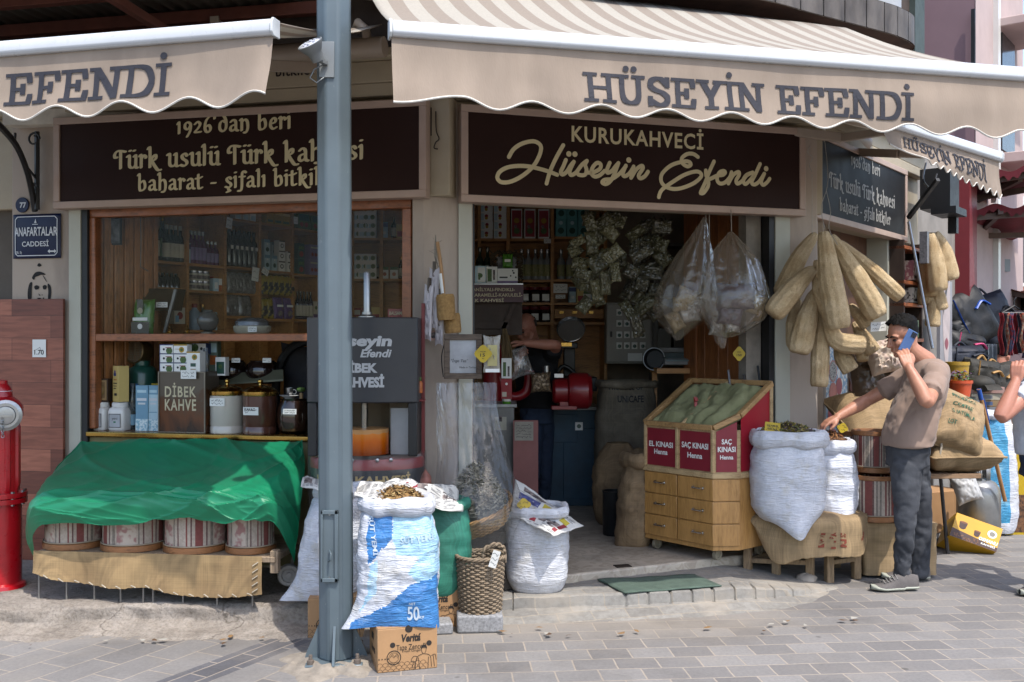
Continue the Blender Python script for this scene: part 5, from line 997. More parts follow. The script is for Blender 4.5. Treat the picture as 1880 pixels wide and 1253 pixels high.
g=MB();g.text('DİBEK KAHVESİ',None,None,None,w=.62,h=.07,bold=.03,fn=lambda x,y:V((mc.x+.334*math.sin(x/.34),mc.y-.334*.7*math.cos(x/.34),.12+ZT-.229+y)));g.build('lettering',GOLDT,mx)
g=MB();g.lathe([(.345,ZT-.45),(.345,ZT-.095)],56,mc,sy=.72,caps=False);g.build('clear_guard',film('clear_guard',glossy=.12,milk=.04,bump=.05),mx)
for a in(-115,-98,-75,-62):g=MB();q=V((math.cos(R(a)),math.sin(R(a)),0));g.lathe([(.011,0),(.011,.006),(.001,.009)],10,mc+V((.345*q.x,.345*.72*q.y,ZT-.12)),rot=q.to_track_quat('Z','Y').to_matrix());g.build('rivet',STEEL,mx)
g=MB();p=V((mc.x+mw(666),mc.y-.02,0));g.lathe([(.02,ZB),(.02,zof(500,5.7)),(.017,zof(498,5.7)),(.001,zof(498,5.7))],20,p);g.build('chimney_tube',STEEL,mx);g=MB();g.lathe([(.05,ZB),(.05,ZB+.01),(.03,ZB+.02),(.03,ZB+.035)],20,p);g.build('tube_collar',STEEL,mx)
pr=carton('pricing_packet','dark red packet with cream lettering behind the window glass','packet',.105,.03,.2,M('deep_red_packet','#7c1d1f',.4,var=.1,coat=.3),[(.05,.4,.95,.72,YEL),('o',.7,.45,.2,M('brown_print','#57301c')),('o',.35,.42,.15,_M['brown_print'])],words=());put(pr,USED,FL.px(728,600,-.12)-V((0,0,.09)),frz)
g=MB();g.text('BALSAM',V((0,-.0185,.172)),FX,FZ,w=.08,h=.022,bold=.02);g.build('lettering',M('cream_letters','#c2b696'),pr,local=True)
t=thing('shelf_board','wooden board behind the window carrying the dark red packet','shelf',FL.px(728,600,-.12)-V((0,0,.1)));g=MB();g.pbox(FL,tl(650),tl(752),FL.px(728,600,-.12).z-.12,FL.px(728,600,-.12).z-.091,-.06,.2);g.build('board',PINE,t)
# cartons under the sacks
INKB=M('carton_ink','#2a2420',.8)
def ginger_box(c,rz,label,left=True):
 w,d,h=.285,.235,.203;t=thing('cardboard_box',label,'cardboard box',c,rz,'ginger cartons under the sacks');g=MB();g.box((w/2,d/2,h/2),(w,d,h));g.build('carton',KRAFT,t,local=True,bevel=.004)
 g=MB();g.box((w/2,d*.25,h+.0015),(w-.004,d*.49,.003));g.box((w/2,d*.75,h+.002),(w-.004,d*.49,.003));g.build('flap',KRAFT,t,local=True)
 g=MB();o=V((0,-.0012,0));P=lambda x,y:o+FX*w*x+FZ*h*y
 g.text('Veritá',P(.56,.76),FX,FZ,w=w*.33,h=h*.185,bold=.045,shear=.2);g.text('Taze Zencefil',P(.56,.55),FX,FZ,w=w*.5,h=h*.13,bold=.004);g.text('Fresh Ginger',P(.57,.45),FX,FZ,w=w*.32,h=h*.075)
 for x,y in((.25,.62),(.86,.6)):g.disc(P(x,y),h*.062,mi=0)
 def loop(cx_,cy_,r,w_):g.strokes([[(w*cx_+r*math.cos(i*.2618),h*cy_+r*math.sin(i*.2618))for i in range(25)]],o,FX,FZ,nib(w_,w_,0,6),0)
 loop(.27,.33,h*.16,.002);loop(.27,.33,h*.115,.0008)
 S_=[]
 for dx,dy,s_ in((0,0,1),(.01,.03,.8)):S_+=[smooth([(w*(.2+dx),h*(.32+dy)),(w*(.24+dx),h*(.38+dy)),(w*(.27+dx),h*(.33+dy)),(w*(.31+dx),h*(.37+dy)),(w*(.34+dx),h*(.31+dy))],4)]
 for i in range(4):g.sheet([(w*(.01+.05*i),h*.3),(w*(.04+.05*i),h*.3),(w*(.025+.05*i),h*.34)],o,FX,FZ)
 r_=random.Random(4)
 for k in range(3):
  for i in range(9):cx_=.04+i*.09+.045*(k%2);S_.append([(w*cx_+w*.045*math.cos(a),h*(.02+.07*k)+h*.06*math.sin(a))for a in[math.pi*j/8 for j in range(9)]])
 g.strokes(S_,o,FX,FZ,nib(.0007,.0007,0,6),0)
 f=[smooth([(.74,.4),(.73,.5),(.77,.55),(.81,.5),(.80,.4),(.77,.36),(.74,.4)],3),smooth([(.73,.5),(.75,.56),(.8,.56),(.82,.49),(.78,.52),(.73,.5)],3),smooth([(.75,.36),(.66,.3),(.62,.1),(.6,.02)],3),smooth([(.79,.36),(.88,.3),(.9,.05)],3),[(.68,.28),(.7,.02)],[(.85,.28),(.84,.02)],smooth([(.56,.25),(.6,.32),(.66,.3),(.64,.2),(.57,.2),(.56,.25)],3),[(.6,.2),(.57,.03)],[(.63,.2),(.63,.03)],smooth([(.9,.3),(.96,.33),(.98,.2)],3),[(.93,.3),(.95,.05)]]
 g.strokes([[(w*x,h*y)for x,y in l]for l in f],o,FX,FZ,nib(.0013,.0013,0,6),0)
 g.sheet([(w*.73,h*.49),(w*.76,h*.57),(w*.8,h*.57),(w*.82,h*.5),(w*.78,h*.53)],o+FN*.0006,FX,FZ)
 o2=V((-.0012,d,0));u2=V((0,-1,0))
 g.rect(o2,u2,FZ,d*.3,d*.55,h*.62,h*.78);g.text('Veritá',o2+u2*d*.5+FZ*h*.42,u2,FZ,w=d*.45,bold=.03)
 for k in range(5):g.strokes([smooth([(d*(.15+.15*k),h*.05),(d*(.2+.15*k),h*.2),(d*(.25+.15*k),h*.06)],4)],o2,u2,FZ,nib(.001,.001,0,6),0)
 g.disc(P(.52,.97)+V((0,-.0003,0)),.018,mi=0,n=16);g.build('print',INKB,t,local=True);return t
ginger_box(V((-.627,4.64,0)),R(17),'open topped ginger carton in front, carrying the blue and white feed sack')
ginger_box(gnd(752,1157,0)+V((0,.03,0)),R(6),'ginger carton behind the feed sack, carrying the green sack')
ginger_box(gnd(565,1172,0),R(4),'ginger carton half hidden by the steel post, under the plain white sack')
# sacks at the pillar
HERB=[M('dried_root','#8a6a3e',.8,var=.3,vs=60),M('dried_root_pale','#a98d5c',.8),M('dried_root_dark','#5d4426',.8)]
SWHITE=SACKW
sack('plain_sack','plain white woven sack leaning behind the steel post, one corner sticking out',SWHITE,at(604,1098,5.36)+V((0,.02,0)),.575,.165,.13,3,wr=.01,bulge=.05,top=.85,tail=[(math.pi*1.02,.14,.015)],lean=(.12,.12))
bf=sack_fn(V((0,0,0)),1,1,1,1)
BWH,BDK,BLT=SACKW,sackmat('sack_print_blue','#3a78b0','#2c669f','#8aa5bf'),sackmat('sack_print_sky','#9fbfd2','#8fb4cb','#b9c7cd')
cS=V((-.548,4.80,.207));kw=dict(wr=.009,bulge=.07,top=.8,pw=2.9,tail=[(math.pi*1.12,.10,.02),(-.35,.04,.02)],lean=(-.02,.05),tuck=.93)
fS=sack_fn(cS,.565,.182,.125,5,**kw)
def inpoly(x,y,P):
 c=False
 for(x0,y0),(x1,y1)in zip(P,P[1:]+P[:1]):
  if(y0>y)!=(y1>y)and x<(x1-x0)*(y-y0)/(y1-y0)+x0:c=not c
 return c
pz=lambda*P:[(640+x/3.686,900+y/3.686)for x,y in P]
DKB=[pz((150,170),(300,170),(296,340),(135,515),(118,300)),pz((600,560),(640,960),(100,960),(0,985),(10,900),(250,790),(420,645),(560,600))];LTB=[pz((305,160),(620,160),(640,450),(590,590),(480,640),(400,560),(480,470),(330,440),(300,340)),pz((140,520),(200,470),(190,700),(100,800),(70,830),(130,700))]
def mfS(u,v):
 if not .5<u<.999:return 0
 p=fS(u,v);X,Yp=CX+p.x/p.y*F,CY-(p.z-CZ)/p.y*F
 X+=3*nz(X*.05,Yp*.05)+2.5*nz(X*.4,Yp*.4);Yp+=3*nz(X*.05+9,Yp*.05)+2.5*nz(X*.4+5,Yp*.4)
 return 1 if any(inpoly(X,Yp,P)for P in DKB)else 2 if any(inpoly(X,Yp,P)for P in LTB)else 0
tS,_=sack('feed_sack','bulging blue and white printed feed sack of dried roots marked 50 kg',[BWH,BDK,BLT],cS,.565,.182,.125,5,mf=mfS,nu=220,nv=120,rim=.03,rim_mi=0,fill=.99,content=(HERB[0],HERB,520,.026),**kw)
def onS(px,py,lift=.004):
 best=None;lo_,hi_=.52,.98
 for _i in range(3):
  pass
 v=max(.02,min(.98,(zof(py,4.68)-cS.z)/.565));a,b=.55,.95
 for _i in range(24):
  m_=(a+b)/2;p=fS(m_,v)
  if CX+p.x/p.y*F<px:a=m_
  else:b=m_
 p=fS(a,v);return p+V((0,-lift,0))
g=MB()
def stx(s_,px,py,pw,ph,rot=0,sh=0,bold=.02):
 ca,sa_=math.cos(rot),math.sin(rot);g.text(s_,None,None,None,w=pw,h=ph,bold=bold,shear=sh,fn=lambda x,y:onS(px+x*ca-y*sa_,py-(x*sa_+y*ca)))
stx('50',759,1126,22,26);stx('kg',774,1133,10,9);stx('NET',757,1108,12,5);stx('SÜT YEMİ',687,985,72,12,R(-82),.1)
g.build('lettering',M('white_print','#b9c4cd',.6),tS)
g=MB();stx('SÜT YEMİ',766,989,62,17,R(4),0,.03);g.build('lettering',weave('sack_faint','#b5cad6','#a5bfce',300,.5),tS)
GRS=weave('green_woven_sack','#2f7a66','#256655',300,.6,3,.3)
sack('green_sack','dark green woven sack half hidden by the feed sack',GRS,at(800,1087,5.5)+V((0,0,.0)),.5,.185,.13,8,wr=.006,bulge=.06,top=.88,tuck=.85)
sack('plain_sack','plain white woven sack on the kerb with an open newspaper on it',sackmat('white_cotton','#c9cacd','#babbc0'),V((.145,5.84,.1)),.47,.172,.15,12,wr=.007,bulge=.09,top=.95,pw=2.8,tuck=.82)
PAPER=M('newsprint','#bdbbb6',.8,var=.05,vs=5);NTX=M('news_text','#77767a',.8,var=.35,vs=120);
def newspaper(label,corners,seed,pics=(),sagf=.03,nu=36,nv=26,headline=True):
 c=[V(p)for p in corners];t=thing('newspaper',label,'newspaper',(c[0]+c[1]+c[2]+c[3])/4)
 def f(u,v):p=c[0].lerp(c[1],u).lerp(c[3].lerp(c[2],u),v);n_=(c[1]-c[0]).cross(c[3]-c[0]).normalized();n_=n_ if n_.z>0 else-n_;return p+n_*(sagf*nz(u*3+seed,v*3)+.4*sagf*nz(u*8+seed,v*6)+.35*sagf*abs(nz(u*5,v*9+seed))+sagf*1.2*math.sin(u*math.pi)*math.sin(v*math.pi))
 g=MB();g.grid(f,nu,nv);g.build('sheet',PAPER,t,solid=.002)
 g=MB();r_=random.Random(seed);ms=[NTX];n_=(c[1]-c[0]).cross(c[3]-c[0]).normalized();n_=n_ if n_.z>0 else-n_
 def patch(x0,x1,y0,y1,mi,k=5):
  for i in range(k):
   for j in range(k):q=[f(x0+(x1-x0)*(i+a)/k,y0+(y1-y0)*(j+b)/k)+n_*.0022 for a,b in((0,0),(1,0),(1,1),(0,1))];g.add(q,[(0,1,2,3)],mi)
 busy=[]
 for x0,x1,y0,y1,m_ in pics:
  if m_ not in ms:ms.append(m_)
  patch(x0,x1,y0,y1,ms.index(m_));busy.append((x0,x1,y0,y1))
 for cI in range(6):
  y=.06
  while y<.94:
   x0,x1=.05+cI*.152,.05+cI*.152+.13
   if not any(x0<b and x1>a and y-.01<d and y+.02>e for a,b,e,d in busy)and r_.random()>.12:patch(x0,x1-.04*r_.random(),y,y+.011,0,2)
   y+=.026
 g.build('print',ms,t,sharp=0);return t
DP=M('dark_photo','#2f2a2e',.7,col2='#8a7d78',vs=30,lo=.35,hi=.6);RP=M('red_news','#8d3038',.7,var=.2);BP_=M('blue_news','#55598a',.7,var=.4,vs=40);YP=M('yellow_news','#b7a53a',.7)
newspaper('crumpled newspaper draped over the feed sack and the green sack',[at(652,905,4.90),at(850,940,5.38),at(838,902,5.52),at(660,888,5.12)],2,[(.42,.52,.15,.6,RP),(.52,.62,.3,.8,DP),(.8,.93,.25,.5,DP)],.05)
newspaper('newspaper corner hanging down in front over the feed sack rim',[at(650,912,4.78),at(715,922,4.72),at(768,888,4.98),at(656,895,4.95)],7,[],.025)
newspaper('folded newspaper laid on the plain sack behind the post',[at(552,893,5.3),at(600,905,5.2),at(604,880,5.4),at(556,876,5.45)],4,[(.1,.4,.3,.7,DP)],.012)
newspaper('colourful newspaper spread slanting over the white sack on the kerb',[at(938,944,5.72),at(1016,985,5.55),at(1072,966,5.78),at(946,880,5.98)],9,[(.55,.85,.2,.5,DP),(.1,.45,.5,.72,BP_),(.5,.9,.6,.75,YP),(.15,.5,.8,.93,DP),(.4,.52,.1,.45,RP),(.86,.93,.15,.6,RP)],.02)
price_card('yellow scalloped price tag on the colourful newspaper',at(962,927,5.70),V((1,.1,.05)).normalized(),V((-.1,.4,.9)).normalized(),.075,.07,2,31,col=M('yellow_tag','#b59a1e',.5),shape=[(.5*math.cos(a)*(1+.12*math.cos(4*a)),.5*math.sin(a)*(1+.12*math.cos(4*a)))for a in[i*.314 for i in range(20)]])
# wicker basket, stone, tray basket with plastic bag
def wicker(name,label,c,r0,r1,h,rows,stakes,mats,handle=None,sx=1,sy=1,rz=0,tilt=None,rad=.0062):
 t=thing(name,label,'basket',c,0);c=V(c);rot=tilt or Matrix.Identity(3);g=MB()
 for i in range(rows):
  f=i/(rows-1);r=r0+(r1-r0)*f**.8;z=h*f;n_=stakes*4
  P=[c+rot@V((sx*(r+.0055*math.cos(math.pi*(j*stakes/n_*1.0+i))+.002*nz(j*.4,i))*math.cos(6.2832*j/n_),sy*(r+.0055*math.cos(math.pi*(j*stakes/n_+i)))*math.sin(6.2832*j/n_),z+.003*nz(j*.15,i*3)))for j in range(n_+1)]
  g.tube(P,rad*(1+.15*nz(i*7.3)),5,caps=False)
 g.build('weave',mats[0],t,sharp=0);g=MB()
 for j in range(stakes):a=6.2832*j/stakes;g.tube([c+rot@V((sx*(r0+(r1-r0)*f**.8)*math.cos(a),sy*(r0+(r1-r0)*f**.8)*math.sin(a),h*f*1.02))for f in(0,.3,.6,1)],.0045,5)
 g.build('stake',mats[0],t,sharp=0);g=MB()
 for k in range(3):g.tube([c+rot@V((sx*(r1+.004+.007*math.cos(j*.9+k*2.1))*math.cos(6.2832*j/64),sy*(r1+.004+.007*math.cos(j*.9+k*2.1))*math.sin(6.2832*j/64),h+.006+.007*math.sin(j*.9+k*2.1)))for j in range(65)],.0065,5)
 g.build('rim',mats[0],t,sharp=0);g=MB();g.lathe([(r0,.004),(.001,.004)],32,c,sx=sx,sy=sy,rot=rot,caps=False);g.build('floor',mats[0],t);g=MB()
 if handle:
  for k in range(2):P=smooth([c+V((handle[0]-.07,-.02,h)),c+V((handle[0]-.06,-.03,h+.045)),c+V((handle[0],-.035,h+.07)),c+V((handle[0]+.045,-.03,h+.045)),c+V((handle[0]+.05,-.02,h-.02))],5);g.tube([V(p)+V((0,.012*math.sin(i*1.1+k*3),.01*math.cos(i*1.1+k*3)))for i,p in enumerate(P)],.0075,6)
  g.build('handle',mats[0],t)
 return t
WIC=M('grey_willow','#8a7964',.75,var=.3,vs=30,bump=.3);WIC2=M('brown_willow','#94703f',.7,var=.35,vs=30,bump=.3)
bc=at(882,1132,5.40);bc.z=.097
wicker('wicker_basket','tall grey brown wicker basket with a loop handle on a stone',bc,.108,.126,.285,25,30,[WIC],handle=(.085,0))
price_card('narrow white handwritten card tied to the wicker basket handle',at(908,1027,5.24),V((.93,0,-.3)).normalized(),V((.3,-.1,.93)).normalized(),.04,.095,3,17)
g=MB();g.box((bc.x-.005,bc.y-.02,.047),(.245,.21,.094),R(4));o=g.build('kerb_stone',GRANITE,origin=(bc.x,bc.y,0),bevel=.012,seg=3);tag(o,'speckled granite block lying under the wicker basket','stone')
g=MB();g.box(gnd(795,1172)+V((.02,.12,.03)),(.14,.14,.06),R(10));o=g.build('kerb_stone',GRANITE,origin=gnd(795,1172)+V((.02,.12,0)),bevel=.01);tag(o,'small granite block peeping out right of the front ginger carton','stone')
cr_=thing('crate','dark wooden crate under the round wicker tray','crate',V((-.17,5.92,.1)));g=MB();g.box(V((-.17,5.92,.27)),(.36,.28,.34),R(8))
g.build('box',wood('dark_crate','#3f3730','#26211d',8,'x',.7),cr_,bevel=.006);g=MB()
for s_ in(-.12,0,.12):g.box(V((-.17+.02,5.775,.27+s_)),(.36,.012,.09),R(8))
g.build('slat',_M['dark_crate'],cr_,bevel=.003)
tc3=V((-.205,5.72,.50));til=Matrix.Rotation(R(-14),3,'Y')@Matrix.Rotation(R(14),3,'X')
tb=wicker('wicker_tray','round shallow wicker tray tipped toward the street inside a clear plastic bag',tc3,.18,.225,.10,11,44,[WIC2],tilt=til)
g=MB();r_=random.Random(5);hc=tc3+V((0,0,.07))
g.grid(lambda u,v:hc+V((.2*v*math.cos(6.2832*u),.2*v*math.sin(6.2832*u),.27*max(0,1-v**1.6)+.03*nz(u*12,v*6)*v)),48,14,cu=True)
for i in range(1500):u,v=r_.random(),math.sqrt(r_.random());chip(g,hc+V((.2*v*math.cos(6.2832*u),.2*v*math.sin(6.2832*u),.27*(1-v**1.6)+.012)),r_.uniform(.025,.06),r_,1+r_.randrange(3))
o=g.build('dried_herb_heap',[M('herb_base','#77705f',.9,var=.3,vs=40),M('herb_a','#8f8873',.8),M('herb_b','#a49d89',.8),M('herb_c','#5d5a46',.8)],origin=hc,sharp=0);tag(o,'heap of pale grey dried herbs under the clear plastic bag','dried herbs')
bg_k=smooth([(V((-.235,5.70,zof(990,5.6))),.14),(V((-.225,5.70,.50)),.235),(V((-.215,5.72,.66)),.235),(V((-.20,5.74,.82)),.215),(V((-.235,5.76,1.0)),.19),(V((-.255,5.79,1.17)),.175),(V((-.27,5.83,1.305)),.165)],5)if False else None
KB=[(.46,-.205,5.70,.22,.235),(.54,-.2,5.71,.25,.245),(.68,-.205,5.73,.24,.215),(.8,-.22,5.75,.215,.17),(.92,-.235,5.77,.195,.12),(1.05,-.25,5.80,.18,.075),(1.18,-.262,5.83,.175,.05),(1.305,-.27,5.86,.17,.035)]
KS=smooth(KB,6)
def bagf(u,v):
 z,x,y,a,b=KS[min(int(v*(len(KS)-1)+.5),len(KS)-1)];q=6.2832*u;w=.018*nz(math.cos(q)*2,math.sin(q)*2,z*4)+.016*abs(nz(math.cos(q)*4+z*3,math.sin(q)*4,z*2.5))+.007*nz(math.cos(q)*9,math.sin(q)*9,z*9)
 return V((x+(a+w)*math.cos(q),y+(b+w)*math.sin(q),z-(.04+.03*nz(u*7))*(v<.02)))
g=MB();g.grid(bagf,110,len(KS),cu=True);o=g.build('plastic_bag',film('crinkled_film',glossy=.07,rough=.06,milk=.025,bump=.45,bs=7),origin=V((-.21,5.72,.47)));tag(o,'big crinkled clear plastic bag standing over the herb tray','plastic bag')
pf=thing('framed_note','weathered wooden frame with a handwritten paper sheet hanging on the pillar','frame',FC.px(850,655,.05));u_,n_=V((1,.06,0)).normalized(),V((.06,-1,0)).normalized()
c=at(850,655,5.84);wf_,hf_=.222,.262;g=MB();fw=.034
for a in((0,hf_/2-fw/2,wf_,fw),(0,-hf_/2+fw/2,wf_,fw),(-wf_/2+fw/2,0,fw,hf_-2*fw),(wf_/2-fw/2,0,fw,hf_-2*fw)):g.box(c+u_*a[0]+ZU*a[1],(a[2],.03,a[3]),math.atan2(u_.y,u_.x))
g.build('frame',wood('grey_frame_wood','#5d5044','#3a3029',9,'x',.8),pf,bevel=.004)
g=MB();g.box(c-n_*.004,(wf_-.03,.008,hf_-.03),math.atan2(u_.y,u_.x));g.build('sheet',M('white_sheet','#aeb0b3',.5),pf)
g=MB()
for s_,x,z_,w in(('"İnge Tea"',-.02,-.025,.1),('Made in Turkey',.028,-.065,.1)):g.text(s_,c+n_*.0016+u_*x+ZU*z_,u_,ZU,w=w,shear=.25)
g.build('lettering',INK,pf);g=MB();g.tube(smooth([c+u_*-.1+ZU*.1-n_*.0,c+u_*-.125+ZU*.0,c+u_*-.115-ZU*.12],6),.003,5);g.build('cord',BLACKM,pf)
STR=M('grey_string','#8a8378',.9)
def hang(px,py0,py1,Y):return at(px,py0,Y),at(px,py1,Y)
g=MB();tw=random.Random(2)
for k in range(7):g.tube(smooth([at(800,432,5.92),at(800+tw.uniform(-3,3),470,5.91),at(803+tw.uniform(-8,8),500,5.9),at(800+tw.uniform(-12,12),530,5.89)],4),.0022,4)
for k in range(6):p=at(800+tw.uniform(-4,4),440+k*9,5.91);g.tube([p,p+V((tw.uniform(-.05,.05),-.01,tw.uniform(-.01,.05)))],.0015,4)
o=g.build('hanging_twine',STR,origin=at(800,432,5.92));tag(o,'knotted grey twine hanging on the pillar above the wooden brushes','twine')
LOO=M('loofah_fibre','#9d7c4c',.9,col2='#7a5c34',vs=60,bump=1.0,bs=220)
def brush(label,px,py0,py1,Y,r,hx0,hy0):
 t=thing('back_brush',label,'brush',at(px,py0,Y),0,'loofah brushes on the pillar');c0,c1=at(px,py0,Y),at(px+3,py1,Y)
 g=MB();n_=8;g.tube([c0.lerp(c1,i/n_)for i in range(n_+1)],[r*(.9 if i in(0,n_)else 1)for i in range(n_+1)],26);g.build('loofah',LOO,t,sharp=50)
 if hx0:g=MB();g.tube(smooth([at(px-2,py0+4,Y),at((px+hx0)/2,(py0+hy0)/2,Y),at(hx0,hy0,Y+.01)],5),.021,10,flat=.5);g.build('handle',wood('beech','#a07a4f','#8a6238',8,'z',.5),t);g=MB();g.tube([at(px-4,py0-2,Y-.004),at((px-4+hx0)/2+1,(py0+hy0)/2+10,Y-.004)],.0235,10,flat=.5);g.build('label',WHITE,t)
 return t
brush('loofah brush with a wooden handle and white label, hanging foremost on the pillar',817,541,588,5.80,.054,803,445)
brush('stubby loofah brush hanging lowest, just above the framed note',829,576,612,5.86,.05,None,0)
for k,(x0,y0,x1,y1,w,l)in enumerate(((788,520,783,628,.035,'leftmost white paper pouch hanging on the pillar'),(797,490,795,608,.04,'tallest white paper pouch hanging on the pillar'),(806,540,808,636,.03,'white paper pouch hanging lowest, nearest the brushes'))):
 t=thing('paper_pouch',l,'pouch',at(x0,y0,5.85),0,'white paper pouches on the pillar');a,b=at(x0,y0,5.84+.02*k),at(x1,y1,5.82+.02*k);ax=(b-a);M4=frame4((a+b)/2,V((.8,-.6,0)),ax);g=MB();pillow(g,M4,w,ax.length/2,.012,k,14,p=3);g.build('pouch',M('translucent_paper','#b8b2b4',.5,var=.1),t)
 g=MB();g.beam(a-ax.normalized()*.03,a+ax.normalized()*.06,.014,.018);g.build('handle',wood('dark_handle','#4c4134','#332a22',8,'z'),t)
t=thing('photo_card','small photo card hanging below the paper pouches on the pillar','card',at(796,617,5.9));g=MB();c=at(796,616,5.9);g.box(c,(.07,.003,.06));g.build('card',M('pink_card','#b08d80',.5),t);g=MB();g.disc(c+V((0,-.003,.0)),.018,mi=0);g.build('print',DP,t)
t=thing('teabag_bundle','gauze bag with a yellow card hanging beside the framed note','bag',at(905,620,5.75));M4=frame4(at(903,650,5.76),V((1,.1,0)),V((0,0,1)));g=MB();pillow(g,M4,.05,.11,.02,5,14);g.build('gauze',film('gauze','#b5afa0',.15,.3,.45),t);g=MB();g.rect(at(904,650,5.735),FX,FZ,-.028,.028,-.07,.05,0);g.rect(at(904,668,5.733),FX,FZ,-.04,.04,-.05,-.03,1);g.build('card',[M('pale_yellow_paper','#b5ab74',.6),WHITE],t)
SCAL=[(.5*math.cos(a)*(1+.12*math.cos(4*a)),.5*math.sin(a)*(1+.12*math.cos(4*a)))for a in[i*.314 for i in range(20)]]
price_card('yellow scalloped price tag reading 15 on the framed note corner',at(887,650,5.70),FX,FZ,.092,.092,0,1,[('15',-.03,-.08,.3,.2),('AÇIK',0,.13,.4,.09),('kg',0,-.3,.13,.1)],_M['yellow_tag'],shape=SCAL)
sf=thing('salt_lamp','pinkish rock salt lump leaning at the foot of the pillar beside the machine','rock salt',at(780,885,5.75));g=MB();g.grid(lambda u,v:at(781,885,5.75)+V(((.035+.012*nz(u*8,v*5))*math.sin(math.pi*v)*math.cos(6.28*u),(.035+.012*nz(u*8,v*5))*math.sin(math.pi*v)*math.sin(6.28*u),.075*(1-2*v))),20,12,cu=True);g.build('lump',M('rock_salt','#a0685a',.6,var=.3,vs=20),sf)
g=MB();p=at(781,910,5.75);g.tube([V((p.x,p.y,.1)),p],.03,10);g.build('stump',OLDWOOD,sf)
for px,py,l,c_ in((797,668,'small orange bottle on the machine side of the pillar',ORG),):
 t=bottle('spray_bottle',l,'bottle',[(.016,0),(.018,.004),(.018,.06),(.01,.07)],[c_],[0]*3,cap=([(.01,.07),(.012,.072),(.012,.092),(.001,.094)],GRN));put(t,USED,at(770,722,5.72),0)
 t=thing('bottle_shelf','red metal strip on the pillar side behind the machine','strip',at(771,735,5.76));g=MB();g.box(at(771,735,5.75),(.06,.08,.012));g.box(at(777,730,5.82),(.02,.03,1.1));g.build('strip',M('dull_red','#6d2a28',.5),t,bevel=.002)
# shelves along the side wall, seen through the window
shv=thing('shelf_unit','tall brown wooden shelving full of goods along the side wall behind the window','shelving',SL.p(1,0),SL.rz)
bays=[232,268,345,414,478,538,592]
bt=[SL.t(p)for p in bays]+[2.62]
for t_ in bt:g=MB();g.pbox(SL,t_-.012,t_+.012,FLZ,2.9,0,.27);g.build('upright',SHELFW,shv)
def szs(px,py):return SL.px(px,py).z
SHY={0:(471,523,570),1:(476,526),2:(483,532,606),3:(399,488,580),4:(408,495,585),5:(418,502,586),6:(430,506,586)}
SZ={}
for k,ys in SHY.items():
 for j,y in enumerate(ys):
  px=bays[k]if k<7 else 592
  z=szs(min(px,592),y);SZ[k,j]=z;g=MB();g.pbox(SL,bt[k]+.012,bt[k+1]-.012 if k<6 else 2.62,z-.02,z,-.003,.26);g.build('shelf',SHELFW,shv)
g=MB();g.pbox(SL,bt[0],2.62,.2,2.9,-.272,.01);g.build('back_panel',SHELFW,shv)
def row(proto,pl,k,z,pxs,off,rz=None,**kw):
 for px in pxs:p=pl.px(px,500,off);put(proto,USED,V((p.x,p.y,z)),(pl.rz if rz is None else rz)+ri(-.08,.08),**kw)
BGL=M('black_bottle','#11120f',.1,var=.2,coat=.6);PGL=M('purple_bottle','#552048',.12,var=.15,coat=.5);CREAML=M('cream_label','#b3ad9b',.6,var=.1);GGL=M('green_bottle','#16241a',.1,var=.2,coat=.6);LIL=M('lilac_card','#7b6a92',.5,var=.08);SILC=M('silver_cap','#b9bcc2',.25,.7)
def bot(label,grp,h,r,m,lab,capm,name='bottle'):
 return bottle(name,label,'bottle',[(r*.9,0),(r,.005),(r,h*.58),(r*.8,h*.68),(r*.38,h*.76),(r*.34,h*.9)],[m],[0]*5,grp,14,([(r*.4,h*.88),(r*.42,h*.9),(r*.42,h),(.001,h)],capm),(r*1.012,h*.12,h*.5,lab))
b=bot('dark oil bottle with a pale label on the second bay of the window shelves','dark bottles with pale labels behind the window',.27,.032,GGL,CREAML,CREAML);row(b,SL,1,SZ[1,0],(306,314,322,331),-.06)
b=bot('tallest dark green bottle among the labelled bottles behind the window',None,.34,.036,GGL,GRN,BRASS);row(b,SL,1,SZ[1,0],(298,),-.1)
b=bot('dark flagon with a printed label behind the tall green bottle',None,.30,.055,BGL,CREAML,BLACKM);row(b,SL,1,SZ[1,0],(279,),-.1)
b=bot('tall purple bottle with lilac label on the third bay of the window shelves','tall purple bottles behind the window',.25,.032,PGL,LIL,SILC);row(b,SL,2,SZ[2,0],(351,358,365,372),-.06)
b=bot('short purple bottle with lilac label on the third bay of the window shelves','short purple bottles behind the window',.185,.028,PGL,LIL,SILC);row(b,SL,2,SZ[2,0],(381,388,395),-.06)
b=bot('black bottle with a tiny white label in the crowded fourth bay behind the window','black bottles behind the window',.29,.034,BGL,BGL,BGL)
g=MB();g.rect(V((0,-.0352,.15)),FX,FZ,-.014,.014,-.012,.016,0);g.build('label',WHITE,b,local=True);row(b,SL,3,SZ[3,1],(420,430,439,448,457,466),-.05);row(b,SL,3,SZ[3,1],(424,434,443,453,462),-.14)
b=bot('slim dark blue bottle on the fifth bay, low on the window shelves','slim dark bottles behind the window',.24,.022,M('navy_bottle','#141b33',.15,coat=.5),CREAML,BGL);row(b,SL,5,SZ[5,2],(546,552,558,564,570),-.06)
b=bottle('preserve_jar','small white lidded jar in the two storey row behind the window','jar',[(.03,0),(.034,.006),(.034,.05),(.03,.056)],[CREAML],[0]*3,'small white lidded jars behind the window',16,([(.033,.054),(.034,.056),(.034,.072),(.001,.073)],SILC),(.0345,.012,.04,DP));row(b,SL,2,SZ[2,1],(356,366,376),-.05);row(b,SL,2,SZ[2,1]+.074,(356,366,376),-.05)
b=bottle('preserve_jar','dark little flask on the low shelf behind the tray arm in the window','flask',[(.03,0),(.03,.07),(.012,.09),(.012,.11)],[BGL],[0]*3,'dark little flasks behind the window',14);row(b,SL,1,SZ[1,1],(290,298,306,315,323),-.06)
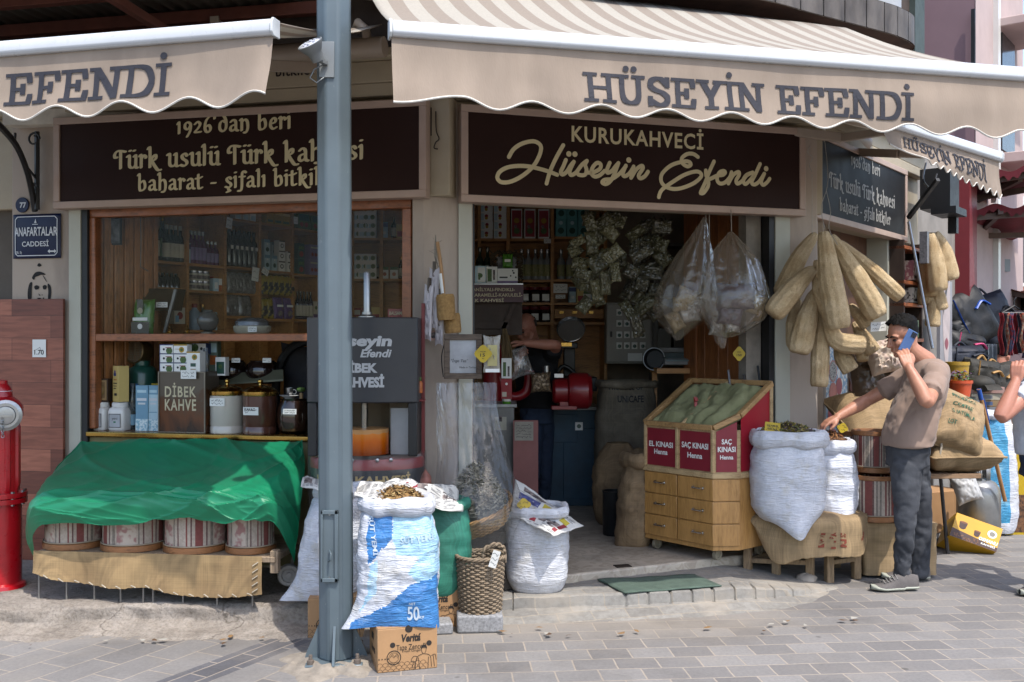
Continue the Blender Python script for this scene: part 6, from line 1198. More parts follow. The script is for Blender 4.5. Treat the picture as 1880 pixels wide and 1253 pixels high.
def crt(label,grp,w,d,h,body,art=(),name='carton',cat='carton'):return carton(name,label,cat,w,d,h,body,art,grp)
c=crt('light blue tea carton stacked two high in the bay right of the black bottles','light blue cartons behind the window',.062,.06,.125,PALEB,[(0,.8,1,1,MIDB),('o',.5,.35,.3,DGR),('o',.5,.7,.12,WHITE)])
row(c,SL,4,SZ[4,1],(486,499),-.05);row(c,SL,4,SZ[4,1]+.126,(486,),-.05);row(c,SL,4,SZ[4,1]+.126,(499,),-.16)
c=crt('white printed tin in the stack beside the light blue cartons','white tins behind the window',.07,.06,.085,WHITE,[('o',.5,.5,.28,INK),('o',.5,.5,.15,WHITE),(0,.88,1,1,INK)]);row(c,SL,4,SZ[4,1],(528,513),-.05);row(c,SL,4,SZ[4,1]+.086,(513,528),-.05);row(c,SL,4,SZ[4,1]+.172,(513,),-.06)
c=crt('bright yellow box on the top shelf of the bay over the light blue cartons','bright yellow boxes behind the window',.085,.07,.1,YEL2,[(.1,.15,.9,.35,GRN),(0,.8,1,1,YEL)]);row(c,SL,4,SZ[4,0],(490,505,520),-.05)
c=crt('white boxes row cut off by the top of the window frame','small white boxes high behind the window',.06,.06,.09,WHITE,[(.1,.1,.9,.5,PALEB)]);row(c,SL,3,SZ[3,0],(432,446,460),-.05)
c=crt('green box with red fruit print on the top shelf left of the post','green fruit boxes behind the window',.13,.08,.13,GRN,[(.05,.55,.95,.95,DGR),('o',.3,.3,.16,REDP),('o',.7,.3,.16,REDP)]);row(c,SL,5,SZ[5,0],(552,576),-.05)
c=crt('lilac box with cherry print stacked beside the post','lilac cherry boxes behind the window',.13,.08,.13,LIL,[('o',.28,.35,.13,REDP),('o',.6,.35,.13,REDP),('o',.85,.35,.13,REDP),(.1,.75,.9,.85,CREAML)]);row(c,SL,5,SZ[5,1],(570,),-.05);row(c,SL,5,SZ[5,1]+.131,(571,),-.05)
c=crt('green box with apple print stacked left of the lilac boxes','green apple boxes behind the window',.075,.08,.13,DGR,[('o',.5,.3,.32,REDP),(.1,.6,.9,.8,GRN)]);row(c,SL,5,SZ[5,1],(547,),-.05);row(c,SL,5,SZ[5,1]+.131,(547,),-.05)
c=crt('orange and white box on the low shelf right of the lidded jars',None,.06,.05,.1,WHITE,[(0,0,1,.5,ORG)]);row(c,SL,2,SZ[2,1],(403,),-.05)
c=crt('pale blue and white box beside the orange one behind the window',None,.05,.05,.1,PALEB,[(.2,.2,.8,.7,WHITE)]);row(c,SL,2,SZ[2,1],(393,),-.05)
c=crt('slim book like box on the first bay of the window shelves','slim boxes on the first bay behind the window',.03,.08,.2,TAN,[(0,.7,1,.9,REDP)]);row(c,SL,0,SZ[0,0],(241,250),-.05)
c=crt('box with orange fruit print hanging by the dark photo frame',None,.05,.04,.25,CREAML,[('o',.5,.2,.4,ORG),('o',.5,.45,.35,ORG),('o',.5,.7,.35,ORG)]);row(c,SL,0,SZ[0,0]+.03,(233,),.0)
c=crt('white and green tea box on the middle shelf of the first bay','green white boxes on the first bay behind the window',.07,.06,.1,WHITE,[(0,0,1,.5,DGR)]);row(c,SL,0,SZ[0,1],(236,246),-.05)
c=crt('patterned boxes at the foot of the first bay behind the window','teal boxes low on the first bay',.06,.06,.1,M('teal_card','#2f5659',.5),[(.2,.5,.8,.9,WHITE)]);row(c,SL,0,SZ[0,2],(235,244),-.05)
c=crt('small box with red floral print under the slanting rod',None,.11,.05,.12,CREAML,[('o',.5,.5,.25,REDP),(.1,.1,.4,.5,MIDB)]);row(c,SL,1,SZ[1,1]-.26,(326,),-.04)
c=crt('blue and white carton standing behind the glass globe',None,.08,.05,.14,PALEB,[(.2,.4,.8,.8,WHITE),('o',.5,.3,.2,YEL2)]);row(c,SL,2,SZ[2,2],(399,),-.1)
b=bottle('plastic_bottle','tall pale blue plastic bottle low in the third bay behind the window','bottle',[(.04,0),(.045,.01),(.045,.13),(.02,.16),(.018,.18)],[M('hazy_blue_plastic','#8499a8',.3)],[0]*4,None,16,([(.02,.17),(.02,.2),(.001,.2)],REDP));row(b,SL,2,SZ[2,2],(357,),-.1)
CLR=M('silver_pouch','#7d7b78',.25,.15,var=.35,vs=18,bump=.5,bs=40,coat=.4)
def pouch(label,grp,a,b,h,m,seed,art=(),name='pouch'):
 t=thing(name,label,'pouch',(0,0,0),0,grp);g=MB();M4=frame4(V((0,0,b)),V((1,0,0)),V((0,.12,1)));pillow(g,M4,a,b,h,seed,14,p=4,ear=.03,wr=.006);ms=[m]
 g.build('pouch',ms,t,local=True)
 if art:
  g=MB();mm=[]
  for k,q in enumerate(art):
   if q[-1]not in mm:mm.append(q[-1])
   o=V((0,-h-.010-.0004*k,0))
   if q[0]=='o':g.disc(o+FX*a*q[1]+FZ*2*b*q[2],a*q[3],mi=mm.index(q[4]))
   else:g.rect(o,FX,FZ,a*q[0],a*q[2],2*b*q[1],2*b*q[3],mm.index(q[4]))
  g.build('label',mm,t,local=True)
 return t
p=pouch('clear pouch of grey herbs in the upper row below the black bottles','clear herb pouches, upper row behind the window',.05,.085,.02,CLR,3);row(p,SL,3,SZ[3,2]+.18,(424,437,450,462),-.06)
p=pouch('larger clear pouch of grey herbs in the lower row below the black bottles','larger clear herb pouches, lower row behind the window',.075,.085,.025,CLR,4);row(p,SL,3,SZ[3,2],(424,448),-.05)
c=crt('narrow ledge carrying the upper row of clear pouches',None,.28,.12,.012,SHELFW,name='shelf_board',cat='shelf');row(c,SL,3,SZ[3,2]+.168,(443,),-.1)
YB=M('yellow_black_pouch','#8f7d1e',.3,col2='#191612',vs=16,lo=.44,hi=.5,coat=.4,det=2);
p=pouch('yellow and black sweet pouch hanging in the row below the light blue cartons','yellow black pouches behind the window',.036,.085,.016,YB,5,[('o',0,.35,.5,INK),(-.4,.75,.4,.9,YEL2)]);row(p,SL,4,SZ[4,1]-.20,(485,495,505,515,525,534),-.02)
p2=pouch('yellow and black sweet pouch in the lowest row left of the purple ones','yellow black pouches, lowest row behind the window',.036,.085,.016,YB,6,[('o',0,.35,.5,INK)]);row(p2,SL,4,SZ[4,2],(485,495),-.04)
p=pouch('purple sweet pouch with white lettering in the lowest row beside the post','purple pouches behind the window',.05,.09,.018,PURP,7,[(-.7,.55,.7,.65,WHITE),('o',0,.25,.5,DP)]);row(p,SL,4,SZ[4,2],(510,528),-.02)
for px,py,w,h,l in((421,410,.06,.085,'white handwritten card by the black bottles'),(469,504,.075,.11,'blue tinted handwritten card on the shelf edge right of the clear pouches'),(487,499,.075,.05,'tilted white card over the yellow black pouches'),(543,405,.05,.06,'white card on the green fruit boxes'),(254,418,.06,.045,'white card above the slim boxes')):
 p_=SL.px(px,py,.03);a=ri(-.15,.15)if 'tilted' not in l else-.45;u_=SL.u*math.cos(a)+ZU*math.sin(a);price_card(l,p_,u_,(u_.cross(SL.n)*-1),w,h,2,px)
t=thing('framed_photograph','dark framed grey portrait photograph high on the ribbed panel in the window','picture',RIBP.p(Lr*.55,0));c=FL.px(212,424,-.2);g=MB();g.box(c,(.085,.02,.19),frz+.1);g.build('frame',BLACKM,t);g=MB();g.box(c+V((-.002,-.012,0)),(.07,.004,.17),frz+.1);g.build('picture',M('grey_photo','#6f7074',.4,col2='#3a3a3d',vs=9,lo=.4,hi=.6),t)
MX=[crt('small mixed white carton among the crowded shelves',None,.07,.07,.11,WHITE,[(0,.75,1,1,GRN),('o',.5,.4,.25,ORG)]),crt('small mixed yellow carton among the crowded shelves',None,.08,.07,.13,YEL,[(.1,.1,.9,.5,REDP)]),crt('small mixed blue carton among the crowded shelves',None,.06,.07,.15,PALEB,[(0,.7,1,.95,NVY),('o',.5,.35,.25,WHITE)]),bot('small mixed dark bottle among the crowded shelves',None,.2,.028,GGL,CREAML,BRASS),crt('small mixed red carton among the crowded shelves',None,.075,.07,.12,REDP,[(.1,.5,.9,.85,CREAML),('o',.5,.25,.2,YEL2)]),crt('small mixed cream carton among the crowded shelves',None,.065,.07,.16,CREAML,[(0,0,1,.3,PURP),('o',.5,.65,.25,GRN)])]
mr_=random.Random(12)
def mixed(pl,z,px0,px1,step,off=-.06):
 x=px0
 while x<px1:i=mr_.randrange(6);row(MX[i],pl,0,z,(x,),off-.05*mr_.random(),group='mixed goods, kind %s'%['white','yellow','blue','bottle','red','cream'][i]);x+=step*mr_.uniform(.85,1.3)
mixed(SL,SZ[0,0],256,266,12);mixed(SL,SZ[1,0],338,342,12);mixed(SL,SZ[1,1],274,284,9);mixed(SL,SZ[2,0],404,411,9,-.12);mixed(SL,SZ[2,1],384,388,9,-.15);mixed(SL,SZ[2,2],372,395,10,-.15);mixed(SL,SZ[5,2]+.0,575,590,8);mixed(SL,SZ[0,1],252,264,9);mixed(SL,SZ[0,2],250,264,9);mixed(SL,SZ[4,1]+.0,519,521,9,-.16)
t=thing('window_ledge','wooden ledge behind the window rail carrying the pouch, globe and covered dish','ledge',FL.px(330,615,-.3));g=MB();lz=zf(613,300,-.25);g.pbox(FL,tl(166),tl(590),lz-.03,lz-.005,-.09,.32);g.build('board',PINE,t,bevel=.003)
lp=lambda px,off=-.25:V((*FL.px(px,600,off).xy,lz-.004))
p=pouch('bright green to black coffee pouch standing inside the window',None,.073,.118,.04,M('green_foil','#3f6b22',.3,coat=.4,var=.1),9,[(-.9,.02,.9,.35,M('black_foil','#14181a',.3,coat=.4)),(-.3,.7,.3,.98,_M['black_foil']),('o',0,.66,.28,M('cream_print','#a9a48e')),(-.75,.38,.75,.47,WHITE),('o',0,.22,.25,WHITE)]);put(p,USED,lp(265),frz)
t=bottle('glass_globe','round pale glass globe standing inside the window','globe',[(.05,0),(.05,.012),(.025,.02),(.05,.035),(.068,.075),(.07,.1),(.05,.14),(.03,.15),(.034,.16)],[M('hazy_globe','#6d6f6c',.12,trans=.5,var=.15,coat=.4)],[0]*8,None,28);put(t,USED,lp(382),0)
t=thing('covered_dish','wide round cream dish under a shiny domed cover inside the window','dish',lp(463));g=MB();g.lathe([(.10,0),(.118,.02),(.122,.05),(.115,.055)],36);g.build('dish',M('cream_enamel','#a8a492',.25,coat=.3),t,local=True);g=MB();g.lathe([(.112,.055),(.108,.08),(.085,.1),(.04,.108),(.001,.11)],36);g.build('cover',M('smoky_cover','#55575a',.08,.2,coat=.6),t,local=True)
price_card('white handwritten card on the wide covered dish',lp(480)+FL.n*.127+ZU*.03,FL.u,ZU,.06,.035,2,44)
fn_=bottle('brass_finial','small pointed brass lid knob showing just above the window rail','knob',[(.03,0),(.032,.008),(.012,.02),(.016,.03),(.006,.045),(.001,.06)],[BRASS],[0]*5,'brass knobs above the window rail',16)
for px in(312,344):put(fn_,USED,lp(px,-.2),0)
t=thing('hood','dark metal hood with a slanted rod behind the green pouch','hood',FL.px(290,560,-.5));g=MB();g.prism([FL.px(243,530,-.45),FL.px(320,530,-.45),FL.px(312,570,-.35),FL.px(262,570,-.35)],-FL.n*.15);g.build('hood',M('dark_bronze','#4d3f2b',.4,.4,var=.3),t);g=MB();g.beam(FL.px(323,532,-.32),FL.px(302,612,-.32),.016,.02);g.tube([FL.px(258,395,-.2),FL.px(259,440,-.2),FL.px(258,490,-.2),FL.px(272,498,-.2)],.0035,5);g.build('rod',M('steel_rod','#6c6a66',.4,.6),t)
price_card('white handwritten strip on the dark hood beside the green pouch',FL.px(297,560,-.33),FL.u,ZU,.085,.035,2,51)
def bkz(px,py):return BK.px(px,py).z
bsh=thing('shelf_unit','wide brown wooden shelving on the back wall seen through the doorway and window','shelving',BK.p(1.5,0),BK.rz)
BVX=[620,700,790,880,933,1014,1112]
for px in BVX:t_=BK.t(px);g=MB();g.pbox(BK,t_-.014,t_+.014,FLZ,2.9,.0,.27);g.build('upright',SHELFW,bsh)
BZ={}
for k,(a,b_,ys)in enumerate(((620,700,(437,512,590)),(700,790,(437,512,590)),(790,880,(438,514,590)),(880,933,(438,514,590)),(933,1014,(438,514,556,592)),(1014,1112,(435,513,556,592)))):
 for j,y in enumerate(ys):z=bkz((a+b_)/2,y);BZ[k,j]=z;g=MB();g.pbox(BK,BK.t(a)+.014,BK.t(b_)-.014,z-.022,z,-.003,.26);g.build('shelf',SHELFW,bsh)
g=MB();g.pbox(BK,BK.t(620),BK.t(1112),.2,2.9,-.272,.01);g.build('back_panel',SHELFW,bsh)
c=crt('white and green tea box stacked in columns on the back shelf right of the post','white green boxes stacked right of the post',.1,.08,.075,WHITE,[('o',.7,.5,.22,GRN),(.1,.2,.5,.7,PALEB)])
for px in(655,668,681):
 for j in range(4):row(c,BK,0,BZ[0,0]+.076*j,(px,),-.05,group='white green boxes stacked right of the post')
 for j in range(3):row(c,BK,0,BZ[0,1]+.076*j,(px,),-.05,group='white green boxes stacked right of the post')
c=crt('white fruit tea box in the left pair of columns on the back shelf','white fruit tea boxes at the top of the back shelf',.115,.09,.078,WHITE,[('o',.5,.6,.14,REDP),('o',.5,.35,.12,YEL2),(.05,.1,.3,.9,PALEB)])
for px in(893,918):
 for j in range(4):row(c,BK,3,BZ[3,0]+.079*j,(px,),-.05)
c=crt('tall white box with a red and green panel on the top back shelf','tall red panelled boxes on the back shelf',.1,.1,.27,WHITE,[(.06,.05,.94,.95,RP),('o',.5,.6,.25,YEL2),('o',.5,.25,.28,GRN),('o',.4,.4,.15,DP)]);row(c,BK,4,BZ[4,0],(948,972,998),-.05)
c=crt('teal patterned box in the stack at the top of the back shelf','teal boxes on the back shelf',.098,.08,.16,M('teal_light','#5c9a9a',.5),[('o',.5,.35,.3,DGR),('o',.5,.8,.18,PALEB)])
for px in(1029,1049,1070):
 for j in range(2):row(c,BK,5,BZ[5,0]+.161*j,(px,),-.05)
b=bot('clear silver topped bottle with a green label on the second back shelf','silver topped bottles on the back shelf',.285,.038,M('clear_bottle','#9aa0a2',.1,.3,var=.2,coat=.5),M('green_label','#5c6536',.5,col2='#8d8a68',vs=40),SILC);row(b,BK,4,BZ[4,1],(958,970,983,994,1005,1030,1046,1061),-.06)
jr=bottle('spice_jar','dark glass jar with a white label and red lid on the lower back shelf','jar',[(.055,0),(.058,.01),(.058,.1),(.045,.12)],[SMK],[0]*3,'dark red lidded jars on the back shelf',20,([(.05,.118),(.052,.12),(.052,.145),(.001,.146)],M('red_lid','#6d1f22',.4)),None)
g=MB();g.rect(V((0,-.06,.05)),FX,FZ,-.032,.032,-.03,.03,0);g.build('label',WHITE,jr,local=True)
row(jr,BK,4,BZ[4,2],(963,982,1001),-.07);row(jr,BK,4,BZ[4,3],(963,982,1001),-.07)
for px,py,w,h,l in((1005,443,.065,.04,'white card on the top back shelf edge under the tall boxes'),(1029,530,.13,.085,'white card with a red line low on the back shelf right of the jars'),(1029,545,.09,.035,'narrow white card under the red lined one')):price_card(l,BK.px(px,py,.012),BK.u,ZU,w,h,2,px+py)
dw_=thing('drawer_box','low dark drawer row with pale label holders under the white cards','drawer',BK.px(1055,575,-.05));g=MB();g.pbox(BK,BK.t(1018),BK.t(1108),bkz(1050,585),bkz(1050,568),.004,.2);g.build('front',SHELFW,dw_,bevel=.003)
for px in(1031,1055,1085):g=MB();g.box(BK.px(px,574,.012),(.04,.012,.022),BK.rz);g.build('label_holder',BRASS,dw_)
for k,j,a,b_,st in((0,2,640,695,15),(1,0,706,752,14),(1,1,706,752,14),(3,1,884,930,13),(4,0,1008,1010,10),(5,1,1075,1108,14),(5,2,1050,1108,13),(5,0,1084,1108,14),(0,1,690,698,12)):mixed(BK,BZ[k,j],a,b_,st)
def bx3(name,label,cat,c,size,rz,mat,bevel=.004):g=MB();g.box((0,0,size[2]/2),size,rz);o=g.build(name,mat,bevel=bevel);o.location=c;return tag(o,label,cat)
ct=thing('display_counter','high counter with a steel edge and a brown sign, just inside the doorway','counter',V((-.25,8.0,FLZ)));zc=zof(519,7.8);g=MB();g.box(V((-.17,7.95,zc-.02)),(.52,.32,.03));g.build('top',STEEL,ct,bevel=.003)
g=MB();g.box(V((-.17,8.0,zc-.22)),(.5,.25,.38));g.beam(V((.08,7.85,zof(525,7.85))),V((-.08,7.85,zof(610,7.85))),.03,.03);g.beam(V((-.38,7.85,zof(598,7.85))),V((-.02,7.85,zof(598,7.85))),.03,.05);g.box(V((-.38,8.1,zc/2)),(.06,.06,zc-.3));g.build('body',M('dark_counter','#3a2a20',.6,var=.2),ct)
sg=thing('counter_sign','dark plum sign listing coffee flavours in cream letters under the counter edge','sign',V((-.13,7.77,zof(540,7.77))));x0,x1=at(860,540,7.77).x,at(961,540,7.77).x;g=MB();g.box(V(((x0+x1)/2,7.775,zof(539,7.77))),(x1-x0,.008,zof(523,7.77)-zof(555,7.77)));g.build('panel',M('plum_board','#4b3138',.5,var=.05),sg);g=MB()
for s_,px0,px1,py,hh in(('VANİLYALI-FINDIKLI-',862,945,531,.030),('KARAMELLİ-KAKULELİ-',866,959,541,.030),('TÜRK KAHVESİ',848,925,551,.030)):
 if s_[0]=='T':px0=851
 g.text(s_,at((px0+px1)/2,py,7.768),FX,ZU,w=(px1-px0)/F*7.768,h=hh*(1.15 if 'İ' in s_ else 1),bold=.02)
g.build('lettering',M('cream_letters','#c2b696'),sg)
zs=zc-.004
for px,wd,hh,bm,art,l in((882,.085,.135,PALEB,[(.25,.05,.95,.92,WHITE),('o',.5,.45,.22,GRN),(.3,.2,.5,.6,GRN)],'pale blue carton with a green leaf print on the counter inside the door'),(903,.085,.13,WHITE,[(.1,.1,.5,.85,GRN),(.6,.2,.8,.8,DP)],'white carton with a green bottle print on the counter inside the door'),(932,.16,.115,WHITE,[(0,0,1,.16,LIL),(.1,.35,.5,.45,INK),('o',.8,.7,.05,INK),('o',.65,.5,.04,INK),('o',.9,.4,.04,INK),('o',.75,.85,.04,INK)],'wide white carton with speckled print on the counter inside the door')):put(crt(l,None,wd,.06,hh,bm,art),USED,V((at(px,500,7.85).x,7.86,zs)),0)
t=thing('woven_frame','picture frame woven from dark reed standing behind the cartons on the counter','frame',V((at(930,490,7.97).x,7.97,zs)));c=V((at(930,490,7.97).x,7.97,zs+.13));g=MB();r_=random.Random(8)
for k in range(150):
 s_=r_.random()*4;a=(s_%1-.5);q=[(a*.22,.11),(.1,a*.24),(a*.22,-.11),(-.1,a*.24)][int(s_)];d=r_.uniform(-.04,.04);g.tube([c+V((q[0]-.03,r_.uniform(-.02,.02),q[1]+d)),c+V((q[0]+.03,r_.uniform(-.02,.02),q[1]-d))],.004,4)
g.build('frame',M('reed','#4d4130',.8,var=.3),t);g=MB();g.box(c+V((0,.01,0)),(.16,.004,.18));g.build('picture',M('grey_photo','#6f7074'),t)
p=pouch('bright green small bag hanging in the reed frame',None,.04,.055,.012,M('lime_foil','#4f8a28',.4),12,[(-.6,.4,.6,.6,WHITE)]);put(p,USED,V((at(932,480,7.9).x,7.9,zof(492,7.9))),0)
b=bot('dark green oil bottle behind the cartons on the counter','dark green bottles on the counter inside the door',.3,.034,GGL,GGL,BGL);
for px in(881,895):put(b,USED,V((at(px,490,8.02).x,8.02,zs)),0)
rg=M('red_machine','#7d1319',.35,var=.15,coat=.25)
gr=thing('coffee_grinder','red cast iron coffee grinder with a drum motor and a bag on its spout','grinder',V((.3,7.9,.9)))
gx=lambda px,py,Y=7.95:at(px,py,Y)
g=MB();a=gx(905,750);g.lathe([(.13,0),(.12,.03),(.08,.05),(.075,.3),(.085,.36),(.1,.38),(.1,.5),(.07,.52)],24,a);g.build('column',rg,gr);g=MB();g.tube(smooth([gx(915,690),gx(930,722),gx(950,728),gx(968,715),gx(972,680)],5),.055,14,flat=.7);g.build('neck',rg,gr)
g=MB();qx=V((1,0,0)).to_track_quat('Z','Y').to_matrix();m0=gx(1014,718,7.95);g.lathe([(.08,0),(.1,.02),(.1,.12),(.13,.13),(.145,.16),(.145,.28),(.12,.31),(.05,.32)],28,m0,rot=qx);g.box(gx(1035,748),(.2,.16,.03));g.box(gx(1035,735),(.07,.1,.12));g.build('motor',rg,gr,bevel=.003)
g=MB();g.box(gx(1025,694)+V((0,-.09,.02)),(.07,.01,.03));g.build('plate',STEEL,gr)
g=MB();M4=frame4(gx(993,702,7.82),V((1,0,.04)),V((0,.2,1)));pillow(g,M4,.082,.082,.05,6,16,p=4);g.build('spout_bag',M('glittery_cloth','#8d7a62',.35,.3,col2='#4a3c30',vs=60,lo=.42,hi=.55),gr);g=MB();g.tube([gx(1003,672),gx(1003,690)],.03,12);g.build('hopper',STEEL,gr)
cb=thing('cabinet','dark teal blue metal cabinet with a white topped ledge under the grinder','cabinet',V((.55,8.3,FLZ)));Yc=8.45;x0,x1=at(995,800,Yc).x,at(1097,800,Yc).x;zt=zof(752,Yc);TEAL=M('teal_blue_paint','#163c50',.55,var=.3,vs=5,bump=.1)
g=MB();g.box(V(((x0+x1)/2,Yc+.25,(zt+FLZ)/2)),(x1-x0,.5,zt-FLZ));g.build('body',TEAL,cb,bevel=.006);g=MB();g.box(V(((x0+x1)/2,Yc+.23,zt+.01)),(x1-x0+.03,.56,.025));g.build('top',M('white_ledge','#a3a39f',.5),cb,bevel=.003)
g=MB();g.box(V((x0+.17,Yc-.006,zt-.16)),(.26,.012,.24));g.box(V((x1-.15,Yc-.004,(zt+FLZ)/2-.05)),(.28,.01,zt-FLZ-.22));g.build('door',TEAL,cb,bevel=.004)
g=MB();g.rect(gx(1063,783,Yc-.013),FX,FZ,-.032,.032,-.034,.034,0);g.disc(gx(1063,783,Yc-.0135),.018,mi=1);g.build('sticker',[WHITE,DGR],cb)
cg=thing('cabinet','narrow grey metal cabinet with a pale notice at the doorway, beside the plastic bag','cabinet',V((-.05,7.6,FLZ)));Yc=7.5;x0,x1=at(902,800,Yc).x,at(944,800,Yc).x;zt=zof(748,Yc);g=MB();g.box(V(((x0+x1)/2-.1,Yc+.2,(zt+FLZ)/2)),(x1-x0+.2,.4,zt-FLZ));g.build('body',M('grey_cabinet','#73716d',.5,var=.2),cg,bevel=.005);g=MB();g.box(V(((x0+x1)/2-.1,Yc+.2,zt+.012)),(x1-x0+.24,.44,.024));g.build('top',M('white_ledge','#a3a39f'),cg,bevel=.003);g=MB();g.rect(gx(919,778,Yc-.002),FX,FZ,-.045,.045,-.05,.05,0);g.rect(gx(919,772,Yc-.003),FX,FZ,-.012,.012,-.01,.03,1);g.build('notice',[M('cream_card','#a9a596'),DP],cg)
g=MB();Yb=7.42;x0,x1=at(942,800,Yb).x,at(988,800,Yb).x;g.box(V(((x0+x1)/2,Yb,(zof(772,Yb)+FLZ)/2)),(x1-x0,.02,zof(772,Yb)-FLZ));o=g.build('pink_board',M('pink_board','#8a5a55',.7,var=.15,vs=4),origin=V(((x0+x1)/2,Yb,FLZ)),bevel=.002);tag(o,'tall dusty pink board with a paper notice standing beside the grey cabinet','board')
price_card('handwritten paper notice taped on the dusty pink board',gx(962,792,Yb-.014),FX,ZU,.14,.14,5,77,col=M('old_paper','#948e82',.7))
t=carton('leaflet_pack','hanging sachet with a green olive print over a red card and a green tin','sachet',.075,.02,.15,WHITE,[(.15,.1,.45,.8,GRN),(.6,.1,.8,.6,DP)]);put(t,USED,V((at(930,690,7.4).x,7.4,zof(695,7.4))),0)
t=carton('red_card','red printed card with photos hanging under the olive sachet','card',.08,.01,.15,M('red_card','#8e1d22',.5),[(.05,.05,.95,.4,REDP),(.1,.12,.5,.35,CREAML),('o',.5,.75,.12,WHITE)]);put(t,USED,V((at(930,730,7.4).x,7.4,zof(733,7.4))),0)
t=bottle('green_can','small lime green can standing on the grey cabinet edge','can',[(.03,0),(.033,.004),(.033,.085),(.028,.09)],[_M['lime_foil']],[0]*3,None,18,([(.028,.089),(.028,.093),(.001,.093)],SILC),(.0335,.02,.05,WHITE));put(t,USED,V((at(930,746,7.52).x,7.52,zof(748,7.5)+.024)),0)
t=thing('dried_bunch','bundle of dry brown stalks hanging beside the shopkeeper','dried stalks',at(928,640,7.6));g=MB();r_=random.Random(3)
for k in range(60):a=r_.uniform(-1,1);g.tube([at(926+a*3,604,7.6+r_.uniform(-.03,.03)),at(930+a*9,640,7.6+r_.uniform(-.04,.04)),at(934+a*9+r_.uniform(-3,3),r_.uniform(660,690),7.6)],.004,4)
g.build('stalks',M('dry_stalk','#6e5a3d',.8,var=.3),t)
g=MB();M4=frame4(at(953,666,7.7),V((1,0,.3)),V((0,0,1)));pillow(g,M4,.09,.12,.05,8,14);o=g.build('plastic_bag',film('bag_film',glossy=.25,milk=.05,bs=22),origin=at(953,666,7.7));tag(o,'crumpled clear bag the shopkeeper is filling with stalks','plastic bag')
t=thing('sieve','round shallow steel sieve tilted on the black scale behind the shopkeeper','sieve',at(1048,625,8.6));q=V((-.12,-1,.55)).to_track_quat('Z','Y').to_matrix();g=MB();g.lathe([(.118,-.035),(.125,0),(.122,.002),(.114,-.03),(.001,-.03)],40,at(1048,604,8.6),rot=q,caps=False);g.build('pan',M('bright_tin','#c3c8cc',.2,.9,var=.12),t)
t=thing('weighing_scale','old black counter scale with a small brass plate under the round sieve','scale',at(1048,700,8.7));g=MB();g.box(at(1042,635,8.62),(.17,.1,.05));g.box(at(1045,665,8.75),(.1,.1,.25));g.box(at(1052,705,8.72),(.4,.25,.12));g.tube(smooth([at(1020,690,8.6),at(1035,672,8.6),at(1060,690,8.6),at(1075,705,8.6)],4),.02,8);g.build('body',BLACKM,t,bevel=.01);g=MB();g.box(at(1040,633,8.56),(.09,.006,.03));g.build('plate',BRASS,t)
# switch box, hanging herbs, clear bags
Ye=8.9;sbx=thing('switch_box','grey steel electrical switch box with rows of round black switches','switch box',at(1157,668,Ye));x0,x1,z0,z1=at(1113,1,Ye).x,at(1200,1,Ye).x,zof(668,Ye),zof(556,Ye)
g=MB();g.box(V(((x0+x1)/2,Ye+.1,(z0+z1)/2)),(x1-x0,.2,z1-z0));g.box(V(((x0+x1)/2-.01,Ye-.006,(z0+z1)/2)),(x1-x0-.03,.014,z1-z0-.03));g.build('box',M('grey_switch_box','#8b8880',.45,var=.08),sbx,bevel=.006)
def swt(px,py):
 g=MB();g.box(at(px,py,Ye-.016),(.05,.008,.06));s_=g.build('switch',WHITE,sbx,bevel=.002);g=MB();g.lathe([(.016,0),(.016,.012),(.012,.014),(.001,.014)],14,at(px,py+1,Ye-.02),rot=V((0,-1,0)).to_track_quat('Z','Y').to_matrix());g.box(at(px,py+1,Ye-.038),(.007,.012,.028),rot=Matrix.Rotation(R(30),3,'Y'));g.build('knob',DGR,s_)
for py in(594,615,635):
 for px in(1137,1151,1165,1180):
  if py!=594 or px<1155:swt(px,py)
swt(1137,574);g=MB();g.box(at(1122,614,Ye-.02),(.018,.02,.05));g.build('handle',BLACKM,sbx,bevel=.003);g=MB();g.rect(at(1168,655,Ye-.0145),FX,FZ,-.075,.055,-.04,.03,0);g.build('notice',WHITE,sbx)
HP=[M('herb_pouch_a','#55533d',.4,col2='#3d3926',vs=34,bump=.6,bs=40,coat=.3,lo=.35,hi=.65),M('herb_pouch_b','#605d45',.4,col2='#4a452d',vs=38,bump=.6,bs=36,coat=.3,lo=.35,hi=.65),M('herb_pouch_c','#524e3c',.36,col2='#282720',vs=30,bump=.6,bs=40,coat=.4,lo=.35,hi=.65)]
C1=[(340,165,90,62,-35),(440,150,85,60,20),(225,160,80,52,70),(310,270,105,70,-40),(240,330,100,55,82),(130,320,66,42,-30),(120,400,66,48,-45),(410,420,95,62,-40),(300,480,112,85,-35),(150,490,72,56,10),(170,575,76,50,20),(255,590,85,50,78),(350,650,110,48,86),(280,710,105,48,80),(200,665,66,56,20),(430,560,95,44,84),(190,820,80,58,-50),(390,250,80,60,40)]
C2=[(600,240,105,50,-40),(620,340,105,52,-30),(640,415,112,52,-30),(720,300,72,60,-10),(790,350,66,66,20),(800,200,90,64,0),(690,540,125,70,-20),(560,560,75,60,30),(800,450,86,62,50),(560,690,105,52,-55),(640,660,66,60,10),(660,840,130,62,80),(530,860,96,48,60),(750,700,70,60,0),(720,870,90,60,50),(600,990,110,50,75),(640,770,80,76,30),(700,180,80,50,-35)]
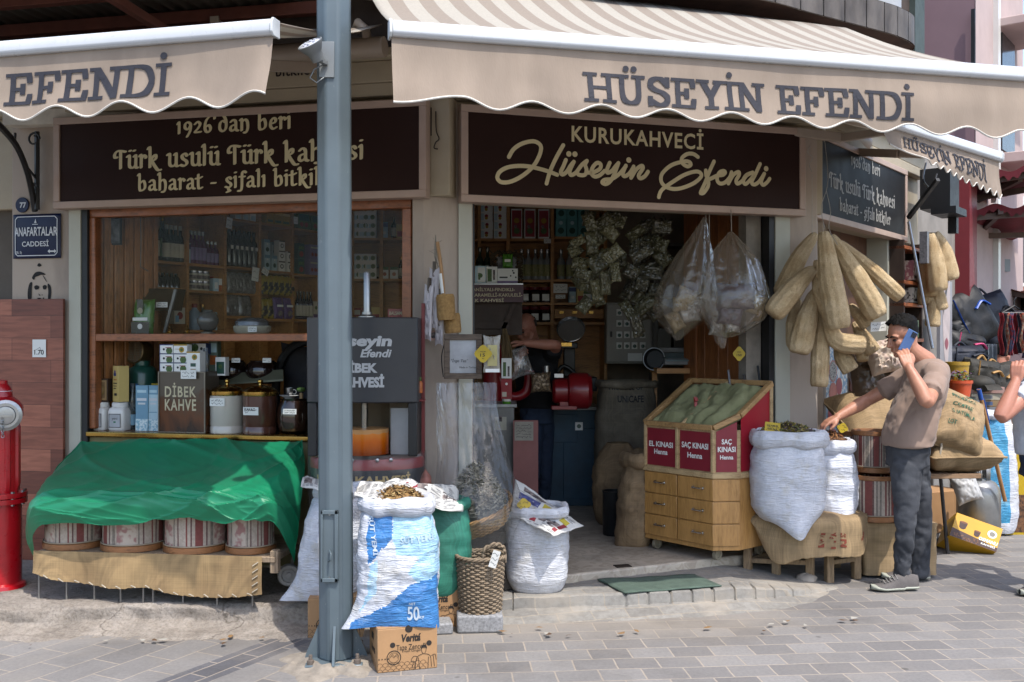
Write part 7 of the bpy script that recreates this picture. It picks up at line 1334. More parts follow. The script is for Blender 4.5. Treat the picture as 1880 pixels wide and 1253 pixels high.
for C_,l,gq,Yh in((C1,'cellophane pouch of olive green herbs in the left hanging bunch','herb pouches hanging in the left bunch',6.75),(C2,'dark cellophane pouch of herbs in the right hanging bunch','herb pouches hanging in the right bunch',6.95)):
 hr=random.Random(len(l));C_=C_+[(x+hr.uniform(-40,40),y+hr.uniform(-30,50),a*.9,b_,rot+hr.uniform(-60,60))for x,y,a,b_,rot in C_[1:16]]
 for i,(x,y,a,b_,rot)in enumerate(C_):
  px,py=1030+x/4.32,370+y/4.32;Yp=Yh+.12*math.sin(i*2.4)+(.14 if i>17 else 0);p=at(px,py,Yp);an=-R(rot);g=MB();s_=1/4.32/F*Yp*.92
  M4=frame4(V((0,0,0)),V((math.cos(an),ri(-.5,.5),math.sin(an))),V((-math.sin(an),ri(-.3,.3),math.cos(an))));pillow(g,M4,a*s_,b_*s_,b_*s_*.5,i*3.7,17,p=4.5,wr=.009,ear=.06)
  o=g.build('herb_pouch',HP[(i%2)if Yh<6.8 else 2 if i%4 else 0]);o.location=p;tag(o,l,'pouch',gq)
FILM2=film('milky_bag','#94866f',.09,.14,.13,.6,9)
def clear_bag(label,prof,Y,seed,inner,apex):
 t=thing('clear_bag',label,'plastic bag',at(*apex,Y));ks=smooth([(*at(px,py,Y),hw/F*Y)for px,py,hw in prof],6)
 def f(u,v):
  x,y,z,r=ks[min(int(v*(len(ks)-1)+.5),len(ks)-1)];a=6.2832*u;fold=(1+.10*math.sin(a*11+seed)*max(0,1-v*1.6)+.09*nz(math.cos(a)*2.2+seed,math.sin(a)*2.2,v*5)+.06*abs(nz(math.cos(a)*5+seed,math.sin(a)*5,v*9)))
  return V((x+r*fold*math.cos(a),y+r*.62*fold*math.sin(a),z+.012*nz(u*9,v*8,seed)))
 g=MB();g.grid(f,96,len(ks),cu=True);g.build('bag',FILM2,t);g=MB();g.tube([at(apex[0],385,Y),at(apex[0]+1,apex[1]+3,Y)],.003,5);g.build('string',STR,t)
 for i,(px,py,a,b_,rot,m_)in enumerate(inner):
  g=MB();an=-R(rot);s_=Y/F;M4=frame4(at(px,py,Y+.02*(i%2)),V((math.cos(an),ri(-.2,.2),math.sin(an))),V((-math.sin(an),0,math.cos(an))));pillow(g,M4,a*s_,b_*s_,b_*s_*.5,i+seed,14,p=3,wr=.008);g.build('packet',m_,t)
PK=[M('tan_packet','#8a7550',.35,col2='#5f4e33',vs=26,coat=.4,bump=.5,bs=30),M('silver_packet','#9b948a',.2,.3,var=.3,vs=20,coat=.4,bump=.5,bs=30),M('plum_packet','#4b3b45',.35,col2='#2f252c',vs=18,coat=.3,bump=.4,bs=30)]
clear_bag('milky plastic bag of tan packets hanging left in the doorway',[(1294,400,3),(1286,430,14),(1275,470,33),(1262,520,50),(1255,560,55),(1250,590,42),(1246,612,18),(1245,625,3)],6.62,3,[(1262,545,22,16,20,PK[0]),(1265,575,20,18,-10,PK[1]),(1240,590,14,20,-30,PK[0]),(1278,560,14,18,30,PK[1]),(1250,560,16,14,0,PK[0])],(1295,402))
clear_bag('milky plastic bag of dark packets hanging right in the doorway',[(1342,426,3),(1343,448,22),(1345,480,44),(1348,520,57),(1350,555,64),(1348,585,55),(1341,608,30),(1337,620,5)],6.5,8,[(1352,545,38,26,0,PK[2]),(1340,580,24,20,10,PK[2]),(1390,560,16,20,20,PK[0]),(1345,600,14,12,0,PK[1])],(1342,424))
clear_bag('narrow milky plastic bag drooping between the two larger hanging bags',[(1302,500,4),(1306,540,14),(1312,575,20),(1318,605,17),(1324,628,9),(1327,640,2)],6.56,5,[(1315,600,12,18,10,PK[1])],(1302,500))
price_card('yellow scalloped price tag reading 150 on a stick in the henna',at(1357,650,6.75),FX,ZU,.075,.09,0,1,[('150',0,-.1,.45,.18),('KINA',0,.14,.35,.09)],_M['yellow_tag'],shape=SCAL)
# henna cabinet
hu,hwv=V((.65,-.76,0)).normalized(),V((.76,.65,0)).normalized();P0=V((.90,6.72,0));P1=P0+hu*.57;Q_=V((1.44,6.30,0));RR=Q_+hwv*.34;LL=P0+hwv*.48
hc_=thing('henna_cabinet','wheeled blond wood drawer cabinet topped by a red henna display box','cabinet',(1.3,6.6,FLZ));OAK=wood('blond_wood','#a67b45','#86602f',7,'z',.4,.2);OAKT=wood('worn_trim','#a98f68','#7a6040',9,'x',.6);HRED=M('henna_red','#8e0f22',.4,var=.06,coat=.15);HRED2=M('henna_red_dull','#7a1f2b',.45,var=.1)
poly=[P0,P1,Q_,RR,LL];z=lambda p,h:V((p.x,p.y,h))
g=MB();g.prism([z(p,.225)for p in poly],V((0,0,.455)));g.build('body',OAK,hc_)
g=MB()
def grow(e):return[P0-hu*e-hwv*e,P1+hu*e*.4-hwv*e,Q_+hu*e*.9-hwv*e*.4,RR+hu*e,LL-hu*e]
g.prism([z(p,.68)for p in grow(.014)],V((0,0,.035)));g.build('ledge',OAKT,hc_,bevel=.004)
g=MB();g.prism([z(p,.715)for p in poly],V((0,0,.27)));g.build('inner_box',OAKT,hc_)
fn2=-hwv;ch=(Q_-P1).normalized();cn2=V((ch.y,-ch.x,0));sd2=V((hwv.y,-hwv.x,0));
for r_ in range(3):
 z0=.255+.142*r_;
 for c_,(a,b)in enumerate(((P0,P0.lerp(P1,.5)),(P0.lerp(P1,.5),P1))):
  g=MB();a2,b2=a+hu*.004,b-hu*(.004 if c_==0 else 0)
  if c_==0:g.prism([z(p,z0)for p in(a2,b2,b2+fn2*.012,a2+fn2*.012)],V((0,0,.136)))
  else:q2=Q_;g.prism([z(p,z0)for p in(a2,b2,q2,q2+cn2*.012,b2+(fn2+cn2).normalized()*.0135,a2+fn2*.012)],V((0,0,.136)))
  d_=g.build('drawer',OAK,hc_,bevel=.003);m_=a.lerp(b,.5)if c_==0 else a.lerp(b,.62);m_=z(m_,z0+.075)+fn2*.012
  g=MB();g.tube([m_-hu*.038,m_-hu*.038+fn2*.02,m_+hu*.038+fn2*.02,m_+hu*.038],.0055,8);g.box(m_-hu*.038+fn2*.004,(.014,.008,.016),math.atan2(hu.y,hu.x));g.box(m_+hu*.038+fn2*.004,(.014,.008,.016),math.atan2(hu.y,hu.x));g.build('handle',CHROME,d_)
for p in(P0+hu*.05+hwv*.06,P1-hu*.03+hwv*.08,LL+hu*.06-hwv*.06,RR-hu*.06-hwv*.05):
 g=MB();c=z(p,.187);ax=hu.to_track_quat('Z','Y').to_matrix();g.lathe([(.022,-.012),(.036,-.012),(.036,.012),(.022,.012),(.02,.006),(.001,.006)],20,c,rot=ax);g.box(c+V((0,0,.03)),(.03,.02,.02));g.build('caster',M('cream_caster','#8d8471',.5,var=.2),hc_)
SLP=.57;ztop=lambda p:1.0+SLP*max(0,(p-P0).dot(hwv))
def panel(a,b,n_,z0,m_,inset=.012,topf=None,name='panel'):
 d=(b-a).normalized();a2,b2=a+d*inset+n_*.004,b-d*inset+n_*.004;g=MB();g.add([z(a2,z0),z(b2,z0),z(b2,(topf or ztop)(b2)-.03),z(a2,(topf or ztop)(a2)-.03)],[(0,1,2,3)],0,False);return g.build(name,m_,hc_),a2,b2
for a,b,n_,m_ in((P0,P0.lerp(P1,.5),fn2,HRED2),(P0.lerp(P1,.5),P1,fn2,HRED2),(P1,Q_,cn2,HRED2),(Q_,RR,sd2,HRED)):panel(a,b,n_,.722,m_,.018 if m_ is HRED2 else .008)
def post(p,n_):g=MB();g.beam(z(p,.716)+n_*.004,z(p,ztop(p)-.012)+n_*.004,.03,.02,up=hu);g.build('post',OAKT,hc_,bevel=.003)
for p,n_ in((P0+hu*.012,fn2),(P0.lerp(P1,.5),fn2),(P1,(fn2+cn2).normalized()),(RR-hwv*.012,sd2)):post(p,n_)
g=MB()
rimp=[P0,P1,Q_,RR,LL]
for a,b in zip(rimp,rimp[1:]+rimp[:1]):g.beam(z(a,ztop(a)),z(b,ztop(b)),.036,.034)
g.build('top_frame',wood('frame_wood','#9c7a4e','#6d5130',9,'x',.6),hc_,bevel=.004)
g=MB();mid=P0.lerp(P1,.55);mb_=LL.lerp(RR,.5);g.beam(z(mid,ztop(mid)-.01),z(mb_,ztop(mb_)-.01),.014,.05);g.build('divider',OAKT,hc_)
g=MB()
def hen(u,v):
 a=P0.lerp(LL,v);b=(P1.lerp(Q_,min(1,v*3))if v<.33 else Q_.lerp(RR,(v-.33)/.67));p=a.lerp(b,u);e=min(u,1-u,v,1-v)
 return z(p,ztop(p)-.03+min(1,e*7)*(.036+.026*nz(u*7,v*4,3)+.026*abs(math.sin(u*16+v*3+nz(u*3,v*3)*2))+.008*nz(u*22,v*22)))
g.grid(hen,90,50);g.build('henna_powder',M('henna_powder','#83835f',.95,col2='#6d6e4c',vs=9,bump=.3,bs=150),hc_)
g=MB()
for(a,b,c_,w)in((P0,P1,'EL',0),):pass
def ptx(s_,a,b,n_,zc,w,h):d=(b-a).normalized();m_=a.lerp(b,.5);g.text(s_,z(m_,zc)+n_*.0065,d,ZU,w=w,h=h,bold=.025)
h1,h2=P0.lerp(P1,.5),P1
ptx('EL KINASI',P0,h1,fn2,.865,.205,.036);ptx('Henna',P0,h1,fn2,.815,.115,.034);ptx('SAÇ KINASI',h1,P1,fn2,.875,.215,.046);ptx('Henna',h1,P1,fn2,.815,.12,.036);ptx('SAÇ',P1,Q_,cn2,.91,.065,.04);ptx('KINASI',P1,Q_,cn2,.865,.115,.034);ptx('Henna',P1,Q_,cn2,.815,.085,.027)
g.build('lettering',WHITE,hc_)
for k,(px,py,py2,m_)in enumerate(((1342,716,680,STEEL),(1368,712,688,STEEL),(1392,716,672,BLACKM))):
 t=thing('scoop',['thin steel scoop handle standing in the henna, left of three','short steel scoop handle standing in the henna, middle of three','black scoop handle standing in the henna, nearest the doorpost'][k],'scoop',at(px,py,6.72));g=MB();g.tube([at(px+3*k,py+6,6.72),at(px-5+2*k,py2,6.78)],.008,8);g.build('handle',m_,t);g=MB();g.ell(at(px+3*k,py+6,6.72),(.03,.03,.015),12,7);g.build('bowl',m_,t)
for px,py,l in((1277,737,'small red clip standing in the left henna heap'),(1305,747,'small red clip standing in the right henna heap')):t=thing('clip',l,'clip',at(px,py,6.6));g=MB();g.beam(at(px+1,py+12,6.6),at(px-1,py-8,6.62),.02,.008);g.beam(at(px+1,py,6.595),at(px,py-6,6.6),.026,.012);g.build('clip',M('red_clip','#8a2316',.4),t)
# sacks inside
sk=dict(wr=.012,bulge=.1,pw=2.6)
tU,fU=sack('coffee_sack','tall grey jute coffee sack with stencilled black letters at the back',weave('grey_jute','#6f6657','#554d40',200),V((at(1150,800,8.1).x,8.1,FLZ)),1.06,.235,.2,31,rim=.02,top=.97,**sk)
g=MB()
def ut(s_,px,py,w,h):
 def fn(x,y):
  Z_=zof(py,7.9)+y;v=max(.01,min(.99,(Z_-FLZ)/1.06));X=at(px,py,7.9).x+x;a,b=.5,1.0
  for _i in range(22):
   m_=(a+b)/2
   if fU(m_,v).x<X:a=m_
   else:b=m_
  return fU(a,v)+V((0,-.004,0))
 g.text(s_,None,None,None,w=w,h=h,bold=.03,fn=fn)
ut('UNICAFE',1158,733,.21,.055);ut('PRODUCE OF',1150,712,.27,.04);g.build('lettering',INK,tU)
sack('jute_sack','slumped brown jute sack in front of the stencilled one',JUTE2,V((at(1132,850,7.65).x,7.65,FLZ)),.62,.17,.16,33,rim=.0,top=.5,lean=(.02,0),**sk)
sack('jute_sack','stitched tan jute sack standing against the drawer cabinet with a folded top',JUTE2,V((at(1166,990,6.85).x,6.88,FLZ)),.60,.12,.15,35,rim=.035,top=.86,tail=[(math.pi*1.1,.05,.0)],lean=(.10,.0),**sk)
t=bottle('metal_bin','dark dented cylindrical metal bin between the jute sacks','bin',[(.075,0),(.08,.01),(.08,.3),(.085,.31),(.085,.32),(.076,.32),(.076,.2)],[M('dark_tin','#2c2e30',.4,.5,var=.3)],[0]*6,None,24);put(t,USED,V((at(1128,970,7.15).x,7.2,FLZ)),0)
t=thing('weighing_scale','wide grey digital scale with a glass plate on a wooden ledge at right','scale',at(1250,672,7.9));g=MB();g.box(at(1250,664,7.9),(.3,.28,.05));g.box(at(1250,643,8.0),(.34,.05,.04));g.build('body',M('grey_scale','#77787a',.4),t,bevel=.006);g=MB();g.box(at(1248,656,7.85),(.25,.22,.01),rot=Matrix.Rotation(R(14),3,'X'));g.build('plate',M('pale_glass_plate','#7f959b',.15,coat=.3),t)
t=thing('ledge','wooden ledge under the digital scale','ledge',at(1250,682,7.9));g=MB();g.box(at(1248,680,7.9),(.42,.4,.04));
for dx in(-.18,.18):g.box(V((at(1248,680,7.9).x+dx,8.05,(zof(683,7.9)+FLZ)/2)),(.04,.04,zof(683,7.9)-FLZ))
g.build('board',SHELFW,t)
t=thing('frying_pan','round black pan hanging beside the switch box','pan',at(1203,660,7.9));q=V((-.5,-1,.1)).to_track_quat('Z','Y').to_matrix();g=MB();g.lathe([(.001,0),(.07,0),(.09,.03),(.087,.03),(.068,.005),(.001,.005)],28,at(1203,660,7.9),rot=q,caps=False);g.build('pan',BLACKM,t);g=MB();g.ring(at(1203,660,7.9)+q@V((0,0,.03)),.088,.004,28,6,rot=q);g.build('rim',STEEL,t)
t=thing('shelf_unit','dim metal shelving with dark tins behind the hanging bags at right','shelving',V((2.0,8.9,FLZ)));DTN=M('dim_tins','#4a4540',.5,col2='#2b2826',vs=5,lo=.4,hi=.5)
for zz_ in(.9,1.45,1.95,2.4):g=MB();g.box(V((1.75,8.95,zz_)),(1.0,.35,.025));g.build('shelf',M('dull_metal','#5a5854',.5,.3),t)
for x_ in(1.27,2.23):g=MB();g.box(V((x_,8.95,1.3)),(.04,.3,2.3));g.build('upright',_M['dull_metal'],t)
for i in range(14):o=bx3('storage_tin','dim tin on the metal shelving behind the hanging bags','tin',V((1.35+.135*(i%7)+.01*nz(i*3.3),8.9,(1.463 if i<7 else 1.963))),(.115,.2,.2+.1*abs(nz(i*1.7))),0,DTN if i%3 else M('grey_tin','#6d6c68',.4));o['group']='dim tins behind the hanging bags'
# loofahs on the corner pillar
def loofah_mat():
 m,nt,b=base('loofah_skin');v=N(nt,'ShaderNodeTexVoronoi',feature='DISTANCE_TO_EDGE',i_Scale=170);w=N(nt,'ShaderNodeTexNoise',i_Scale=30,i_Detail=3);nt.links.new(coords(nt,(1,1,.55)),w.inputs[0]);a=N(nt,'ShaderNodeMix',data_type='VECTOR');a.inputs[0].default_value=.03;nt.links.new(coords(nt,(1,1,.55)),a.inputs[4]);nt.links.new(w.outputs[1],a.inputs[5]);nt.links.new(a.outputs[1],v.inputs[0])
 n=N(nt,'ShaderNodeTexNoise',i_Scale=9,i_Detail=6);nt.links.new(coords(nt),n.inputs[0]);c=ramp(nt,n.outputs[0],[(.3,lin('#b59970')),(.65,lin('#d6bf99'))])
 nt.links.new(mixc(nt,.9,c,ramp(nt,v.outputs[0],[(.0,(1.0,1.0,1.0,1)),(.2,(.84,.8,.74,1)),(.5,(.66,.6,.52,1))]),'MULTIPLY'),b.inputs['Base Color']);b.inputs['Roughness'].default_value=.95
 iv=N(nt,'ShaderNodeMath',operation='MULTIPLY');iv.inputs[1].default_value=-1;nt.links.new(v.outputs[0],iv.inputs[0]);bumpn(nt,iv.outputs[0],b,1.0,.012);return m
LOF=loofah_mat()
def loofah(label,P,r,group,n=40):
 q=smooth([tuple(p)for p in P],8);k=len(q);L=k-1
 rr=[r*.88*(.42+.58*min(1,(i/L)/.6)**.8)*(1-.22*max(0,(i/L-.88)/.12)**2)*(1+.06*nz(i*.35,r*99))for i in range(k)]
 c=q[-1];g=MB();g.tube(q,rr,n,rib=lambda j,i:1+.11*abs(math.cos(5*6.2832*j/n+.5*nz(i*.2,r*50)))+.04*nz(j*.5,i*.6,r*77))
 o=g.build('loofah',LOF,origin=V(q[0]),sharp=0);return tag(o,label,'loofah',group)
def zl(x,y,Y):return at(1340+x/3.4815,380+y/3.4815,Y)
LL_=[((545,178),(440,330),(325,560),62,6.62),((530,400),(410,520),(270,690),74,6.42),((600,165),(640,440),(700,780),80,6.30),((560,345),(580,540),(650,720),56,6.45),((640,190),(800,440),(950,705),76,6.40),((700,230),(900,400),(1095,580),52,6.52),((550,540),(490,720),(440,935),76,6.46),((585,640),(580,880),(570,1150),60,6.50),((610,660),(680,850),(860,880),66,6.44),((770,630),(820,690),(885,765),44,6.5),((800,740),(850,830),(925,930),52,6.56),((690,870),(720,960),(775,1050),58,6.56),((830,880),(845,930),(850,985),40,6.6),((440,600),(410,730),(410,900),52,6.6)]
for a,b,c,r,Y in LL_:loofah('big tan dried loofah in the bunch hanging on the corner pillar',[zl(*a,Y+.05),zl(*b,Y),zl(*c,Y-.02)],r/3.4815/F*Y,'loofahs in the near bunch')
g=MB();g.tube(smooth([at(1512,240,6.8),at(1520,330,6.6),at(1508,380,6.5),at(1514,420,6.38)],5),.0022,4);g.tube([at(1491,320,6.6),at(1491,430,6.6)],.0018,4);g.tube(smooth([at(1517,350,6.5),at(1525,390,6.45),at(1522,420,6.4),at(1538,450,6.38)],5),.002,4);g.tube(smooth([at(1488,268,6.6),at(1483,280,6.6),at(1492,290,6.6),at(1486,303,6.6),at(1491,316,6.6)],5),.0025,5)
o=g.build('string',M('white_string','#a8a39a',.8),origin=at(1514,240,6.7));tag(o,'white strings and wire hook holding the near loofah bunch under the side sign','string')
g=MB();g.tube(smooth([at(800,205,5.95),at(801,240,5.94),at(806,255,5.93),at(800,262,5.93),at(797,272,5.93),at(804,274,5.93)],5),.004,6);g.box(at(797,225,5.99),(.04,.04,.17));o=g.build('iron_hook',M('rusty_iron','#3a3029'),origin=at(800,205,5.95));tag(o,'rusty iron hook hanging on the pillar between the two big brown signs','hook')
price_card('white handwritten price card hanging by the near loofahs over the man on the phone',at(1613,600,6.42),V((1,.1,.06)).normalized(),ZU,.105,.06,2,61)
LB=[((1712,428),(1705,500),(1705,545),14,9.3),((1708,430),(1716,480),(1722,535),15,9.15),((1716,428),(1733,465),(1745,515),14,9.2),((1702,500),(1700,530),(1702,560),13,9.35),((1720,520),(1722,545),(1726,570),12,9.3),((1712,545),(1713,570),(1712,600),11,9.3),((1698,470),(1696,500),(1698,520),12,9.4)]
for a,b,c,r,Y in LB:loofah('tan loofah in the smaller bunch hanging farther down the side street',[at(*a,Y-.75),at(*b,Y-.75),at(*c,Y-.75)],r*1.15/F*Y,'loofahs in the far bunch',30)
# sacks on stools with the burlap cover
def stool(label,legs,zt,rz):
 t=thing('stool',label,'stool',(legs[0]+legs[2])/2);OW=wood('grey_stool_wood','#8a7357','#5b4935',8,'z',.8)
 for p in legs:g=MB();g.box(p+V((0,0,(zt-p.z)/2)),(.05,.05,zt-p.z),rz);g.build('leg',OW,t,bevel=.006)
 for a,b in zip(legs,legs[1:]+legs[:1]):g=MB();zr=.13;g.beam(V((a.x,a.y,zr+.0)),V((b.x,b.y,zr)),.028,.03);g.build('rung',OW,t,bevel=.004)
 g=MB();g.prism([V((p.x,p.y,zt))for p in legs],V((0,0,.03)));g.build('seat',OW,t,bevel=.008)
L1=[gnd(1425,1068,.0),gnd(1487,1062,.03),gnd(1440,1040,.03)+V((.02,.1,0)),gnd(1373,1060,.02)]
stool('weathered wooden stool at left under the burlap cover, its near left side bare',L1,.375,R(-30));L2=[gnd(1522,1070,0),gnd(1572,1063,0),gnd(1582,1040,0),gnd(1535,1042,0)];stool('weathered wooden stool at right under the burlap cover',L2,.375,R(10))
g=MB();g.grid(lambda u,v:gnd(1480,1072,0)+V(((.062+.012*nz(u*6,v*4))*math.sin(math.pi*v)*math.cos(6.28*u)*1.1,(.05+.01*nz(u*6,v*4))*math.sin(math.pi*v)*math.sin(6.28*u),.03+(.036+.008*nz(u*7))*(math.cos(math.pi*v)))),24,14,cu=True);o=g.build('rubble_stone',CONC,origin=gnd(1480,1072),sharp=30);tag(o,'pale lump of rubble wedged under a leg of the left stool','stone')
g=MB();g.box(gnd(1615,1052)+V((0,.03,.05)),(.12,.1,.1),R(12));o=g.build('paving_block',GRANITE,origin=gnd(1615,1052)+V((0,.03,0)),bevel=.01);tag(o,'dark grey paving block beside the right stool and the burlap box','block')
K2=[[(1400,930,6.56),(1380,936,6.48),(1367,944,6.42),(1372,952,6.40),(1380,957,6.40)],[(1432,928,6.5),(1426,945,6.38),(1420,958,6.28),(1420,995,6.26),(1421,1033,6.25)],[(1475,928,6.5),(1472,940,6.35),(1468,955,6.2),(1469,990,6.18),(1470,1027,6.18)],[(1520,928,6.55),(1522,940,6.38),(1525,955,6.22),(1522,990,6.2),(1520,1023,6.2)],[(1560,930,6.6),(1566,940,6.45),(1572,952,6.3),(1574,990,6.28),(1575,1023,6.28)],[(1585,932,6.68),(1590,940,6.55),(1593,950,6.42),(1592,985,6.38),(1588,1012,6.36)]]
rows=[smooth([tuple(at(*p))for p in col],10)for col in K2];cols2=[smooth([r_[j]for r_ in rows],14)for j in range(len(rows[0]))];n2,m2=len(cols2),len(cols2[0])
def gc2(u,v):p=V(cols2[min(int(v*(n2-1)+.5),n2-1)][min(int(u*(m2-1)+.5),m2-1)]);w=.02*nz(u*9,v*3,7)+.012*math.sin(u*30)*max(0,v-.4);return p+V((0,-w,.4*w+.008*nz(u*30,2)*(v>.95)))
bcv=thing('burlap_cover','tan burlap sheet with faint red print laid over the two stools','burlap cloth',at(1490,990,6.2));g=MB();g.grid(gc2,m2,n2);g.build('cloth',weave('tan_burlap2','#9a8260','#7d684a',200),bcv,solid=.003)
g=MB()
for s_,u0,v0,w,h in(('ETIOPIA',.62,.78,.13,.03),('KAHVE',.55,.76,.1,.028),('G.S',.86,.72,.06,.03),('NET 60',.69,.76,.1,.026)):g.text(s_,None,None,None,w=w,h=h,fn=lambda x,y:gc2(min(1,u0-y*1.4),min(1,v0-x*1.6))+V((0,-.006,.001)))
g.build('lettering',M('faded_red_print','#7a3a2a',.9),bcv)
MIX1=[M('herb_mix','#6b6238',.8,var=.3,vs=50),M('herb_yellow','#8f7e2c',.8),M('herb_green','#5a6138',.8),M('herb_tan','#9a8a5c',.8),M('herb_purple','#5d4b56',.8)]
MIX2=[M('seed_mix','#5d3f28',.8,var=.3,vs=50),M('seed_a','#7d4d2a',.8),M('seed_b','#4a2e1e',.8),M('seed_c','#98683c',.8)]
sack('herb_sack','plump white sack of yellow green herbs on the stools, its corner hanging over',SACKW,V((1.745,6.30,.42)),.53,.215,.16,41,wr=.008,bulge=.08,top=.9,pw=2.6,tuck=.72,rim=.036,fill=1.0,content=(MIX1[0],MIX1[1:],700,.034),tail=[(-1.5,.10,.09)],lean=(.0,.02))
sack('herb_sack','slimmer white woven sack of brown seeds on the stools, right of the plump one',sackmat('white_cotton2','#cdcfd6','#bdc0c9'),V((2.09,6.5,.42)),.46,.155,.13,44,wr=.009,bulge=.07,top=.84,pw=2.5,tuck=.75,rim=.03,fill=1.0,content=(MIX2[0],MIX2[1:],450,.022),tail=[(-1.35,.09,.07)],lean=(-.05,.02))
YT=_M['yellow_tag']
price_card('yellow price sign with black print standing in the plump herb sack',at(1418,787,6.22),V((1,.1,-.12)).normalized(),V((.12,.1,1)).normalized(),.10,.075,1,1,[('IHLAMUR',0,.22,.7,.16),('MELİSA',.02,-.05,.6,.16)],YT);price_card('yellow price tag standing in the brown seed sack beside the reaching hand',at(1547,786,6.5),V((1,.1,-.3)).normalized(),V((.3,.1,1)).normalized(),.07,.06,2,64,col=YT,shape=SCAL)
dg='kilim covered drums right of the white sacks'
KP='ccrcdcrrrrcdcgggcdcdrrrrdcrcggfffgg'
drum('small kilim drum with a wooden rim, just behind the reaching hand',V((at(1578,1,6.75).x,6.8,.70)),.115,.24,3,dg,5,pat=KP);drum('taller kilim drum with an orange rim touching the man',V((at(1606,1,6.62).x,6.66,.68)),.13,.275,4,dg,16,pat=KP)
drum('lower kilim drum with dark red stripes under the two small ones',V((at(1610,1,6.55).x,6.62,.37)),.165,.30,5,dg,22,pat='ccrcdcrrrrrrcdcggcdcrrrrdcgcg');drum('kilim drum mostly hidden behind the legs of the man on the phone',V((at(1672,1,6.85).x,6.95,.36)),.14,.32,6,dg,9,pat=KP)
for px,Y,z_,m_,l in((1578,6.8,.90,MIX2,'dark dried berries in the small kilim drum'),(1606,6.66,.925,MIX2,'dark dried fruit heaped in the taller kilim drum')):
 g=MB();r_=random.Random(px);c=V((at(px,1,Y-.04).x,Y,z_));g.disc(c,.105,FX,V((0,1,0)),0)
 for i in range(160):a,q=r_.uniform(0,6.28),.1*math.sqrt(r_.random());g.ell(c+V((q*math.cos(a),q*math.sin(a),.008)),(.008,.008,.007),6,5,r_.randrange(3))
 o=g.build('dried_berries',[M('berry_a','#2d1d1c',.6),M('berry_b','#46291f',.6),M('berry_c','#3a2430',.6)],origin=c,sharp=0);tag(o,l,'dried fruit')
for px,l,w in((1618,'burlap wrapped box standing on the paving under the kilim drums',.30),(1676,'burlap wrapped box behind the legs of the man on the phone',.24)):g=MB();c=V((at(px,1,6.6).x,6.64,0));g.grid(lambda u,v:c+V((w/2*max(-1,min(1,1.35*math.cos(6.2832*u))),.14*max(-1,min(1,1.35*math.sin(6.2832*u))),.02+.34*v))+V((.008*nz(u*9,v*4),.008*nz(u*8,v*3,4),0)),60,8,cu=True);g.box(c+V((0,0,.35)),(w,.28,.02));o=g.build('burlap_box',JUTE,origin=c,sharp=50);tag(o,l,'box')
ps_=thing('spice_poster','tall narrow poster of round spice bowls beside the dark side door','poster',FR.px(1530,720,-.1));a,b=FR.t(1508,-.1),FR.t(1552,-.1);g=MB();g.pbox(FR,a,b,.55,1.52,-.085,.02);g.build('panel',M('poster_blue','#5d7688',.5,col2='#b9b2a6',vs=26,lo=.44,hi=.52,det=8),ps_);g=MB();tm=(a+b)/2;ring_=[_M['henna_red_dull'],M('salmon','#a05c4c',.6),M('sesame','#8f8a80',.6,col2='#2e2a28',vs=90,lo=.45,hi=.52),_M['red_news']]
for k,(dt,z_,r_,m_)in enumerate(((-.06,1.32,.075,2),(-.06,1.15,.075,1),(-.07,.98,.09,3),(.07,1.2,.06,0),(-.05,.8,.07,1),(.08,.9,.05,2))):g.disc(FR.p(tm+dt,z_,-.083+.0004*k),r_*1.12,FR.u,ZU,1,24);g.disc(FR.p(tm+dt,z_,-.0828+.0004*k),r_,FR.u,ZU,m_,24)
g.build('print',ring_,ps_)
g=MB();g.pbox(FR,FR.t(1556,-.1),FR.t(1570,-.1),.3,1.5,-.06,.03);o=g.build('plank',PINEV,origin=FR.px(1563,700,-.1));tag(o,'upright orange brown plank right of the spice poster','plank')
FLO=M('floral_cloth','#bbaa98',.8,col2='#a58d84',vs=12,lo=.3,hi=.5,bump=.3,bs=20)
def lying(name,label,cat,o,x,y,a,b,h,m,seed,group=None,n=26,seam=True,texts=(),**k):
 t=thing(name,label,cat,o,0,group);M4=frame4(o,x,y);g=MB();pillow(g,M4,a,b,h,seed,n,**k);g.build('bag',m,t,sharp=60);f=pillow_fn(a,b,h,seed,**k)
 if seam:g=MB();E=[f(i/30,0,1)for i in range(31)]+[f(1,i/24,1)for i in range(25)]+[f(1-i/30,1,1)for i in range(31)]+[f(0,1-i/24,1)for i in range(25)];g.tube([M4@p for p in E],.008,6);g.build('seam',m,t,sharp=0)
 if texts:
  g=MB()
  for s_,u0,v0,w,hh in texts:g.text(s_,None,None,None,w=w,h=hh,bold=.02,fn=lambda X,Yy:M4@(f(min(.98,max(.02,u0+X/(2*a))),min(.98,max(.02,v0+Yy/(2*b))),1)+V((0,0,.007))))
  g.build('lettering',M('green_stencil','#35604c',.9),t)
 return t
lying('floral_bag','crumpled pale floral cloth bag on the jute sacks, before the man face','bag',at(1622,655,7.0),V((1,0,.2)),V((0,.3,1)),.12,.13,.1,FLO,2,wr=.02,seam=False)
lying('brown_bag','big brown crumpled plastic sack under the floral bag','sack',at(1612,700,7.15),V((1,.1,0)),V((0,.25,1)),.22,.24,.13,M('brown_plastic','#5f4d3a',.3,var=.3,vs=5,coat=.3,bump=.5,bs=12),5,wr=.03,seam=False)
lying('jute_sack','full jute sack with pale seam lying under the reaching arm','jute sack',at(1618,768,7.05),V((1,.15,.04)),V((0,1,.55)),.34,.28,.15,JUTE,6,'jute sacks piled on the table',texts=[('CA',-.0+.72,.6,.05,.05)])
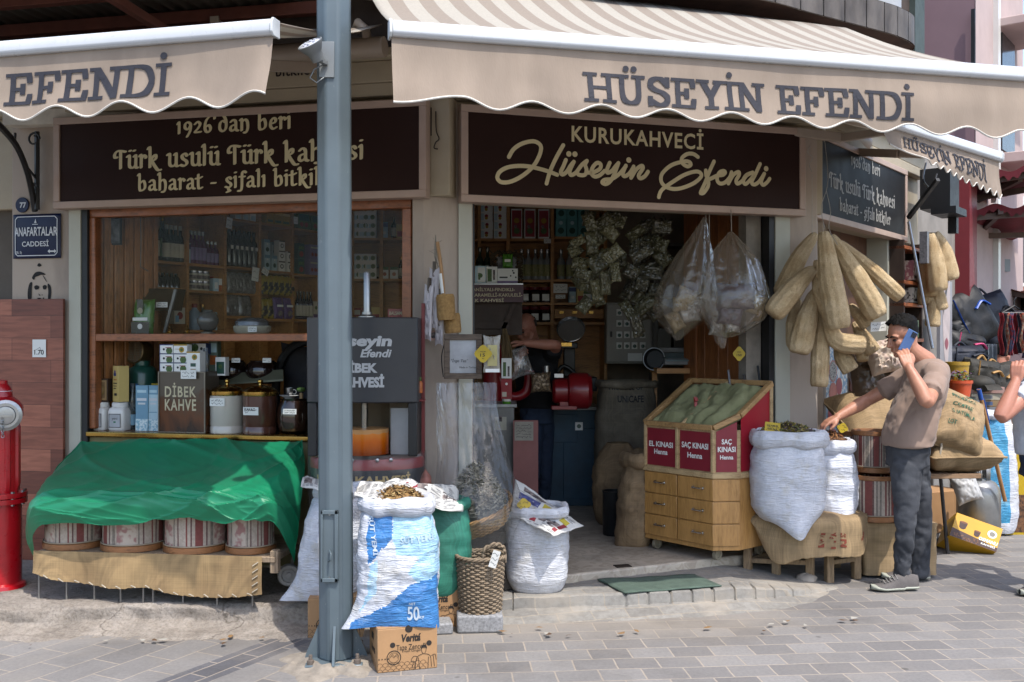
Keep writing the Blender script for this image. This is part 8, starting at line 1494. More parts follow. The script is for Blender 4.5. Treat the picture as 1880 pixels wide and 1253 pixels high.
lying('jute_sack','jute sack on top of the pile behind the man, with green stencilled print','jute sack',at(1750,776,7.02),V((.86,.2,-.38)),V((.3,.5,.85)),.25,.25,.14,JUTE,9,'jute sacks piled on the table',texts=[('LOT',.25,.32,.06,.035),('GUATEMALA',.42,.5,.2,.03),('COFFEE',.4,.62,.16,.03),('PRODUCE',.45,.78,.2,.03),('60 KG',.62,.88,.1,.03)])
lying('jute_sack','flattened jute sack with a tied knot, lowest on the table','jute sack',at(1745,830,7.12),V((1,.12,.0)),V((0,1,.06)),.27,.25,.125,JUTE,11,'jute sacks piled on the table',p=4)
g=MB();k0=at(1717,812,6.9);g.tube(smooth([k0,k0+V((.02,-.02,.03)),k0+V((.03,-.03,-.02)),k0+V((.02,-.03,-.08)),k0+V((.035,-.03,-.1))],5),.008,6);g.ring(k0,.015,.008,14,6,rot=Matrix.Rotation(R(90),3,'X'));o=g.build('rope_knot',_M['twine'],origin=k0);tag(o,'knotted twine hanging from the lowest jute sack','twine')
tb_=thing('trestle_table','plank table on thin metal legs carrying the pile of jute sacks','table',(3.1,7.15,0));tz=.625;tp_=[at(1632,860,6.9),at(1802,852,6.95)];tp_=[V((p.x,p.y,tz))for p in tp_];bk_=V((-.02,.62,0))
for i in range(4):g=MB();o_=bk_*(i/4);g.prism([tp_[0]+o_,tp_[1]+o_,tp_[1]+o_+bk_*.24,tp_[0]+o_+bk_*.24],V((0,0,-.035)));g.build('plank',wood('table_plank','#8f7358','#5f4936',8,'x',.8),tb_,bevel=.004)
for px,py,px1 in((1740,1017,1728),(1645,1017,1640),(1795,990,1790),(1690,985,1688)):p=gnd(px,py);q=at(px1,866,p.y);g=MB();g.tube([p,V((q.x,p.y+.02,tz-.03))],.014,8);g.build('leg',M('worn_dark_metal','#4a4644',.5,.5,var=.3),tb_)
g=MB();g.box(gnd(1738,985)+V((0,.25,.17)),(.36,.3,.34),R(20));o=g.build('cardboard_box',KRAFT,origin=gnd(1738,985)+V((0,.25,0)),bevel=.004);tag(o,'plain brown cardboard box under the plank table','cardboard box')
lying('paper_bag','white crumpled paper bag under the plank table beside the gas cylinder','bag',at(1773,895,7.5),V((1,0,.3)),V((-.2,.2,1)),.1,.12,.06,M('white_paper','#b5b5b5',.6),3,wr=.008,seam=False)
lying('dark_bag','dark grey crumpled plastic lying on the paving under the plank table','plastic sheet',gnd(1745,1004)+V((0,.1,.03)),V((1,.1,0)),V((0,1,0)),.22,.13,.035,M('dark_plastic','#35363a',.4,var=.2,vs=8),8,wr=.03,seam=False)
# gas cylinder, coffee carton, blue sack, broom
gp=gnd(1812,1003)+V((0,.14,0));gcn=thing('gas_cylinder','silver grey gas cylinder with a collar, standing behind the yellow carton','gas cylinder',gp);GASM=M('silver_paint','#8b8c8c',.35,.55,var=.18,vs=9,bump=.1);r=.158
g=MB();g.lathe([(r*.8,0),(r*.82,.03),(r*.8,.035),(r,.07),(r,.38),(r*.93,.43),(r*.75,.47),(r*.4,.495),(.03,.5),(.03,.53)],40,gp);g.build('body',GASM,gcn,sharp=60)
for a0 in(0.35,1.9,3.5,5.0):
 g=MB()
 for k in range(7):
  a,b=a0+k*.155,a0+(k+1)*.155;P=lambda a,z_:gp+V((.083*math.cos(a),.083*math.sin(a),z_));g.quad(P(a,.485),P(b,.485),P(b,.59),P(a,.59))
 g.build('collar',GASM,gcn,solid=.006)
g=MB();g.ring(gp+V((0,0,.595)),.084,.01,32,8,arc=5.6);g.build('collar_ring',GASM,gcn);g=MB();g.lathe([(.02,.53),(.018,.57),(.028,.575),(.028,.59)],14,gp);g.build('valve',BRASS,gcn)
yb=thing('coffee_carton','bright yellow coffee carton with a brown lower edge, tipped against the gas cylinder','carton',gnd(1790,1018)+V((0,.05,0)));cY=7.22;o_=at(1743,983,cY);ux=(at(1829,1014,cY-.02)-o_);uy=(at(1757,941,cY+.12)-o_);w_,h_=ux.length,uy.length;ux.normalize();uy.normalize();dz=ux.cross(uy);dz=-dz if dz.y<0 else dz
g=MB();d_=dz*.2;g.prism([o_,o_+ux*w_,o_+ux*w_+uy*h_,o_+uy*h_],d_);g.build('carton',M('yellow_carton','#bb8d1c',.45,var=.06,coat=.1),yb,bevel=.003)
g=MB();e=-dz*.0012;g.sheet([(0,0),(w_,0),(w_,h_*.16),(w_*.5,h_*.26),(0,h_*.36)],o_+e,ux,uy,0);
for cx_,cy_,s_ in((.2,.55,1.0),(.52,.42,.8)):
 g.sheet([(w_*cx_+x*.03*s_,h_*cy_+y*.03*s_)for x,y in((-1,1),(-.8,-.6),(-.3,-1),(.3,-1),(.8,-.6),(1,1))],o_+e*1.5,ux,uy,0);g.disc(o_+e*2+ux*w_*cx_+uy*(h_*cy_+.03*s_),.03*s_,ux,uy,1,16,ry=.009*s_)
g.disc(o_+e*1.5+ux*w_*.82+uy*h_*.62,.035,ux,uy,2);g.disc(o_+e*2+ux*w_*.82+uy*h_*.62,.022,ux,uy,3);g.text('OSMANLI',o_+e*2+ux*w_*.78+uy*h_*.3,ux,uy,w=w_*.4,h=.03,mi=2,bold=.03,shear=.1);g.text('KAHVESİ',o_+e*2+ux*w_*.8+uy*h_*.14,ux,uy,w=w_*.3,h=.022,mi=2,bold=.02)
for i in range(26):g.disc(o_+e*1.8+ux*w_*ri(.02,.6)+uy*h_*ri(.02,.2),.007,ux,uy,4,8)
g.build('print',[M('dark_brown_print','#3c2118',.5),M('coffee_print','#6d3f20',.5),WHITE,M('grey_print','#77736a',.5),M('bean_print','#6a4326',.5)],yb)
sack('blue_sack','white woven sack with broad sky blue panel standing behind the gas cylinder',[SACKW,sackmat('bright_blue_weave','#3f93b8','#2f7fa8','#7fb0c4')],V((at(1832,1,7.95).x,8.0,.02)),.95,.17,.13,51,mf=lambda u,v:1 if .6<u<.82 and v>.08 else 0,wr=.01,bulge=.04,top=.9,rim=.02,lean=(-.03,.05),nu=90)
bm=thing('broom','wooden broom handle with blue tape leaning against the jute sack pile','broom',gnd(1836,985)+V((0,.1,0)));b0,b1=at(1833,868,7.45),at(1797,715,7.3);b00=b0+(b0-b1)*.35;g=MB();g.tube([b00,b1],.0145,10);g.build('handle',wood('broom_wood','#9a7248','#7a5632',8,'z',.5),bm);g=MB();g.tube([b1.lerp(b0,-.0),b1.lerp(b0,.12)],.0165,10);g.tube([b1.lerp(b0,.12)+V((.02,0,0)),b1.lerp(b0,.4)+V((.02,.0,0))],.006,6);g.build('tape',M('blue_tape','#1f4fa0',.4),bm)
# the side street: shelf, stalls, canopies, houses
def fr(px,py,off=0):return FR.px(px,py,off)
rk=thing('product_rack','narrow orange wood rack of packets against the side wall behind the man','rack',fr(1672,626,.1));ORW=wood('rack_wood','#8a4f2e','#5d3019',8,'x',.5);a,b=FR.t(1657,.12),FR.t(1692,.12)
for py in(456,518,558,622,680):z_=zof(py,8.6);g=MB();g.pbox(FR,a,b,z_-.03,z_,.14,.16);g.build('shelf',ORW,rk,bevel=.003)
g=MB();g.pbox(FR,a,a+.03,.7,2.4,.13,.14);g.pbox(FR,b-.03,b,.7,2.4,.13,.14);g.pbox(FR,a,b,.7,2.4,-.005,.01);g.build('sides',M('rack_dark','#33251d',.7),rk)
for py,h,m_,l in((515,.17,M('pink_packet','#8a5a62',.4,col2='#c0b2a8',vs=20,lo=.45,hi=.5),'pink and white packet on the upper shelf of the orange wood rack'),(556,.13,M('white_black_packet','#b5b3ad',.4,col2='#2f2d2c',vs=24,lo=.45,hi=.5),'black and white packet in the middle of the orange wood rack'),(620,.15,M('green_packet','#4d6b3c',.5,col2='#8e9c74',vs=18,lo=.4,hi=.55),'green herb packet on the low shelf of the orange wood rack'),(678,.17,_M['white_black_packet'],'black and white packet lowest in the orange wood rack')):
 t=carton('packet',l,'packet',.17,.07,h,m_,[('o',.5,.55,.2,WHITE),(.2,.1,.8,.25,INK)]);p=FR.px(1674,py,.09);put(t,USED,V((p.x,p.y,zof(py,8.6)+.0)),FR.rz)
g=MB();g.tube([at(1668,408,7.9),at(1712,640,7.6)],.012,8);o=g.build('metal_rod',STEEL,origin=at(1690,520,7.75));tag(o,'thin slanting metal rod beside the orange wood rack','rod')
nb2=thing('neighbour_shop','neighbouring shop front with a white wall, dark lamp box and dark red column','building',(4.4,10.0,0));g=MB();g.pbox(FR,FR.t(1670)+.25,FR.t(1757),0,3.3,-.02,.2);g.build('wall',M('dirty_white_wall','#8d8780',.8,var=.25,vs=3),nb2);g=MB();g.pbox(FR,FR.t(1757),FR.t(1771),1.9,3.25,.12,.14);g.build('column',M('dark_red_paint','#6b1f26',.5,var=.1),nb2)
g=MB();c=fr(1725,350,.25);g.box(c,(.3,.25,.35),FR.rz);g.beam(fr(1668,400,.2),fr(1722,330,.5),.03,.03);g.box(fr(1742,390,.4),(.35,.2,.06),FR.rz);g.tube(smooth([fr(1700,300,.2),fr(1695,330,.3),fr(1710,345,.3),fr(1720,320,.3)],5),.008,6);g.box(fr(1750,412,.4),(.07,.07,.16),FR.rz);g.build('lamp_box',BLACKM,nb2)
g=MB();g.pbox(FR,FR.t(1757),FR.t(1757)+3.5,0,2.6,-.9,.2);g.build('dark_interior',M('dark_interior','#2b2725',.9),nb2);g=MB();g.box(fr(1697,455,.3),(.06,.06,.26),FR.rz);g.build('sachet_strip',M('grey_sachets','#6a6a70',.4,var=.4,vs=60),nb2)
pw_=thing('beauty_poster','tall grey poster of a made-up face and hand at the neighbouring shop','poster',fr(1737,600,.2));a,b=FR.t(1726,.2),FR.t(1748,.2);g=MB();g.pbox(FR,a,b,.9,2.1,.2,.03);g.build('panel',M('grey_poster','#8d8c90',.4,col2='#6c6a70',vs=2),pw_);g=MB();q=lambda x,y:[(x*(b-a)/2,y)]
def fp(pts):return[(x*(b-a)*.5,y)for x,y in pts]
o_=FR.p((a+b)/2,1.75,.2022);g.sheet(fp(smooth([(-.7,.3),(-.2,.45),(.5,.4),(.6,0),(.3,-.35),(-.1,-.42),(-.5,-.2)],4,True)[:-1]),o_,FR.u,ZU,0)
for k in range(3):g.sheet(fp([(-.6+.3*k,.1+.12*k),(.5+.1*k,.5+.08*k),(.6+.1*k,.44+.08*k),(-.5+.3*k,.03+.12*k)]),o_+FR.n*(.0005+.0003*k),FR.u,ZU,1)
g.sheet(fp(smooth([(-.3,-.22),(0,-.17),(.3,-.22),(0,-.28)],4,True)[:-1]),o_+FR.n*.002,FR.u,ZU,2);g.rect(o_+FR.n*.001,FR.u,ZU,-(b-a)*.4,(b-a)*.4,-.78,-.5,1);g.build('print',[M('pale_skin_print','#b3a5a2',.5),M('dark_print','#3c393d',.5),M('rose_print','#8a4a54',.5)],pw_)
st_=thing('yellow_stall','white topped stall with a bright yellow poster front at the edge of the side street','stall',gnd(1872,985));Ys=7.95;x0,x1=at(1845,1,Ys).x,at(1845,1,Ys).x+1.3;zt=zof(780,Ys);g=MB();g.box(V(((x0+x1)/2,Ys+.3,zt-.03)),(x1-x0,.62,.06));g.build('top',WPL,st_,bevel=.004);g=MB();g.box(V(((x0+x1)/2,Ys+.03,(zt-.06)/2)),(x1-x0-.02,.03,zt-.06));g.build('front',M('yellow_poster','#b59612',.45),st_);g=MB();g.rect(V((x0+.02,Ys+.0135,.02)),FX,FZ,0,.8,0,.3,0);g.text('U',V((x0+.07,Ys+.012,zt-.42)),FX,FZ,h=.1,mi=1,bold=.04);g.build('print',[M('hazelnut_photo','#6d4a2e',.6,col2='#2e1d12',vs=38,lo=.4,hi=.6),INK],st_)
for i,(px,m_,l)in enumerate(((1850,M('brown_jar','#6b5340',.3,coat=.3),'jar with a cream lid at the corner of the yellow stall'),(1861,M('beige_tub','#a89a82',.4),'beige tub on the yellow stall beside the arm of the man at the edge'))):t=bottle('jar',l,'jar',[(.05,0),(.055,.01),(.055,.17),(.05,.18)],[m_],[0]*3,None,18,([(.052,.178),(.055,.18),(.055,.21),(.001,.21)],CREAML));put(t,USED,V((at(px,1,8.1).x,8.1,zt)),0)
b_=bottle('green_bottle','slim green bottle at the near end of the yellow stall','bottle',[(.02,0),(.022,.01),(.02,.16),(.008,.2)],[GRN],[0]*3);put(b_,USED,V((at(1846,1,8.05).x,8.05,zt)),0)
ft=thing('stall_table','low stall table of folded goods farther down the side street','table',at(1805,790,9.6));g=MB();g.box(V((4.75,9.75,.62)),(1.3,.9,.04));g.build('top',M('pale_tabletop','#9a958d',.6),ft)
for dx,dy in((-.6,-.4),(.6,-.4),(.6,.4),(-.6,.4)):g=MB();g.box(V((4.75+dx,9.75+dy,.3)),(.05,.05,.6));g.build('leg',BLACKM,ft)
fold=[M('rose_cloth','#a08078',.9),M('cream_cloth','#a59c8a',.9),M('tan_cloth','#8a7254',.9),M('grey_cloth','#77797d',.9),M('blue_cloth','#4d5f80',.9)]
for k,(px,py,w)in enumerate(((1800,716,.34),(1802,728,.33),(1805,740,.32),(1790,752,.3),(1822,752,.28),(1800,764,.3),(1826,766,.26),(1835,742,.2))):
 t=carton('folded_cloth',['rose folded cloth topmost on the stall table','cream folded cloth second on the stall table','tan folded cloth third on the stall table','grey folded packet at the left of the stall table','blue folded packet at the middle of the stall table','rose folded packet lowest at the left of the stall table','cream folded packet lowest at the right of the stall table','small tan packet right of the folded cloths'][k],'cloth',w,.3,.058,fold[k%5],[(.2,.2,.6,.8,fold[(k+2)%5])]);put(t,USED,at(px,py+5,9.5),ri(-.2,.2))
BKP=[M('black_nylon','#0f1013',.6,var=.3,vs=10,bump=.3,bs=60),M('navy_nylon','#141927',.6,var=.2,vs=10,bump=.3,bs=60),M('olive_canvas','#2a2720',.7,var=.25,vs=12,bump=.3,bs=80),M('royal_blue','#1d4da8',.4),M('hot_pink','#b8406d',.5),M('tan_strap','#a07b45',.6)]
def backpack(label,px,py,Y,a,b,h,m_,acc,rot,seed):
 t=thing('backpack',label,'bag',at(px,py,Y),0,'bags of the side street stall');an=-R(rot);M4=frame4(at(px,py,Y),V((math.cos(an),.3,math.sin(an))),V((-math.sin(an),.1,math.cos(an))));g=MB();pillow(g,M4,a,b,h,seed,18,p=4,ear=.03,wr=.012);g.build('body',m_,t);g=MB();M5=frame4(at(px-2,py+a*60,Y-h*.75),V((math.cos(an),.3,math.sin(an))),V((-math.sin(an),.1,math.cos(an))));pillow(g,M5,a*.72,b*.42,h*.5,seed+3,14,p=4,ear=.03);g.build('pocket',m_,t)
 g=MB();P=[M4@V((x,y,h*(1.0-.25*abs(y/b))))for x,y in((-a*.6,-b*.7),(-a*.65,0),(-a*.5,b*.8))];g.tube(smooth(P,5),.014,6,flat=.4);P=[M4@V((x,y,h*1.05))for x,y in((a*.1,b*.2),(a*.5,b*.35),(a*.75,b*.1))];g.tube(smooth(P,5),.022,6,flat=.5);g.build('strap',acc,t);g=MB();g.tube(smooth([M4@V((-a*.25,b*.95,0)),M4@V((0,b*1.2,0)),M4@V((a*.25,b*.95,0))],5),.012,6);g.build('handle',acc if acc is BKP[5]else m_,t)
for a in((1776,585,10.2,.27,.30,.14,BKP[0],BKP[3],-25,1,'black backpack with a royal blue stripe hanging at the side street stall'),(1818,590,10.6,.26,.30,.14,BKP[1],BKP[0],-15,2,'dark navy backpack hanging right of the blue striped one'),(1766,640,10.0,.24,.17,.13,BKP[0],BKP[4],10,3,'black bag with hot pink strips below the blue striped backpack'),(1764,662,9.8,.26,.15,.13,BKP[1],BKP[1],0,4,'rounded navy bag low on the left of the bag stall'),(1800,692,9.6,.2,.17,.12,BKP[2],BKP[5],8,5,'olive handbag with a tan strap hanging low over the stall table'),(1830,705,9.7,.22,.2,.12,BKP[2],BKP[5],-8,6,'dark olive handbag right of the tan strapped one')):backpack(a[10],*a[:10])
t=thing('cap','crumpled olive cap lying on the folded cloths of the stall','cap',at(1806,708,9.4));g=MB();g.ell(at(1800,705,9.4),(.13,.13,.08),16,9);g.grid(lambda u,v:at(1818,712,9.3)+V((.14*(u-.5),-.1*v,.03-.05*v*v)),8,6);g.build('cap',BKP[2],t)
for k,(px,m_,l)in enumerate(((1808,M('check_cloth','#7d8489',.8,col2='#2b3036',vs=60,lo=.47,hi=.52),'grey checked cloth hanging in the middle of the bag stall'),(1824,M('silver_cloth','#9aa2a8',.5,var=.3,vs=12),'silvery cloth hanging right of the checked one'))):g=MB();g.grid(lambda u,v:at(px-8+16*u,632+62*v,10.0)+V((0,.03*math.sin(u*14+k),0)),26,14);o=g.build('hanging_cloth',m_,origin=at(px,632,10.0),solid=.004);tag(o,l,'cloth')
hg=thing('clothes_hanger','black clothes hanger carrying red patterned scarves','hanger',at(1860,560,9.9));g=MB();g.tube([at(1840,575,9.9),at(1862,562,9.9),at(1884,575,9.9),at(1840,575,9.9)],.01,6);g.tube(smooth([at(1862,562,9.9),at(1862,552,9.9),at(1866,546,9.9)],4),.006,6);g.build('frame',BLACKM,hg)
SCM=[M('red_scarf','#7d1f26',.8,var=.3,vs=30),M('dark_scarf','#27222b',.8,var=.3,vs=30),M('orange_scarf','#9a4a34',.8,col2='#a5907a',vs=24,lo=.42,hi=.55),M('blue_scarf','#3a4058',.8,col2='#8a3038',vs=24,lo=.42,hi=.55)]
for k in range(8):x=1838+6.2*k;g=MB();g.grid(lambda u,v:at(x-3.5+7*u,575+(78+10*nz(k*3.1))*v,9.9-.02*(k%2))+V((.012*math.sin(v*9+k),.025*math.sin(u*7+k),0)),9,14);o=g.build('scarf',SCM[k%4],origin=at(x,575,9.9),solid=.004);tag(o,['red','dark','orange flecked','blue and red'][k%4]+' scarf on the black hanger, '+('in its left half' if k<4 else 'in its right half'),'scarf','scarves on the hanger')
bk2=bottle('bucket','yellow plastic bucket stack behind the top jute sack','bucket',[(.085,0),(.1,.2),(.106,.2),(.106,.23),(.1,.23),(.1,.22)],[M('yellow_plastic','#a8862c',.4)],[0]*5,None,24);put(bk2,USED,at(1757,712,8.9),0);g=MB();g.tube([at(1757,745,8.95),V((at(1757,745,8.95).x,8.95,0))],.03,10);g.lathe([(.14,0),(.14,.02),(.001,.02)],20,at(1760,733,8.9));g.lathe([(.11,0),(.11,.02),(.001,.02)],20,at(1757,714,8.9));o=g.build('plant_stand',BLACKM,origin=V((at(1757,745,8.95).x,8.95,0)));tag(o,'slim stand holding the yellow bucket and the orange pot behind the jute sacks','stand')
pt_=bottle('flower_pot','orange flower pot with small plants behind the top jute sack','flower pot',[(.08,0),(.1,.13),(.108,.13),(.108,.155),(.1,.155),(.09,.14)],[M('orange_plastic','#b5461e',.4)],[0]*5,None,24);put(pt_,USED,at(1762,731,8.75),0);g=MB();r_=random.Random(4)
for i in range(60):chip(g,V((r_.uniform(-.09,.09),r_.uniform(-.08,.08),.16+r_.random()*.08)),.05,r_,r_.randrange(2))
g.build('foliage',[M('leaf_green','#3f5a30',.7),M('leaf_purple','#5d3f5c',.7)],pt_,local=True,sharp=0)
g=MB();g.box(V((4.2,9.5,.5)),(.5,.3,1.0));o=g.build('white_display',M('white_display','#a6a6a6',.5),origin=(4.2,9.5,0),bevel=.01);tag(o,'white display block behind the bucket stand and bag stall','display')
def flat_canopy(label,pts,m_,bars,seed):
 t=thing('shop_canopy',label,'canopy',V(pts[0]));p=V3(pts);f=lambda u,v:p[0].lerp(p[1],u).lerp(p[3].lerp(p[2],u),v)+V((0,0,-.06*math.sin(u*6.28*3)*.5-.05*math.sin(v*3.14)));g=MB();g.grid(f,40,10);g.build('cloth',m_,t,solid=.004)
 for(u0,v0),(u1,v1)in bars:g=MB();g.beam(f(u0,v0)+V((0,0,-.07)),f(u1,v1)+V((0,0,-.07)),.05,.06);g.build('bar',M('brown_bar','#5d4a42',.5,.2),t)
 g=MB();g.grid(lambda u,v:f(u,1)+V((0,0,-.07*v-.02*math.cos(u*80)*v)),60,4);g.build('valance',m_,t)
BUR=M('burgundy_canvas','#6a1e26',.8,var=.15,vs=4);fo,fu=FR.n,FR.u;pb=V((4.64,10.3,0))
flat_canopy('burgundy canopy nearest, under the end of the small grey beige awning',[at(1768,368,11.6),at(1960,340,11.0),at(1990,292,9.5),at(1768,322,10.2)],BUR,(((.02,0),(.02,1)),((.3,0),(.3,1)),((.02,.5),(.9,.5)),((.02,.95),(.95,.95)),((.02,.1),(.5,.9))),1)
flat_canopy('lower burgundy canopy farther along the side street',[at(1774,440,12.6),at(1960,436,12.4),at(1990,372,10.2),at(1774,382,10.5)],BUR,(((.02,0),(.02,1)),((.02,.95),(.95,.95)),((.02,.5),(.8,.5)),((0,0),(.3,1))),2)
pc_=V((6.0,12.6,0));flat_canopy('brown canopy lowest and farthest under the burgundy ones',[pc_+V((0,0,2.3)),pc_+fu*4+V((0,0,2.3)),pc_+fu*4+fo*1.4+V((0,0,1.95)),pc_+fo*1.4+V((0,0,1.95))],M('rust_canvas','#7d4a36',.8,var=.15),(((.02,0),(.02,1)),((.02,.95),(.95,.95))),3)
PKD,PKL=M('shaded_pink_render','#7d6468',.85,var=.08,vs=2),M('pale_pink_render','#b3a09c',.85,var=.1,vs=2.5,bump=.1,bs=12)  # PKD: the house pink with the side wall's shade put into its colour
ph=thing('pink_house','tall pale pink house with a mauve side wall and a small balcony above the awnings','building',(5.11,11,0));C0=V((5.11,11.0,0));sdn=V((-.79,.61,0));fk=V((.61,.79,0))
g=MB();g.prism([C0,C0+sdn*4,C0+sdn*4+sdn.cross(ZU)*-.2,C0+V((.0,.3,0))],V((0,0,12)));g.build('side_wall',PKD,ph);g=MB();g.prism([C0+fo*.012,C0+fk*2.55+fo*.012,C0+fk*2.55+sdn*3,C0+sdn*.05+fk*.05],V((0,0,12)));g.build('front_wall',PKL,ph)
g=MB();bc_=C0+fk*1.55;g.box(bc_+fo*.25+V((0,0,3.72)),(1.0,.5,.12),FR.rz);g.build('balcony',PKL,ph,bevel=.01);g=MB();g.box(bc_+fo*.3+V((0,0,5.3)),(1.2,.6,.1),FR.rz);g.build('balcony_roof',PKL,ph,bevel=.01);g=MB()
for i in range(7):g.box(bc_+fo*.47+fk*(-.42+.14*i)+V((0,0,4.2)),(.03,.03,.8),FR.rz)
g.box(bc_+fo*.47+V((0,0,4.62)),(.95,.05,.05),FR.rz);g.build('railing',WPL,ph);g=MB();g.box(bc_+fo*.02+V((0,0,4.6)),(.7,.04,1.5),FR.rz);g.build('window',M('dark_window','#3a3d42',.2),ph)
for dx in(.9,):g=MB();g.box(C0+fk*dx+fo*.03+V((0,0,6)),(.12,.08,12),FR.rz);g.build('corner_strip',WPL,ph)
g=MB();c=C0+sdn*.9+fo*.02+V((0,0,0));q_=sdn
P=[c+V((0,0,4.9)),c+V((0,0,5.6)),c+sdn*1.0+V((0,0,5.6)),c+sdn*.8+V((0,0,5.0)),c+sdn*.55+V((0,0,4.75)),c+sdn*.2+V((0,0,4.78))];nsd=V((-.61,-.79,0));g.prism([p+nsd*.05 for p in P],nsd*.12);g.build('dark_ornament',BLACKM,ph);g=MB();g.box(C0+sdn*.0+nsd*.06+V((0,0,4.6)),(.03,.04,1.2),FR.rz);g.build('cable_bundle',BLACKM,ph)
g=MB();pg=V((3.55,9.0,0));g.box(pg+V((0,.3,5.2)),(.3,.5,3.2),FR.rz);o=g.build('glass_bay',M('grey_green_panel','#4a5350',.6,var=.2,spec=.2),origin=pg+V((0,.3,3.6)));o.parent=shop;o.matrix_parent_inverse=WM[shop].inverted()
fh=thing('far_house','pale pinkish house closing the far end of the side street','building',(12.5,24,0));g=MB();g.box(V((13,24.5,2.6)),(9,1,5.2));g.build('wall',PKL,fh);
for i in range(6):
 for z_ in(1.6,3.6):g=MB();g.box(V((9.6+1.2*i,23.98,z_)),(.65,.08,1.3));w_=g.build('window',M('window_grey','#55565a',.3,var=.2),fh,bevel=.01);g=MB();g.box(V((9.6+1.2*i,23.93,z_-.7)),(.85,.16,.08));g.build('sill',WPL,w_)
g=MB();g.box(V((13,23.9,4.9)),(9,.3,.2));g.box(V((13,23.92,2.6)),(9,.2,.14));g.build('cornice',WPL,fh)
g=MB();g.box(V((4.95,10.9,3.12)),(.1,.1,.1));g.beam(at(1778,500,11.5),at(1850,500,12.5),.03,.03);g.box(at(1828,488,12.2),(.3,.15,.15),.3);g.beam(at(1780,500,11.5),at(1800,470,11.8),.03,.03);o=g.build('wall_lamp',M('grey_cast','#7b7f80'),origin=at(1815,495,12));tag(o,'grey lamp on a thin bracket under the far canopies','lamp')
g=MB();g.box(V((6.3,11.9,.95)),(2.4,.9,1.9));g.box(V((7.6,13.2,1.1)),(2,1,2.2));o=g.build('clothes_rack',M('mixed_clothes','#6a5a5c',.9,col2='#2c2a33',vs=7,lo=.42,hi=.55,det=9,bump=.6,bs=18),origin=(6.3,11.9,0));o['kind']='stuff';tag(o,'dim mass of clothes and goods filling the far side street stalls','clothes')
# people
SKIN=M('skin','#b07e66',.5,var=.08,vs=12,col2='#9c6b55',bump=.12,bs=160,sub=.08);SKIN2=M('ruddy_skin','#ad7662',.5,var=.1,vs=12,bump=.12,bs=160,sub=.08)
def hand(g,w,d,n,s,curl,thumb=1.,sc=1.):
 """w wrist, d towards the fingers, n out of the back of the hand, s towards the thumb"""
 d=d.normalized();s=(s-d*s.dot(d)).normalized();n=s.cross(d)if s.cross(d).dot(n)>0 else-s.cross(d)
 P=lambda a,b,c=0:w+d*a*sc+s*b*sc+n*c*sc
 for b in(-.024,-.008,.008,.024):g.tube([P(0,b*.7),P(.045,b),P(.088,b*1.15,-.002)],[.017*sc,.0165*sc,.0125*sc],10)
 for i,(b,L)in enumerate(((.030,.072),(.011,.082),(-.010,.077),(-.029,.060))):
  c=curl*(1+.12*i);p=P(.085,b,-.002);dd=d.copy();pts=[p]
  for k,f in enumerate((.45,.32,.23)):
   dd=(Matrix.Rotation(-c*(.7,1,.8)[k],3,s)@dd)if(Matrix.Rotation(-.1,3,s)@d).dot(n)<0 else(Matrix.Rotation(c*(.7,1,.8)[k],3,s)@dd)
   p=p+(dd+s*.06*(1.5-i)).normalized()*L*f*sc;pts.append(p)
  g.tube(pts,[.0098*sc,.0092*sc,.0085*sc,.0068*sc],9)
 t0=P(.022,.026,-.008);t1=P(.05,.047,-.018*thumb);t2=P(.078,.052,-.03*thumb);t3=P(.1,.047,-.038*thumb);g.tube([t0,t1,t2,t3],[.0145*sc,.0125*sc,.0105*sc,.008*sc],9)
def remesh(o,vox,it=4,disp=None):
 m=o.modifiers.new('remesh','REMESH');m.mode='VOXEL';m.voxel_size=vox;m.use_smooth_shade=True
 m=o.modifiers.new('smooth','SMOOTH');m.iterations=it;m.factor=.5
 if disp:
  tx=bpy.data.textures.new('folds','MARBLE');tx.marble_type='SHARP';tx.noise_scale=disp[0]*2.2;tx.noise_depth=2;tx.turbulence=9;m=o.modifiers.new('folds','DISPLACE');m.texture=tx;m.strength=disp[1];m.mid_level=.5
 return o
def limb(g,pts,rr,n=16):q=smooth([tuple(p)+(r,)for p,r in zip(pts,rr)],5);g.tube([V(p[:3])for p in q],[p[3]for p in q],n);g.ell(pts[0],(rr[0],)*3);g.ell(pts[-1],(rr[-1],)*3)
def loft(g,secs,n=36,pw=2.3):
 q=smooth([tuple(c)+(x,y)+tuple(a)for c,x,y,a in secs],6);vs=[]
 for s_ in q:
  c,a=V(s_[:3]),V(s_[5:8]);a.z=0;a.normalize();b=V((-a.y,a.x,0))
  for j in range(n):t=6.2832*j/n;cs,sn=math.cos(t),math.sin(t);k=(abs(cs)**pw+abs(sn)**pw)**(-1/pw);vs.append(c+a*s_[3]*k*cs+b*s_[4]*k*sn)
 m=len(q);g.add(vs,[(i*n+j,i*n+(j+1)%n,(i+1)*n+(j+1)%n,(i+1)*n+j)for i in range(m-1)for j in range(n)]+[tuple(range(n))[::-1],tuple(range((m-1)*n,m*n))])
